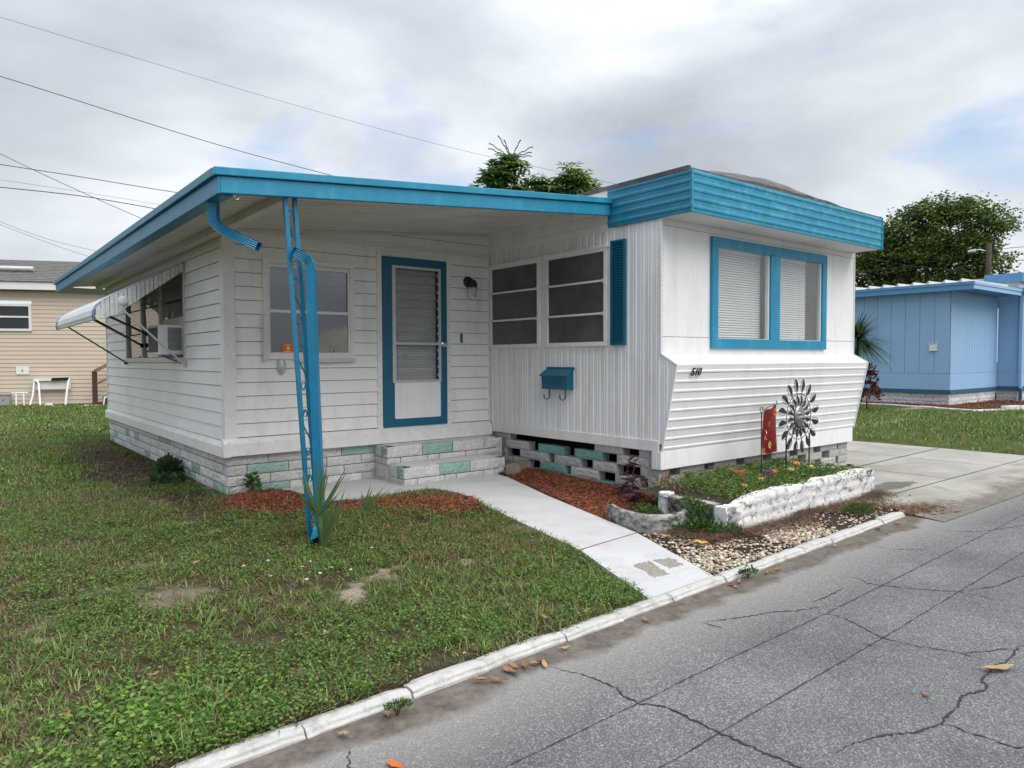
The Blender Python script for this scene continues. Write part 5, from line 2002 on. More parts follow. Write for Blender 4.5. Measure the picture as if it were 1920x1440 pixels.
# broad-leaved weeds in clumps
nc = 8500
cx, cy = rs.uniform(-1.2, 4.2, nc), 2.72 + 5.6 * rs.rand(nc) ** 1.35
ok = outside_hard(cx, cy); cx, cy = cx[ok], cy[ok]
mul, sand, soil = masks(cx, cy)
w_ = np.clip((fbm(cx * 1.5 + 2, cy * 1.5 + 8, 7, 4) - .41) * 6, .04, 1)
w_ = np.maximum(w_, np.clip(1.6 * blob(cx, cy, 2.1, 5.15, 1.3, .75), 0, 1))
w_ = np.maximum(w_, np.clip(1.3 * blob(cx, cy, 3.1, 3.35, .8, .6), 0, 1))
w_ = np.maximum(w_, np.clip(.5 * blob(cx, cy, .55, 3.2, .8, .45), 0, 1))
ok = rs.rand(len(cx)) < w_ * (1 - .9 * mul) * (1 - .85 * sand)
cx, cy = cx[ok], cy[ok]
m_ = 18
bx = np.repeat(cx, m_) + rs.normal(0, .035, len(cx) * m_); by = np.repeat(cy, m_) + rs.normal(0, .035, len(cx) * m_)
ok = outside_hard(bx, by); bx, by = bx[ok], by[ok]
n = len(bx)
P = np.stack([bx, by, gz(bx, by) + rs.uniform(.008, .055, n)], 1)
Dv = rnd_dir(n, rs, -.15, .45); Nv = rnd_dir(n, rs, .55, 1)
big = np.clip(1.2 * blob(bx, by, .45, 3.15, .8, .5), 0, 1)
V, Q = leafquads(P, Dv, Nv, rs.uniform(.012, .021, n) * (1 + .7 * big), rs.uniform(.009, .014, n) * (1 + .6 * big), .08)
C = colmix(n, [(.085, .175, .03), (.115, .22, .04), (.06, .13, .025), (.17, .26, .05)], rs, .28) * (1 + .3 * big[:, None])
o = npmesh('lawn_weeds', V, Q, None, np.repeat(C, 4, 0), 'leaf')
tag(o, 'creeping broad-leaved weeds spreading through the front lawn', 'weeds', None, 'stuff')
# small white flowers by the post
wf = [(1.72, 4.88), (1.62, 4.55), (1.86, 4.62), (1.95, 4.70), (2.02, 4.50), (1.78, 4.35), (1.55, 4.86), (2.10, 4.38), (2.45, 4.75), (1.9, 4.42)]
f0 = None
for i, (fx, fy) in enumerate(wf):
    z = float(gz(np.array(fx), np.array(fy)))
    if f0 is None:
        mb = MB()
        for k in range(7):
            a = 2 * PI * k / 7
            mb.quad((fx, fy, z + .024), (fx + .011 * math.cos(a - .35), fy + .011 * math.sin(a - .35), z + .030), (fx + .016 * math.cos(a), fy + .016 * math.sin(a), z + .027), (fx + .011 * math.cos(a + .35), fy + .011 * math.sin(a + .35), z + .030))
        mb.tube([(fx, fy, z), (fx, fy, z + .024)], .0009, 5)
        f0 = obj('white_flower', mb, 'flag_white', origin=(fx, fy, z))
        q = f0
    else:
        q = f0.copy(); COL.objects.link(q); q.location = (fx, fy, z)
    tag(q, 'tiny white wildflower in the weeds left of the porch post foot', 'flower', 'tiny white flowers in the weeds by the post')

# lawn beyond the driveway
n = 44000
x, y = rs.uniform(12.5, 24.5, n), rs.uniform(3.1, 16, n)
keep = ~((x > 22.0) & (y > 7.6)) & ~((x > 19.9) & (y > 9.6)) & ~inpoly(x, y, [(20.3, 6.5), (22.1, 7.8), (22.2, 16), (19.9, 16), (19.9, 8)])
keep &= rs.rand(n) < np.clip((fbm(x * .8, y * .8, 3, 4) - .2) * 2.6, .25, 1)
x, y = x[keep], y[keep]
P = np.stack([x, y, gz(x, y) - .01], 1)
o = blades(P, rs.uniform(.05, .11, len(x)), np.full(len(x), .015), np.clip(rs.normal(.7, .3, len(x)), .1, 1.3), rs, grasscol(x, y, .03) * 1.0, 'blade', 'side_lawn_grass')
tag(o, 'green strip of lawn between the driveway and the blue house', 'grass', None, 'stuff')

# ------------------------------------------------------------------ mulch, gravel, litter
def chips(name, pts, zf, cols, label, lmin, lmax, wmin, wmax, cat='mulch', tilt=.35):
    n = len(pts)
    x, y = pts[:, 0], pts[:, 1]
    az = rs.uniform(0, 2 * PI, n); ti = rs.normal(0, tilt, n)
    d = np.stack([np.cos(az) * np.cos(ti), np.sin(az) * np.cos(ti), np.sin(ti)], 1)
    s = np.stack([-np.sin(az), np.cos(az), rs.normal(0, .3, n)], 1); s /= np.linalg.norm(s, axis=1, keepdims=True)
    u = np.cross(d, s)
    L = rs.uniform(lmin, lmax, n)[:, None] / 2; W_ = rs.uniform(wmin, wmax, n)[:, None] / 2; Hh = W_ * .45
    c = np.stack([x, y, zf(x, y)], 1)
    V = np.stack([c - d * L - s * W_ * .6, c - d * L + s * W_ * .6, c + d * L + s * W_ * .5, c + d * L - s * W_ * .5,
                  c - d * L * .9 + u * Hh, c + d * L * .9 + u * Hh], 1).reshape(-1, 3)
    b = np.arange(n)[:, None] * 6
    Q = np.concatenate([b + np.array([[0, 4, 5, 3]]), b + np.array([[1, 2, 5, 4]])])
    T_ = np.concatenate([b + np.array([[0, 1, 4]]), b + np.array([[3, 5, 2]])])
    C = np.repeat(colmix(n, cols, rs, .3), 6, 0)
    o = npmesh(name, V, Q, T_, C, 'chip')
    return tag(o, label, cat, None, 'stuff')

MC = [(.26, .062, .028), (.19, .045, .022), (.32, .095, .042), (.085, .026, .017), (.34, .14, .07), (.06, .032, .022)]
n = 60000
x, y = rs.uniform(1.9, 5.52, n), rs.uniform(4.2, 7.42, n)
mul, sand, soil = masks(x, y)
ok = (rs.rand(n) < np.maximum(mul ** 1.5, .10 * np.clip(1.6 + 2.2 * np.maximum(blob(x, y, 2.6, 6.5, .9, .95), blob(x, y, 3.6, 5.6, .9, .6)), 0, 1) * (x < 4.3))) & ~inpoly(x, y, SLAB) & ~((x > 2.18) & (y > 7.38)) & ~(inpoly(x, y, WALK) & (rs.rand(n) > .02)) & ~inpoly(x, y, [(3.85, 6.72), (5.3, 6.72), (5.3, 7.5), (3.85, 7.5)])
left = x < 4.3
ok &= ~(left_ := (x < 4.3) & (rs.rand(n) < .25 * (x > 2.9)))
pl_, pr_ = np.stack([x, y], 1)[ok & left], np.stack([x, y], 1)[ok & ~left]
chips('bark_mulch', pl_, lambda a, b: gz(a, b) + rs.uniform(.0, .022, len(a)), MC, 'red bark mulch mounded by the front corner and the slab', .02, .095, .004, .012, tilt=.45)
chips('bark_mulch', pr_, lambda a, b: np.maximum(gz(a, b), np.where(inpoly(a, b, WALK), zw(0, 0) + .07, 0)) + rs.uniform(.0, .028, len(a)), MC, 'red bark mulch bed between the walkway and the open block skirting', .018, .07, .004, .010)
# gravel
def pebbles():
    base = bpy.data.meshes.new('tmp')
    import bmesh
    bm = bmesh.new(); bmesh.ops.create_icosphere(bm, subdivisions=1, radius=1.)
    V0 = np.array([v.co[:] for v in bm.verts]); F0 = np.array([[v.index for v in f.verts] for f in bm.faces]); bm.free()
    bpy.data.meshes.remove(base)
    n = 15000
    x, y = rs.uniform(3.9, 7.9, n), rs.uniform(2.85, 4.3, n)
    ok = inpoly(x, y, GRAV) & ~inpoly(x, y, PLANT) & (y > ykerb(x) + .02)
    ok |= (rs.rand(n) < .02) & (y < 3.4) & (y > ykerb(x) + .02) & (x > 4)
    ok |= (rs.rand(n) < .08) & (x > 4.3) & (x < 5.0) & (y > 4.1) & ~inpoly(x, y, WALK)
    ok &= (rs.rand(n) < np.clip((fbm(x * 2.6, y * 2.6, 2, 3) - .30) * 5, .15, 1) * np.clip(1.6 - (y - ykerb(x)) / .55, .2, 1))
    x, y = x[ok], y[ok]; n = len(x)
    r = .0065 + .0105 * rs.rand(n) ** 1.9
    sc = np.stack([r * rs.uniform(.9, 1.5, n), r, r * rs.uniform(.5, .8, n)], 1)
    a = rs.uniform(0, 2 * PI, n); ca_, sa_ = np.cos(a), np.sin(a)
    V = V0[None] * sc[:, None, :] * (1 + .22 * (rs.rand(n, len(V0), 1) - .5))
    X_ = V[..., 0] * ca_[:, None] - V[..., 1] * sa_[:, None] + x[:, None]
    Y_ = V[..., 0] * sa_[:, None] + V[..., 1] * ca_[:, None] + y[:, None]
    Z_ = V[..., 2] + (gz(x, y) + r * .35 + rs.uniform(0, .008, n))[:, None]
    V = np.stack([X_, Y_, Z_], 2).reshape(-1, 3)
    F = (F0[None] + (np.arange(n) * len(V0))[:, None, None]).reshape(-1, 3)
    C = colmix(n, [(.50, .43, .32), (.58, .51, .41), (.44, .33, .22), (.37, .31, .25), (.62, .57, .49), (.42, .28, .17), (.28, .23, .18)], rs, .2)
    o = npmesh('gravel', V, None, F, np.repeat(C, len(V0), 0), 'pebble', sm=True)
    tag(o, 'cream and tan pebble gravel between planter and kerb', 'gravel', None, 'stuff')
pebbles()
# dark straw and needles drifted along the planter foot
n = 9500
s = rs.rand(n)
x = 4.55 + 3.25 * s; y = 3.40 + .035 * (x - 5) - np.abs(rs.normal(0, .13, n)) * np.clip(fbm(x * 2.1, x * 0, 1, 3) * 3.0 - .55, .25, 2.0)
left = rs.rand(n) < .28
x[left] = rs.normal(4.82, .17, left.sum()); y[left] = rs.normal(3.62, .15, left.sum())
ok = (y > ykerb(x) + .03) & ~inpoly(x, y, [(4.97, 3.44), (7.77, 3.54), (7.7, 4.5), (5.05, 4.2)]) & ~inpoly(x, y, WALK)
chips('leaf_litter', np.stack([x, y], 1)[ok], lambda a, b: gz(a, b) + rs.uniform(.012, .05, len(a)), [(.07, .04, .025), (.045, .026, .018), (.12, .07, .04), (.18, .11, .06)],
      'dark dry straw and needles drifted at the planter foot', .03, .10, .002, .005, 'leaf litter', .3)
n = 1500
x = 7.02 + np.abs(rs.normal(0, .28, n)); y = 2.98 + rs.normal(0, .09, n) - (x - 7.2) * .25
ok = (x < 8) & (y > 2.5)
chips('leaf_litter', np.stack([x, y], 1)[ok], lambda a, b: -.02 + rs.uniform(.0, .04, len(a)), [(.09, .05, .03), (.05, .03, .02), (.2, .12, .06), (.28, .18, .10)],
      'brown leaf and needle drift at the kerb end by the driveway', .03, .11, .003, .010, 'leaf litter', .25)
# twiggy debris on the bare soil by the left wall
n = 900
x, y = rs.normal(1.80, .16, n), rs.normal(10.4, 1.2, n)
ok = x < 2.12
chips('leaf_litter', np.stack([x, y], 1)[ok], lambda a, b: gz(a, b) + rs.uniform(.005, .05, len(a)), [(.10, .06, .045), (.16, .10, .08), (.06, .04, .03)],
      'brown twigs and root litter on bare soil along the left wall', .06, .3, .006, .014, 'leaf litter', .18)
# straw and silt specks scattered in the gutter of the road
# fallen leaves -----------------------------------------------------------
LEAFCOL = [(.30, .17, .08), (.22, .12, .06), (.36, .23, .12), (.17, .085, .05), (.42, .27, .15)]
def leaf_mesh(name, seed, L, W, col, cup=.25):
    r = random.Random(seed)
    mb = MB()
    n = 7
    vs, fs = [], []
    for i in range(n):
        t = i / (n - 1)
        w = W * math.sin(PI * (t * .94 + .03)) ** .75 / 2
        x = L * (t - .5)
        zc_ = cup * L * (t - .5) ** 2 + .004
        for k in (-1, 0, 1):
            vs.append((x + r.uniform(-.003, .003), k * w, zc_ + abs(k) * w * .55 * r.uniform(.5, 1.3)))
    for i in range(n - 1):
        for k in range(2):
            a = i * 3 + k
            fs.append((a, a + 3, a + 4, a + 1))
    mb.col = col
    mb.add(vs, fs)
    mb.tube([(-L * .5, 0, cup * L * .25 + .004), (-L * .72, .006, cup * L * .3 + .006)], .0016, 5)
    return mb
LVK = [(2.055, 2.61), (2.145, 2.60), (2.193, 2.59), (2.232, 2.60), (2.224, 2.55), (2.056, 2.57), (1.878, 2.60), (1.946, 2.56), (1.189, 2.56), (3.979, 2.70), (3.958, 2.66), (4.377, 2.70), (4.50, 2.70), (4.438, 2.68),
       (7.40, 2.86), (7.26, 2.79), (7.38, 2.76), (7.33, 2.69), (6.59, 2.78), (7.503, 2.65), (1.40, 2.60), (6.25, 2.80), (2.43, 2.63), (2.10, 2.63), (4.06, 2.70), (7.48, 2.75), (7.22, 2.73), (7.60, 2.80), (5.4, 2.74), (3.05, 2.63)]
protos = []
rl = random.Random(12)
for i, (lx, ly) in enumerate(LVK):
    z = -.03
    if i < 6:
        c = LEAFCOL[i % 5]
        o = obj('fallen_leaf', leaf_mesh('fallen_leaf', i, rl.uniform(.055, .085), rl.uniform(.02, .034), c, rl.uniform(.2, .9)), 'dryleaf')
        protos.append(o)
    else:
        o = protos[i % 6].copy(); COL.objects.link(o)
    o.location = (lx, ly, z + .002 + .012 * rl.random()); o.rotation_euler = (rl.uniform(-.25, .25), rl.uniform(-.2, .2), rl.uniform(0, 6.28))
    s = rl.uniform(.8, 1.15); o.scale = (s, s, s)
    tag(o, 'curled dry brown leaf in the silt along the kerb', 'leaf', 'dry leaves along the kerb')
LVL = [(2.656, 2.86), (2.538, 2.91), (2.787, 2.84), (1.924, 2.79), (1.69, 2.82), (1.688, 3.075), (.872, 3.037), (1.821, 3.858), (.80, 2.74), (1.519, 3.475), (3.339, 3.951), (1.472, 2.906), (1.119, 2.837), (.522, 2.899), (.709, 3.488),
       (2.2, 3.2), (2.9, 3.6), (1.2, 4.1), (3.2, 3.2), (.35, 3.3), (1.3, 5.1), (2.75, 5.0)]
for i, (lx, ly) in enumerate(LVL):
    o = protos[(i * 5 + 1) % 6].copy(); COL.objects.link(o)
    o.location = (lx, ly, float(gz(np.array(lx), np.array(ly))) + .03); o.rotation_euler = (rl.uniform(-.4, .4), rl.uniform(-.4, .4), rl.uniform(0, 6.28))
    s = rl.uniform(.7, 1.05); o.scale = (s, s, s)
    tag(o, 'dry brown leaf lying on the lawn grass', 'leaf', 'dry leaves on the lawn')
for nm, (lx, ly, z), L_, W_, c, lab in (
        ('fallen_leaf', (1.243, 2.25, -.026), .085, .032, (.62, .14, .03), 'bright orange leaf lying alone on the asphalt'),
        ('fallen_leaf', (3.86, 1.165, -.024), .17, .045, (.36, .25, .13), 'long straw-coloured dry frond piece on the cracked asphalt'),
        ('fallen_leaf', (3.326, 1.279, -.026), .06, .018, (.33, .15, .08), 'narrow reddish leaf in the middle of the asphalt'),
        ('fallen_leaf', (4.48, 3.32, .035), .11, .07, (.55, .33, .09), 'large yellow-brown leaf on the gravel by the planter corner'),
        ('fallen_leaf', (4.42, 3.62, .04), .10, .05, (.42, .22, .10), 'upright brown leaf on the gravel beside the walkway'),
        ('twig', (3.70, 1.70, -.026), .12, .008, (.28, .14, .08), 'thin reddish twig lying across a road seam')):
    o = obj(nm, leaf_mesh(nm, 77, L_, W_, c, .35), 'dryleaf')
    o.location = (lx, ly, z); o.rotation_euler = (0, 0, -.5 if L_ > .15 else rl.uniform(0, 6))
    tag(o, lab, 'twig' if nm == 'twig' else 'leaf')

# ------------------------------------------------------------------ rocks
def rock(loc, s, seed, label):
    import bmesh
    bm = bmesh.new(); bmesh.ops.create_icosphere(bm, subdivisions=4, radius=1.)
    r = np.random.RandomState(seed)
    ax = rnd_dir(9, r); of = r.uniform(.62, .95, 9)
    mb = MB()
    vs = []
    for v in bm.verts:
        p = np.array(v.co[:])
        for a, o_ in zip(ax, of):
            d = p @ a
            if d > o_: p = p - a * (d - o_) * .85
        p = p + .03 * (np.array([vn(np.array(p[0] * 4 + k), np.array(p[1] * 4 + p[2] * 3), k) for k in range(3)]) - .5)
        vs.append((loc[0] + p[0] * s[0], loc[1] + p[1] * s[1], loc[2] + p[2] * s[2]))
    mb.add(vs, [[v.index for v in f.verts] for f in bm.faces]); bm.free()
    o = obj('rock', mb, 'rock', origin=loc, sm=True)
    tag(o, label, 'rock')
MATS['rock'].node_tree
rock((5.22, 6.56, .13), (.135, .11, .10), 3, 'brown boulder nearest the steps at the mulch edge')
rock((5.43, 6.60, .135), (.13, .12, .11), 8, 'darker brown boulder against the open block skirting')

# ------------------------------------------------------------------ plants
def strapplant(name, label, cat, base, blades_, m='leaf', stems=(), face=False):
    """blades_: list of (base point, tip point, width, colour, sag)"""
    T = thing(name, label, cat, base)
    mb = MB()
    for a, b, w, c, sag in blades_:
        a, b = Vector(a), Vector(b)
        d = b - a
        q = d.cross(Vector((rp.uniform(-.5, .5), 1, rp.uniform(-.3, .3))) if (face or rp.random() < .5) else Vector((0, 0, 1)))
        q = q.normalized() if q.length > 1e-5 else Vector((1, 0, 0))
        q = (q + Vector((.0, 0, 0))).normalized()
        n = 7
        vs = []
        for i in range(n):
            t = i / (n - 1)
            p = a.lerp(b, t) - Vector((0, 0, sag * math.sin(PI * .5 * t) * t * d.length))
            ww = w * (.45 + .55 * math.sin(PI * min(1, t * .75 + .2))) * (1 - t ** 3) / 2
            vs += [p - q * ww, p + Vector((0, 0, -ww * .35)), p + q * ww]
        mb.col = c
        mb.add(vs, [(i * 3 + k, i * 3 + 3 + k, i * 3 + 4 + k, i * 3 + 1 + k) for i in range(n - 1) for k in range(2)])
    obj('leaves', mb, m, T)
    if stems:
        mb = MB()
        for s in stems:
            mb.col = s[2]
            mb.tube(s[0], s[1], 6)
        obj('stem', mb, 'dryleaf', T)
    return T
rp = random.Random(17)
# palmetto seedling: three folded fans of stiff pointed blades
def g_(): 
    t = rp.uniform(.8, 1.2)
    return (.085 * t, .145 * t, .055 * t)
PB = (2.14, 4.97, .05)
bl = []
hub = Vector((2.125, 4.96, .30))
for tx_, tz_, dy in ((1.94, .56, .02), (1.95, .69, -.04), (1.99, .77, .06), (2.04, .70, .12), (2.09, .82, -.06), (2.15, .86, .05), (2.20, .84, -.05), (2.24, .78, .1), (2.40, .74, -.03), (2.30, .60, -.1)):
    bl.append((hub, (tx_, 4.96 + dy, tz_), .026, g_(), .0))
hub2 = Vector((2.24, 4.93, .20))
for tx_, tz_, dy in ((2.20, .52, .1), (2.26, .56, -.03), (2.31, .54, .03), (2.35, .58, -.06), (2.40, .57, .05), (2.32, .50, -.1)):
    bl.append(((2.16, 4.95, .08), (tx_, 4.95 + dy, tz_), .028, g_(), .0))
hub3 = Vector((2.47, 4.92, .31))
for tx_, tz_, dy in ((2.46, .50, .02), (2.53, .55, -.03), (2.58, .51, .02), (2.66, .48, -.04), (2.72, .51, .03), (2.50, .12, -.05), (2.62, .38, -.1)):
    bl.append((hub3, (tx_, 4.92 + dy, tz_), .024, g_(), .02))
for k in range(8):
    a = rp.uniform(-.6, .6)
    bl.append(((2.15, 4.96, .05), (2.15 + .25 * math.sin(a) + .05, 4.95 + rp.uniform(-.1, .1), .35 + .1 * math.cos(a)), .024, g_(), 0))
extra = []
for a_, b_, w_0, c_, s_ in bl:
    b_ = Vector(a_).lerp(Vector(b_), .80)
    extra.append((a_, b_, w_0 * .8, c_, s_))
    for q in range(1 if w_0 > .025 else 1):
        extra.append((a_, b_ + Vector((rp.uniform(-.06, .06), rp.uniform(-.05, .05), rp.uniform(-.06, .02))), w_0 * .65, g_(), s_))
bl = extra
strapplant('palmetto_seedling', 'young spiky palmetto growing against the foot of the porch post', 'palm', PB, bl, 'leaf',
           [([PB, hub * .5 + Vector(PB) * .5, hub], [.006, .005, .007], (.07, .11, .04)), ([PB, (2.3, 4.94, .17), hub3], [.005, .004, .006], (.07, .11, .04))], True)
# purple spiderwort by the corner pier
bl, stm = [], []
for (sx, sy, h) in ((5.33, 4.83, .42), (5.38, 4.80, .36), (5.28, 4.72, .26), (5.36, 4.64, .22), (5.22, 4.66, .14), (5.3, 4.9, .12), (5.18, 4.58, .12)):
    z0 = float(gz(np.array(sx), np.array(sy)))
    stm.append(([(sx, sy, z0), (sx - .02, sy, z0 + h * .6), (sx + .01, sy - .02, z0 + h)], [.006, .005, .004], (.10, .035, .06)))
    for k in range(9):
        t = rp.uniform(.35, 1.); a = rp.uniform(0, 2 * PI); L_ = rp.uniform(.09, .17)
        p = Vector((sx, sy, z0 + h * t))
        tone = rp.uniform(.7, 1.3)
        bl.append((p, p + Vector((L_ * math.cos(a), L_ * math.sin(a), rp.uniform(-.05, .07))), .026, (.075 * tone, .022 * tone, .048 * tone), .15))
strapplant('purple_spiderwort', 'purple-leaved trailing plant climbing the block skirting at the trailer corner', 'plant', (5.3, 4.8, .1), bl, 'leaf', stm)
bl = []
for k in range(26):
    a = rp.uniform(0, 2 * PI); L_ = rp.uniform(.05, .12); x0, y0 = 5.28 + rp.uniform(-.14, .2), 4.12 + rp.uniform(-.12, .15)
    p = Vector((x0, y0, .21 + rp.uniform(0, .06)))
    tone = rp.uniform(.7, 1.3)
    bl.append((p, p + Vector((L_ * math.cos(a), L_ * math.sin(a), rp.uniform(-.01, .08))), .022, (.12 * tone, .03 * tone, .06 * tone), .1))
for k in range(3):
    p = Vector((5.33 + .05 * k, 4.42, .2))
    bl.append((p, p + Vector((.04, 0, .2 + .03 * k)), .035, (.22, .12, .06), .2))
strapplant('purple_spiderwort', 'small purple plant growing inside the raised planter', 'plant', (5.3, 4.15, .2), bl)

def bush(name, label, cat, base, lumps, n, lw, cols, rs_, sag=.0, stemcol=(.08, .06, .03), up=.3):
    T = thing(name, label, cat, base)
    P, Dv = [], []
    for (cx_, cy_, cz_, rx, ry, rz), w in lumps:
        k = int(n * w)
        d = rnd_dir(k, rs_, -.6, 1); r = rs_.rand(k, 1) ** .45
        P.append(np.array([cx_, cy_, cz_]) + d * r * np.array([rx, ry, rz])); Dv.append(d + np.array([0, 0, up]) + rnd_dir(k, rs_) * .5)
    P = np.concatenate(P); Dv = np.concatenate(Dv); k = len(P)
    P[:, 2] = np.maximum(P[:, 2], .015)
    V, Q = leafquads(P, Dv, rnd_dir(k, rs_, .2, 1), rs_.uniform(lw[0], lw[1], k), rs_.uniform(lw[2], lw[3], k), .1)
    npmesh('leaves', V, Q, None, np.repeat(colmix(k, cols, rs_, .28), 4, 0), 'leaf', T)
    mb = MB(); mb.col = stemcol
    for (cx_, cy_, cz_, rx, ry, rz), w in lumps:
        for q in range(3):
            mb.tube([(base[0], base[1], base[2]), ((base[0] + cx_) / 2 + rx * .2 * (q - 1), (base[1] + cy_) / 2, (base[2] + cz_) / 2 + .02), (cx_ + rx * .5 * (q - 1), cy_, cz_ + rz * .3)], [.005, .004, .002], 5)
    obj('stem', mb, 'dryleaf', T)
    return T
rb = np.random.RandomState(8)
WG = [(.05, .11, .025), (.075, .15, .03), (.035, .08, .02), (.10, .18, .05)]
bush('weed_clump', 'dark green leafy weeds spilling from the planter corner onto the gravel', 'weeds', (4.86, 3.62, .03),
     [((4.92, 3.66, .12, .10, .11, .13), .34), ((4.84, 3.56, .07, .12, .09, .07), .2), ((4.76, 3.68, .05, .10, .12, .06), .16), ((4.90, 3.44, .05, .12, .07, .05), .16), ((4.99, 3.80, .19, .06, .10, .07), .08), ((4.98, 3.36, .05, .06, .04, .05), .06)], 1050, (.02, .045, .014, .026), WG, rb)
bush('weed_clump', 'small bright green clump inside the curved edging', 'weeds', (4.78, 4.12, .05), [((4.80, 4.10, .09, .13, .12, .07), .7), ((4.95, 4.3, .08, .1, .1, .06), .3)], 700, (.015, .03, .01, .018), WG, rb)
bush('weed_clump', 'low feathery green tuft in the gravel by the kerb', 'weeds', (6.62, 3.16, .01), [((6.62, 3.16, .035, .21, .10, .055), 1.)], 1100, (.015, .035, .005, .009), WG, rb)
bush('weed_clump', 'small tuft growing out of the kerb joint by the walkway', 'weeds', (4.20, 2.73, -.03), [((4.20, 2.73, 0, .09, .04, .05), 1.)], 220, (.012, .025, .008, .014), WG, rb)
bush('weed_clump', 'tiny tuft at the road edge below the nearest kerb joint', 'weeds', (1.44, 2.58, -.03), [((1.44, 2.58, -.01, .06, .03, .03), 1.)], 160, (.012, .025, .006, .012), WG, rb)
bush('young_weed', 'single young broad-leaved weed in the mulch at the house corner', 'weed', (2.44, 7.33, .09), [((2.44, 7.33, .17, .07, .06, .08), .7), ((2.44, 7.33, .23, .06, .05, .04), .3)], 60, (.04, .07, .03, .05), [(.08, .17, .04), (.06, .13, .03)], rb)
bush('leafy_vine', 'dark green leafy vine on the ground against the left block wall', 'vine', (2.02, 9.0, .09), [((2.05, 9.1, .16, .12, .28, .12), .6), ((1.9, 8.6, .10, .18, .35, .05), .3), ((2.08, 9.4, .2, .06, .15, .1), .1)], 520, (.045, .085, .03, .055), [(.035, .09, .025), (.05, .12, .03), (.025, .06, .02)], rb)
# planter ground cover
n = 15000
x, y = rs.uniform(5.03, 7.70, n), rs.uniform(3.5, 4.55, n)
f = fbm(x * 2.2, y * 2.2, 3, 4)
ok = rs.rand(n) < np.clip((f - .25) * 4.5, .1, 1) * np.clip((x - 5.2) * 3, .12, 1)
ok &= ~((np.hypot(x - 6.46, y - 3.98) < .06))
x, y, f = x[ok], y[ok], f[ok]; n = len(x)
P = np.stack([x, y, .195 + .03 * (y - 3.5) + rs.rand(n) * (.035 + .085 * f) ], 1)
V, Q = leafquads(P, rnd_dir(n, rs, -.2, .7), rnd_dir(n, rs, .4, 1), rs.uniform(.016, .034, n), rs.uniform(.010, .018, n), .1)
C = colmix(n, [(.07, .16, .025), (.10, .20, .03), (.05, .12, .02), (.15, .22, .045)], rs, .25)
pk = rs.rand(n) < .05; C[pk] = colmix(pk.sum(), [(.4, .25, .1), (.5, .4, .3), (.35, .12, .2)], rs)
o = npmesh('ground_cover', V, Q, None, np.repeat(C, 4, 0), 'leaf')
tag(o, 'bright green ground cover filling the raised planter', 'plants', None, 'stuff')
# airy flower stems along the skirting
n = 70
x, y = rs.uniform(5.5, 7.7, n), rs.uniform(4.3, 4.55, n)
P = np.stack([x, y, np.full(n, .2)], 1)
V, Q = leafquads(P + np.stack([rs.normal(0, .05, n), rs.normal(0, .03, n), rs.uniform(.05, .2, n)], 1), rnd_dir(n, rs), rnd_dir(n, rs), rs.uniform(.012, .02, n), rs.uniform(.008, .014, n))
mbs = blades(P, rs.uniform(.14, .3, n), np.full(n, .0022), rs.uniform(.05, .5, n), rs, colmix(n, [(.2, .16, .08), (.12, .15, .05)], rs), 'blade', 'wispy_stems')
tag(mbs, 'wispy dried flower stems between planter and block skirting', 'plants', None, 'stuff')
# ------------------------------------------------------------------ beige house beyond the lawn
BO, BU, BV = Vector((1.31, 26.97, 0)), Vector((.921, -.390, 0)), Vector((.390, .921, 0))   # u along the wall, v away from us
def B(u, v, z): 
    p = BO + BU * u + BV * v
    return (p.x, p.y, z)
def bbox(mb, u0, u1, v0, v1, z0, z1):
    vs = [B(u, v, z) for z in (z0, z1) for v in (v0, v1) for u in (u0, u1)]
    return mb.add(vs, [(0, 2, 3, 1), (4, 5, 7, 6), (0, 1, 5, 4), (2, 6, 7, 3), (0, 4, 6, 2), (1, 3, 7, 5)])
T = thing('beige_house', 'beige vinyl-sided house with grey shingle roof beyond the lawn', 'house', B(0, 0, 0))
mb = MB()
z = .1
U0, U1 = -9., 8.6
while z < 3.6:
    z1 = min(z + .128, 3.62)
    for a, b in ((U0, -1.15), (-1.15, .93), (.93, U1)):
        if a == -1.15 and 2.36 < z < 3.2: continue
        mb.quad(B(a, -.016, z), B(b, -.016, z), B(b, -.002, z1), B(a, -.002, z1))
        mb.quad(B(a, 0, z), B(b, 0, z), B(b, -.016, z), B(a, -.016, z))
    z += .128
bbox(mb, U0, U1, 6.9, 7, .1, 3.6); bbox(mb, U1 - .02, U1, 0, 7, .1, 3.6); bbox(mb, U0, U0 + .02, 0, 7, .1, 3.6)
obj('wall', mb, 'beige_siding', T)
mb = MB(); bbox(mb, U0, U1, .01, .05, -.1, .12)
obj('foundation', mb, 'mortar', T)
mb = MB(); bbox(mb, U0, U1, -.04, 0, 3.60, 3.665)
obj('frieze', mb, 'brown_trim', T)
mb = MB(); bbox(mb, U0 - .3, U1 + .3, -.30, -.27, 3.63, 3.86); bbox(mb, U0 - .3, U1 + .3, -.27, 0, 3.63, 3.65)
obj('fascia', mb, 'beige_trim', T)
mb = MB()
n = 14
for k in range(n):
    t0, t1 = k / n, (k + 1) / n
    v0, v1, z0, z1 = -.34 + 3.9 * t0, -.34 + 3.9 * t1, 3.87 + 1.12 * t0, 3.87 + 1.12 * t1
    mb.quad(B(U0 - .3, v0, z0 + .014), B(U1 + .3, v0, z0 + .014), B(U1 + .3, v1, z1), B(U0 - .3, v1, z1))
    mb.quad(B(U0 - .3, v0, z0 - .004), B(U1 + .3, v0, z0 - .004), B(U1 + .3, v0, z0 + .014), B(U0 - .3, v0, z0 + .014))
mb.quad(B(U0 - .3, 3.56, 4.99), B(U1 + .3, 3.56, 4.99), B(U1 + .3, 7.4, 3.87), B(U0 - .3, 7.4, 3.87))
obj('roof', mb, 'beige_roof', T)
mb = MB(); rq = random.Random(2)
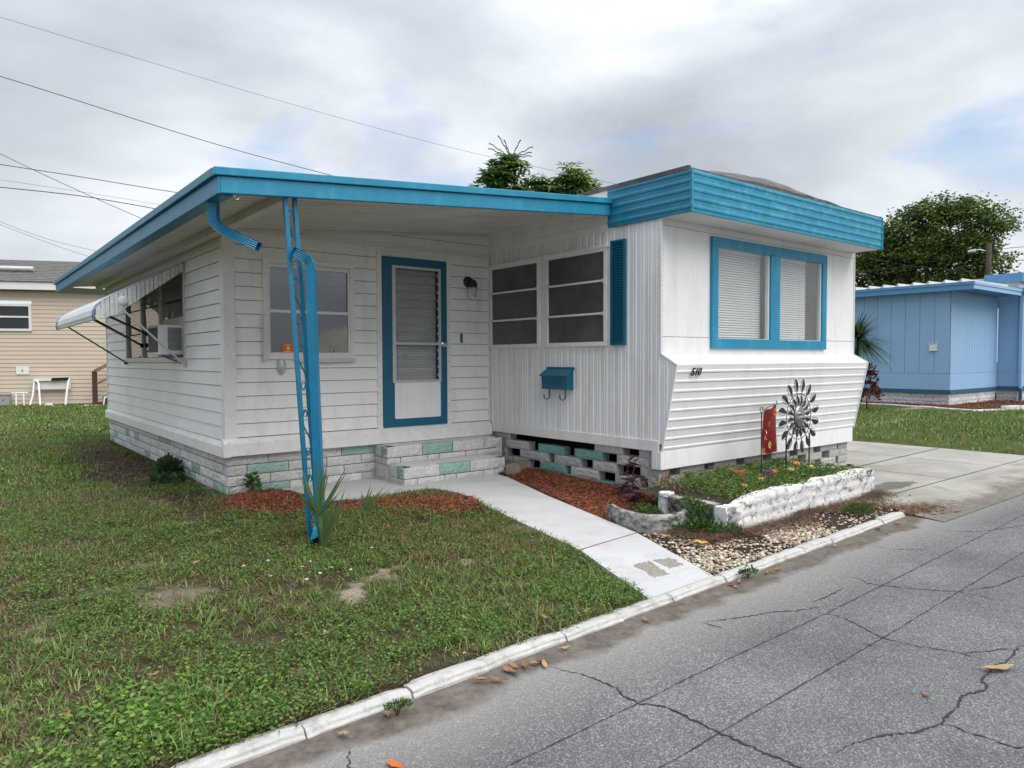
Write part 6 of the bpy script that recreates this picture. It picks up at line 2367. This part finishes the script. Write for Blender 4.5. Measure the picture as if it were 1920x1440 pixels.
for k in range(n):
    for q in range(46):
        u = U0 + (U1 - U0) * (q + .5 * (k % 2) + rq.uniform(-.1, .1)) / 46
        t0 = (k + .3) / n
        v, z = -.34 + 3.9 * t0, 3.87 + 1.12 * t0 + .016
        mb.quad(B(u, v - .06, z - .012), B(u + .07, v - .06, z - .012), B(u + .07, v + .05, z + .018), B(u, v + .05, z + .018))
obj('shingle_tabs', mb, 'brown_trim', T)
mb = MB(); mb.tube([B(-2.2, 1.2, 4.42), B(.62, 1.2, 4.42)], .085, 10)
obj('roof_vent', mb, 'alu', T, sm=True)
mb = MB()
for a, b, z0, z1 in ((-1.15, .93, 3.13, 3.2), (-1.15, .93, 2.37, 2.44), (-1.15, -1.08, 2.44, 3.13), (.86, .93, 2.44, 3.13), (-1.08, .86, 2.78, 2.83)):
    bbox(mb, a, b, -.06, .02, z0, z1)
w = obj('window', mb, 'beige_trim', T)
mb = MB(); bbox(mb, -1.08, .86, -.02, -.01, 2.44, 3.13)
obj('pane', mb, 'dark_glass', w)
mb = MB(); bbox(mb, .47, .82, -.035, -.015, 1.03, 1.27)
obj('meter_cover', mb, 'pvc', T)
mb = MB(); bbox(mb, .63, .66, -.042, -.036, 1.11, 1.18)
obj('latch', mb, 'alu_dark', T)
# things leaning there
T = thing('utility_box', 'small grey utility box on the ground by the beige wall', 'utility box', B(.18, -.25, .06))
mb = MB(); bbox(mb, .07, .37, -.32, -.14, .10, .43); bbox(mb, .05, .39, -.34, -.12, .41, .44); bbox(mb, .10, .14, -.3, -.16, .0, .1); bbox(mb, .30, .34, -.3, -.16, .0, .1)
obj('case', mb, 'grey_box', T)
mb = MB(); bbox(mb, .20, .24, -.335, -.325, .24, .28)
obj('latch', mb, 'alu_dark', T)
T = thing('pipe_stand', 'low white pipe stand next to the grey utility box', 'pipe stand', B(.75, -.5, .06))
mb = MB()
mb.tube([B(.48, -.45, .47), B(.92, -.45, .47)], .022, 8); mb.tube([B(.60, -.45, .47), B(.62, -.5, .02)], .024, 8); mb.tube([B(.80, -.45, .47), B(.82, -.5, .03)], .022, 8)
mb.tube([B(.66, -.7, .05), B(.98, -.7, .05)], .015, 6)
obj('frame', mb, 'pvc', T, sm=True)
T = thing('folded_table', 'white pipe-legged folding table frame leaning on the beige wall', 'folding table', B(1.5, -.4, .06))
mb = MB()
mb.tube([B(1.0, -.19, .87), B(1.95, -.19, .87)], .02, 6)
mb.tube([B(.96, -.5, .03), B(1.0, -.3, .40), B(1.02, -.2, .86), B(1.06, -.18, .89)], .030, 8)
mb.tube([B(1.05, -.25, .83), B(1.13, -.28, .81), B(1.16, -.3, .74), B(1.34, -.75, .02)], .026, 8)
mb.tube([B(1.95, -.2, .86), B(1.94, -.3, .60), B(1.90, -.4, .05)], .034, 8)
obj('leg_frame', mb, 'pvc', T, sm=True)
mb = MB(); bbox(mb, 1.02, 1.98, -.16, -.10, .56, .90)
bbox(mb, 1.0, 1.55, -.24, -.17, .83, .90)
obj('top', mb, 'beige_trim', T)
mb = MB(); mb.obox(B(1.5, -.24, .87), B(1.95, -.22, .885), .05, .09)
obj('edge', mb, 'black', T)
T = thing('garden_stairs', 'dark wooden stair post with sloping handrail at the beige house', 'stairs', B(2.85, -.4, .06))
mb = MB(); bbox(mb, 2.68, 2.80, -.5, -.38, .0, 1.12)
obj('post', mb, 'deck_wood', T)
mb = MB(); mb.obox(B(2.74, -.44, 1.12), B(4.6, -.44, 2.1), .06, .10); mb.obox(B(2.78, -.44, .72), B(4.6, -.44, 1.65), .04, .07)
obj('handrail', mb, 'rail_wood', T)
mb = MB()
for k in range(4): bbox(mb, 2.8 + .28 * k, 4.6, -.95, -.4, .0 + .18 * k, .17 + .18 * k)
obj('tread', mb, 'deck_wood', T)
T = thing('pipe_offcut', 'bent white pipe offcut lying on the grass by the stairs', 'pipe', B(3.0, -.9, .06))
mb = MB(); mb.tube([B(2.60, -1.0, .08), B(3.08, -1.0, .06), B(3.12, -1.0, .10), B(3.15, -1.0, .32), B(3.3, -1.0, .34)], .028, 8)
obj('pipe', mb, 'pvc', T, sm=True)
mb = MB(); mb.tube([B(1.42, -.75, .05), B(1.5, -.7, .10), B(1.62, -.72, .10), B(1.68, -.75, .06)], [.03, .06, .06, .03], 8)
o = obj('rock', mb, 'tread', origin=B(1.5, -.75, .05), sm=True)
tag(o, 'pale stone in the grass under the leaning folding table', 'rock')

# ------------------------------------------------------------------ blue house across the driveway
T = thing('blue_house', 'pale blue board-sided mobile home with dark blue trim across the driveway', 'house', (22.4, 8.1, 0))
def grooved(mb, ax, c, sgn, a0, a1, z0, z1, per=.405, minor=True):
    u = a0
    def bx(u0, u1, za, zb, o):
        lo, hi = sorted((c, c + sgn * o))
        if ax == 'x': mb.box(lo, hi, u0, u1, za, zb)
        else: mb.box(u0, u1, lo, hi, za, zb)
    while u < a1 - .02:
        bx(u + .006, min(u + per - .006, a1), z0 + .48, z1, .016)
        u += per
    bx(a0, a1, z0, z0 + .47, .020)
    lo, hi = sorted((c - sgn * .05, c))
    if ax == 'x': mb.box(lo, hi, a0, a1, z0, z1)
    else: mb.box(a0, a1, lo, hi, z0, z1)
BX, BY = 22.42, 8.13
mb = MB()
grooved(mb, 'x', BX, -1, BY + .0, 25, .52, 3.36)
grooved(mb, 'y', BY, -1, BX + .0, 26.1, .52, 3.4, .20)
grooved(mb, 'x', 26.15, -1, 7.57, BY - .02, .52, 3.6, 2.)
grooved(mb, 'y', 7.55, -1, 26.15, 31, .52, 3.6, .405)
mb.box(26.2, 31, 7.7, 25, 3.3, 3.8)
obj('wall', mb, 'blue_wall', T)
mb = MB()
mb.box(BX - .04, BX, BY - .04, 25, .42, .53); mb.box(BX, 26.15, BY - .04, BY, .42, .53)
mb.box(26.11, 26.15, 7.51, BY - .04, .42, .55); mb.box(26.15, 31, 7.51, 7.55, .42, .55)
obj('band', mb, 'blue_dark', T)
mb = MB()
rw = random.Random(6)
for ax, c, sg, a0, a1 in (('x', BX, -1, BY, 25), ('y', BY, -1, BX, 26.1), ('x', 26.15, -1, 7.55, BY), ('y', 7.55, -1, 26.15, 31)):
    for r in range(4):
        u = a0 - (.2 if r % 2 else 0)
        while u < a1:
            mb.col = tuple(np.array((.80, .80, .80)) * rw.uniform(.85, 1.05))
            s0, s1 = max(u, a0), min(u + .41, a1)
            u += .42
            if s1 - s0 < .05: continue
            z0 = -.06 + r * .12
            rough_block(mb, ax, c - sg * .01, sg, s0, s1, z0, z0 + .113, .05, rw, .008)
mb.col = None
obj('skirting', mb, 'block', T)
RXa, RYa = 22.08, 7.45
mb = MB()
mb.box(RXa, RXa + .05, RYa, 25, 3.33, 3.47); mb.box(RXa - .02, RXa + .06, RYa - .02, 25, 3.472, 3.55)
mb.box(RXa + .05, 26.0, RYa + .02, 25, 3.36, 3.40)
fb = obj('fascia', mb, 'blue_dark' if False else 'blue_trim', T)
mb = MB()
mb.box(RXa + .052, 26.0, RYa - .0, RYa + .018, 3.35, 3.47); mb.box(RXa + .061, 26.0, RYa - .02, RYa + .04, 3.472, 3.55)
obj('fascia', mb, 'blue_wall', T)
mb = MB()
mb.box(26.0, 31.2, 7.15, 7.22, 3.42, 3.60); mb.box(26.0, 26.06, 7.22, 8.1, 3.42, 3.60)
mb.box(26.0, 31.2, 7.22, 7.55, 3.45, 3.47)
mb.box(26.08, 31.2, 7.46, 7.53, 3.80, 4.08); mb.box(26.08, 26.14, 7.53, 8.5, 3.80, 4.08)
obj('parapet', mb, 'blue_trim', T)
mb = MB()
mb.box(26.16, 31, 7.56, 14, 3.62, 3.98)
mb.box(RXa + .1, 26, RYa + .1, 25, 3.50, 3.53)
for k in range(30):
    y = 7.75 + k * .42
    mb.add([(RXa + .03, y, 3.535), (RXa + .03, y + .13, 3.535), (RXa + .03, y + .01, 3.65), (25.8, y, 3.60), (25.8, y + .13, 3.60), (25.8, y + .01, 3.70)],
           [(0, 1, 2), (3, 5, 4), (0, 2, 5, 3), (1, 4, 5, 2)])
obj('pan_roof', mb, 'roof_white', T)
mb = MB(); mb.rtube([(26.08, 7.46, 3.5), (26.08, 7.46, .45)], .09, .07, (1, 0, 0))
obj('downspout', mb, 'blue_wall', T)
mb = MB(); mb.rtube([(26.08, 7.46, .50), (26.08, 7.46, .14), (26.05, 7.43, .09), (25.88, 7.38, .06)], .10, .08, (1, 0, 0))
obj('downspout_foot', mb, 'blue_dark', T)
mb = MB()
for z in (1.66, 1.755):
    mb.prism(roundrect(8.46, 8.66, z, z + .085, .03), 'x', BX - .05, BX - .018)
for z in (1.655, 1.745, 1.838):
    mb.box(BX - .058, BX - .02, 8.45, 8.67, z, z + .014)
obj('vent', mb, 'pvc', T)
# bed in front of it
mb = MB()
pts = [(22.4, 7.7), (22.0, 7.35), (21.0, 6.75), (20.6, 6.8), (20.9, 7.6), (21.9, 9.5), (21.8, 24), (22.4, 24)]
mb.quad(*[(a, b, .10) for a, b in [(20.75, 6.9), (24, 5.9), (31, 5.6), (31, 7.5), (26.1, 7.5), (26.1, 8.1), (22.5, 8.1), (22.5, 24), (21.6, 24), (21.6, 9.5)]])
o = obj('mulch_bed', mb, 'ground')
me = o.data
ca = me.color_attributes.new('Col', 'FLOAT_COLOR', 'POINT')
for d in ca.data: d.color = (1, 0, .3, 1)
struct(o, 'dark red mulch bed at the foot of the blue house', 'mulch')
n = 9000
x, y = rs.uniform(20.8, 30, n), rs.uniform(5.9, 20, n)
ok = inpoly(x, y, [(20.75, 6.9), (24, 5.95), (31, 5.6), (31, 7.5), (26.1, 7.5), (26.1, 8.1), (22.4, 8.1), (22.4, 20), (21.6, 20), (21.6, 9.5)])
chips('bark_mulch', np.stack([x, y], 1)[ok], lambda a, b: .10 + rs.uniform(0, .05, len(a)), [(.13, .03, .02), (.08, .02, .014), (.18, .05, .03)], 'dark red mulch chips along the blue house skirting', .06, .14, .015, .03)
mb = MB()
rw = random.Random(16)
path = [(21.58, 22), (21.56, 14), (21.57, 9.5), (20.72, 6.88), (21.6, 6.55), (24, 5.86), (28, 5.6), (33, 5.5)]
for a, b in zip(path[:-1], path[1:]):
    A_, B_ = Vector((a[0], a[1], 0)), Vector((b[0], b[1], 0))
    k = max(1, int((B_ - A_).length / .5))
    hgt = .10 if a[0] < 20.8 or a[1] > 8 else .17
    for i in range(k):
        p, q = A_.lerp(B_, i / k), A_.lerp(B_, (i + .97) / k)
        j = rw.uniform(-.01, .01)
        mb.obox((p.x, p.y, hgt / 2 + j), (q.x, q.y, hgt / 2 + j), .14, hgt + .02)
o = obj('garden_edging', mb, 'planter_paint', origin=(22, 7, 0), bevel=.012)
tag(o, 'whitewashed block edging round the mulch bed of the blue house', 'garden edging')

# ------------------------------------------------------------------ palm and red shrub by the blue house
def fanpalm(name, label, base, hub, r, n, rs_):
    T = thing(name, label, 'palm', base)
    P, Dv, L_ = [], [], []
    for k in range(n):
        d = rnd_dir(1, rs_, -.55, .95)[0]
        P.append(hub); Dv.append(d); L_.append(r * rs_.uniform(.7, 1.1))
    P, Dv, L_ = np.array(P), np.array(Dv), np.array(L_)
    m = 4
    # arching narrow leaves, drooping outwards
    V, Q = [], []
    side = np.cross(Dv, np.array([0, 0, 1.])); side /= np.linalg.norm(side, axis=1, keepdims=True)
    rows = []
    for i in range(m + 1):
        t = i / m
        p = P + Dv * (L_[:, None] * t) - np.array([0, 0, 1.]) * (L_[:, None] * .30 * t * t)
        w = .032 * (1 - t) ** .7 + .002
        rows += [p - side * w * .5, p + side * w * .5]
    V = np.stack(rows, 1).reshape(-1, 3)
    b = np.arange(n)[:, None] * (2 * m + 2)
    Q = np.concatenate([b + np.array([[2 * i, 2 * i + 1, 2 * i + 3, 2 * i + 2]]) for i in range(m)])
    npmesh('fronds', V, Q, None, np.repeat(colmix(n, [(.045, .09, .035), (.03, .065, .028), (.07, .12, .045)], rs_, .25), 2 * m + 2, 0), 'leaf', T)
    mb = MB()
    mb.tube([base, ((base[0] + hub[0]) / 2 + .03, (base[1] + hub[1]) / 2, (base[2] + hub[2]) / 2), tuple(hub)], [.10, .08, .07], 9)
    obj('trunk', mb, 'bark', T)
fanpalm('spiky_palm', 'small spiky palm growing beside the blue house wall', (19.25, 9.3, .02), np.array([19.2, 9.25, 1.95]), 1.15, 620, np.random.RandomState(3))
bush('red_shrub', 'dark red-leaved shrub under the spiky palm', 'shrub', (19.2, 8.95, .02), [((19.15, 8.95, .95, .22, .28, .35), .6), ((19.15, 8.85, .5, .25, .25, .3), .4)], 420, (.08, .15, .05, .08),
     [(.12, .022, .018), (.06, .012, .012), (.20, .06, .035), (.05, .05, .02)], rb)

# ------------------------------------------------------------------ trees
def limb(mb, a, b, r0, r1, rnd, n=6, wob=.12):
    a, b = Vector(a), Vector(b)
    L_ = (b - a).length
    pts, rs2 = [], []
    for i in range(n + 1):
        t = i / n
        o = Vector((rnd.uniform(-1, 1), rnd.uniform(-1, 1), rnd.uniform(-.5, .5))) * wob * L_ * math.sin(PI * t) * .5
        pts.append(a.lerp(b, t) + o); rs2.append(r0 + (r1 - r0) * t)
    mb.tube(pts, rs2, 8)
    return pts

OAK = [(41.82, 19.16, 7.59, 1.25), (42.45, 17.71, 8.66, 1.15), (43.02, 16.28, 9.3, 1.05), (43.52, 14.89, 9.0, 1.1), (43.88, 13.79, 8.55, .85), (41.59, 19.65, 6.41, 1.3), (42.36, 17.93, 7.04, 1.3),
       (42.94, 16.5, 7.52, 1.35), (43.53, 14.86, 7.5, .9), (43.85, 13.95, 6.3, .95), (43.3, 15.54, 6.28, 1.2), (42.47, 17.67, 5.83, 1.2), (41.36, 20.13, 4.9, 1.2), (42.05, 18.64, 5.0, 1.2),
       (42.86, 16.71, 5.1, 1.2), (43.62, 14.6, 5.2, 1.1), (41.0, 20.9, 6.4, 1.3), (41.9, 19.0, 8.3, .9), (42.74, 17.0, 9.3, .85), (43.28, 15.59, 9.55, .8), (44.6, 17.5, 7.6, 1.4), (44.2, 19.5, 6.5, 1.4), (45.2, 15.5, 7.6, 1.3), (40.6, 21.8, 5.2, 1.2)]
def oaktree():
    T = thing('oak_tree', 'broad dark green tree with spreading crown behind the blue house', 'tree', (43.4, 17.0, 0))
    rnd = random.Random(4); r_ = np.random.RandomState(14)
    mb = MB()
    fork = Vector((43.3, 17.0, 3.0))
    limb(mb, (43.4, 17.0, -.1), fork, .42, .33, rnd, 6, .05)
    for cx_, cy_, cz_, r in OAK:
        e = Vector((cx_, cy_, cz_ + .2))
        m_ = fork.lerp(e, .5) + Vector((rnd.uniform(-.3, .3), rnd.uniform(-.3, .3), rnd.uniform(0, .3)))
        p = limb(mb, fork, m_, .17, .10, rnd, 4, .15)
        limb(mb, p[-1], e, .09, .03, rnd, 5, .2)
        for k in range(5):
            d = rnd_dir(1, r_, -.2, .9)[0] * r * .95
            limb(mb, Vector(p[-1]).lerp(e, .6), e + Vector(d), .035, .01, rnd, 3, .2)
    obj('trunk', mb, 'bark', T)
    P, Dv, Cc = [], [], []
    for cx_, cy_, cz_, r in OAK:
        k = int(36 * r * r)
        c = np.array([cx_, cy_, cz_]) + rnd_dir(k, r_, -.75, 1) * r * r_.uniform(.55, 1.12, (k, 1)) * np.array([1, 1, .85])
        for q in range(k):
            m_ = r_.randint(34, 56)
            s = r_.uniform(.16, .34)
            P.append(c[q] + r_.normal(0, 1, (m_, 3)) * s * np.array([1.1, 1.1, .6])); Dv.append(rnd_dir(m_, r_, -.5, .5))
            base = np.array([(.085, .14, .03), (.12, .175, .036), (.055, .10, .026), (.16, .20, .045)][r_.randint(4)])
            Cc.append(base * r_.uniform(.7, 1.3, (m_, 1)) * r_.uniform(.92, 1.08, (m_, 3)))
    P, Dv, Cc = np.concatenate(P), np.concatenate(Dv), np.concatenate(Cc)
    n = len(P)
    V, Q = leafquads(P, Dv, rnd_dir(n, r_, .1, 1), r_.uniform(.13, .24, n), r_.uniform(.08, .13, n), .08)
    npmesh('crown', V, Q, None, np.repeat(np.clip(Cc, 0, 1), 4, 0), 'leaf', T)
oaktree()

SCH = [(14.69, 18.98, 7.55, .6), (15.04, 18.71, 7.95, .42), (14.75, 18.93, 8.0, .40), (14.4, 19.2, 7.25, .55), (15.51, 18.31, 7.15, .55), (15.31, 18.48, 6.8, .6), (15.92, 17.96, 6.95, .55), (16.47, 17.46, 7.45, .55), (16.7, 17.24, 7.1, .55), (16.31, 17.61, 6.95, .5),
       (14.89, 18.82, 6.8, .6), (14.19, 19.36, 6.75, .35), (16.82, 17.12, 6.8, .45), (15.6, 18.6, 6.0, .9), (16.4, 17.8, 5.9, .9), (14.8, 19.2, 5.9, .8), (15.8, 18.4, 4.9, .9), (15.0, 19.2, 4.8, .8)]
SPK = [(14.76, 18.93, 8.29), (14.38, 19.22, 8.64), (14.36, 19.23, 8.47), (14.61, 19.04, 8.89), (14.76, 18.92, 8.75), (15.19, 18.58, 8.75), (15.49, 18.33, 8.52), (15.46, 18.36, 8.34), (15.46, 18.36, 8.22)]
def schefflera():
    T = thing('umbrella_tree', 'glossy umbrella tree with drooping leaves and bare flower spikes behind the roof', 'tree', (15.6, 18.6, 0))
    rnd = random.Random(6); r_ = np.random.RandomState(24)
    mb = MB()
    for k, (cx_, cy_, cz_, r) in enumerate(SCH):
        b0 = Vector((15.6 + .25 * math.cos(k), 18.6 + .25 * math.sin(k), -.1))
        limb(mb, b0, (cx_, cy_, cz_), .06, .028, rnd, 6, .08)
    obj('trunk', mb, 'bark', T)
    P, Dv, Nv, Cc, LL = [], [], [], [], []
    for cx_, cy_, cz_, r in SCH:
        k = int(44 * (r / .55) ** 1.6)
        c = np.array([cx_, cy_, cz_]) + rnd_dir(k, r_, -.5, 1) * r * r_.uniform(.5, 1.05, (k, 1)) * np.array([1, 1, .8])
        for q in range(k):
            m_ = r_.randint(7, 11)
            a = np.linspace(0, 2 * PI, m_, endpoint=False) + r_.uniform(0, 1)
            droop = r_.uniform(-.75, .05)
            tl = r_.normal(0, .25, 2)
            d = np.stack([np.cos(a), np.sin(a), np.full(m_, droop) + tl[0] * np.cos(a) + tl[1] * np.sin(a)], 1)
            P.append(np.repeat(c[q][None], m_, 0) + d * .05); Dv.append(d)
            Nv.append(np.repeat(np.array([[0, 0, 1.]]), m_, 0) + r_.normal(0, .15, (m_, 3)))
            base = np.array([(.085, .175, .035), (.14, .24, .05), (.055, .12, .028), (.19, .28, .07)][r_.randint(4)])
            Cc.append(base * r_.uniform(.75, 1.25, (m_, 1)))
            LL.append(r_.uniform(.24, .40) * r_.uniform(.85, 1.1, m_))
    P, Dv, Nv, Cc, LL = map(np.concatenate, (P, Dv, Nv, Cc, LL))
    V, Q = leafquads(P, Dv, Nv, LL, LL * .34, .06)
    npmesh('crown', V, Q, None, np.repeat(np.clip(Cc, 0, 1), 4, 0), 'leaf', T)
    mb = MB(); mb.col = (.13, .07, .06)
    for s in SPK:
        e = Vector(s); b0 = Vector((14.95, 18.78, 8.15))
        pts = [b0.lerp(e, i / 10) + Vector((0, 0, .02 * math.sin(i * 1.7))) for i in range(11)]
        mb.tube(pts, .012, 5)
        for i in range(2, 11):
            mb.disc(pts[i] + Vector((0, 0, -.015)), (0, 0, 1), .024, .03, 6)
        obj('flower_spikes', mb, 'dryleaf', T)
schefflera()

# ------------------------------------------------------------------ overhead lines
WIRES = [([(-14, 28.6, 13.6), (.08, 30.0, 13.18), (1.76, 29.95, 13.07), (5.71, 29.45, 12.59), (10.18, 28.22, 11.79), (14.89, 26.04, 10.7), (17.92, 24.06, 9.89), (21.64, 20.77, 8.74), (23.87, 18.17, 7.76)], .0065, 'highest thin overhead wire crossing the sky to the umbrella tree'),
         ([(-12, 29, 12.6), (.04, 30.0, 11.34), (1.72, 29.95, 11.09), (4.02, 29.73, 10.69), (6.53, 29.28, 10.17), (9.22, 28.55, 9.59), (12.98, 27.05, 8.78), (15.81, 25.5, 8.1), (20, 22.5, 7.2)], .013, 'long dark cable dropping behind the middle of the porch roof'),
         ([(-8, 29.6, 12.6), (.26, 30.0, 9.16), (1.66, 29.95, 8.48), (3.48, 29.8, 7.7), (5.77, 29.44, 6.76), (8.24, 28.85, 5.84)], .010, 'steep diagonal wire crossing the other cables at the left'),
         ([(-9, 29.6, 8.5), (.23, 30.0, 8.18), (1.65, 29.95, 8.12), (3.96, 29.74, 8.02), (6.93, 29.19, 7.8), (10.12, 28.24, 7.56), (15, 26, 7.2)], .013, 'upper of the two thick sagging cables at the left edge'),
         ([(-9, 29.6, 8.0), (.22, 30.0, 7.65), (1.64, 29.96, 7.6), (3.79, 29.76, 7.50), (6.3, 29.33, 7.3), (8.63, 28.73, 7.04), (14, 26.5, 6.6)], .005, 'faint hairline wire between the two thick cables'),
         ([(-9, 29.6, 7.3), (.21, 30.0, 7.33), (1.63, 29.96, 7.35), (3.0, 29.85, 7.36), (3.95, 29.74, 7.34), (4.77, 29.62, 7.28), (6.3, 29.33, 7.12), (8.62, 28.73, 6.8), (14, 26.5, 6.2)], .015, 'lower thick cable with a hump near the roof corner'),
         ([(-8, 29.6, 7.6), (.47, 30.0, 6.6), (1.61, 29.96, 6.18), (2.88, 29.86, 5.74), (4.32, 29.69, 5.42), (6.44, 29.3, 4.97)], .006, 'thin wire just above the beige house roof, upper of the pair'),
         ([(-8, 29.6, 7.5), (.47, 30.0, 6.52), (1.6, 29.96, 6.09), (2.88, 29.86, 5.62), (4.07, 29.72, 5.23), (6.43, 29.3, 4.57)], .006, 'thin wire closest to the beige house roof, lower of the pair'),
         ([(32, 22.5, 5.0), (36.75, 15.8, 5.9), (38.08, 12.25, 6.42), (38.85, 9.5, 6.5), (40, 3, 6.8)], .012, 'upper wire leaving the distant pole at the right'),
         ([(38.08, 12.24, 6.0), (38.9, 9.31, 5.75), (39.8, 3, 5.6)], .016, 'thicker wire leaving the distant pole towards the right edge'),
         ([(35.95, 17.53, 6.59), (37.1, 14.96, 5.88), (38.08, 12.23, 5.38)], .010, 'guy wire sloping down to the distant pole through the tree')]
for pts, r, lab in WIRES:
    mb = MB()
    # smooth the hand-measured points with a Catmull-Rom curve
    P = [Vector(p) for p in pts]
    out = []
    for i in range(len(P) - 1):
        p0, p1, p2, p3 = P[max(i - 1, 0)], P[i], P[i + 1], P[min(i + 2, len(P) - 1)]
        for k in range(6):
            t = k / 6
            out.append(.5 * ((2 * p1) + (p2 - p0) * t + (2 * p0 - 5 * p1 + 4 * p2 - p3) * t * t + (3 * p1 - p0 - 3 * p2 + p3) * t ** 3))
    out.append(P[-1])
    mb.tube(out, r, 5)
    o = obj('overhead_wire', mb, 'wire', origin=pts[1])
    tag(o, lab, 'wire', 'overhead wires')
T = thing('utility_pole', 'grey wooden utility pole with a street lamp against the dark tree', 'utility pole', (38.1, 12.25, 0))
mb = MB(); mb.tube([(38.1, 12.25, -.1), (38.09, 12.25, 6.75)], [.15, .11], 10)
obj('pole', mb, 'pole_wood', T, sm=True)
mb = MB(); mb.tube([(38.1, 12.25, 6.35), (38.0, 12.6, 6.5), (37.95, 12.85, 6.48)], .03, 6); mb.tube([(37.96, 12.75, 6.46), (37.9, 13.05, 6.44)], [.09, .06], 8)
obj('street_lamp', mb, 'alu', T)

# ------------------------------------------------------------------ sky, sun, camera
SUN_EL, SUN_AZ = math.radians(55), math.radians(168)     # azimuth clockwise from +Y
W_ = D.worlds.new('World')
S.world = W_
W_.use_nodes = True
nt = W_.node_tree
bg = nt.nodes['Background']
sky = nd(nt, 'ShaderNodeTexSky', sky_type='NISHITA')
sky.sun_disc = False
sky.sun_elevation = SUN_EL; sky.sun_rotation = SUN_AZ
nt.links.new(sky.outputs[0], bg.inputs[0])
bg.inputs[1].default_value = .07
tc = nd(nt, 'ShaderNodeTexCoord').outputs['Generated']
sx = nd(nt, 'ShaderNodeSeparateXYZ'); nt.links.new(tc, sx.inputs[0])
zz = nd(nt, 'ShaderNodeMath', operation='MAXIMUM'); nt.links.new(sx.outputs[2], zz.inputs[0]); zz.inputs[1].default_value = 0
cb = nd(nt, 'ShaderNodeVectorMath', operation='MULTIPLY')
nt.links.new(tc, cb.inputs[0]); cb.inputs[1].default_value = (1, 1, 2.3)
def wnoise(scale, detail, rough, off, dist=0.):
    mp = nd(nt, 'ShaderNodeMapping'); mp.inputs['Location'].default_value = off
    nt.links.new(cb.outputs[0], mp.inputs[0])
    n = nd(nt, 'ShaderNodeTexNoise'); n.inputs['Scale'].default_value = scale; n.inputs['Detail'].default_value = detail
    n.inputs['Roughness'].default_value = rough; n.inputs['Distortion'].default_value = dist
    nt.links.new(mp.outputs[0], n.inputs['Vector'])
    return n.outputs['Fac']
cover = ramp(nt, wnoise(2.3, 7, .5, (5.5, 5.5, 1.1), .2), .30, .45)
shade = nd(nt, 'ShaderNodeValToRGB')
nt.links.new(wnoise(1.9, 8, .5, (12.5, 1.1, 9.35), .15), shade.inputs[0])
el = shade.color_ramp.elements
el[0].position, el[0].color = .34, (.45, .49, .545, 1)
el[1].position, el[1].color = .66, (.90, .945, 1., 1)
e = el.new(.5); e.color = (.63, .67, .73, 1)
bg2 = nd(nt, 'ShaderNodeBackground')
nt.links.new(shade.outputs[0], bg2.inputs[0])
# thicker cloud towards the horizon: an overcast sky is brightest overhead
z3 = nd(nt, 'ShaderNodeMath', operation='POWER'); nt.links.new(zz.outputs[0], z3.inputs[0]); z3.inputs[1].default_value = 2.6
zg = nd(nt, 'ShaderNodeMath', operation='MULTIPLY_ADD'); nt.links.new(z3.outputs[0], zg.inputs[0])
zg.inputs[1].default_value = .75; zg.inputs[2].default_value = .37
nt.links.new(zg.outputs[0], bg2.inputs[1])
mx = nd(nt, 'ShaderNodeMixShader')
nt.links.new(cover, mx.inputs[0]); nt.links.new(bg.outputs[0], mx.inputs[1]); nt.links.new(bg2.outputs[0], mx.inputs[2])
nt.links.new(mx.outputs[0], nt.nodes['World Output'].inputs[0])

sl = D.lights.new('sun', 'SUN')
sl.energy = 1.15; sl.angle = math.radians(60); sl.color = (1., .95, .88)
so = D.objects.new('sun', sl); COL.objects.link(so)
sd_ = Vector((math.sin(SUN_AZ) * math.cos(SUN_EL), math.cos(SUN_AZ) * math.cos(SUN_EL), math.sin(SUN_EL)))
so.rotation_euler = sd_.to_track_quat('Z', 'Y').to_euler()
so.location = (10, -10, 20)

cam = D.cameras.new('camera')
cam.sensor_width = 36; cam.lens = 25.065
cam.clip_start = .05; cam.clip_end = 2000
co = D.objects.new('camera', cam); COL.objects.link(co)
Rw = ((.78228, -.02421, .62246), (-.62292, -.02515, .78188), (-.00328, -.99939, -.03476))
c0, c1, c2 = (Vector([Rw[r][k] for r in range(3)]) for k in range(3))
c2 = c2.normalized(); c0 = (c0 - c2 * c0.dot(c2)).normalized(); c1 = c2.cross(c0)
co.matrix_world = Matrix(((c0.x, -c1.x, -c2.x, 0), (c0.y, -c1.y, -c2.y, 0), (c0.z, -c1.z, -c2.z, 1.45), (0, 0, 0, 1)))
S.camera = co
S.view_settings.view_transform = 'Standard'
S.view_settings.look = 'None'
S.view_settings.exposure = 1.45
S.view_settings.gamma = 1
S.cycles.max_bounces = 6
S.cycles.transparent_max_bounces = 16
S.cycles.use_denoising = True
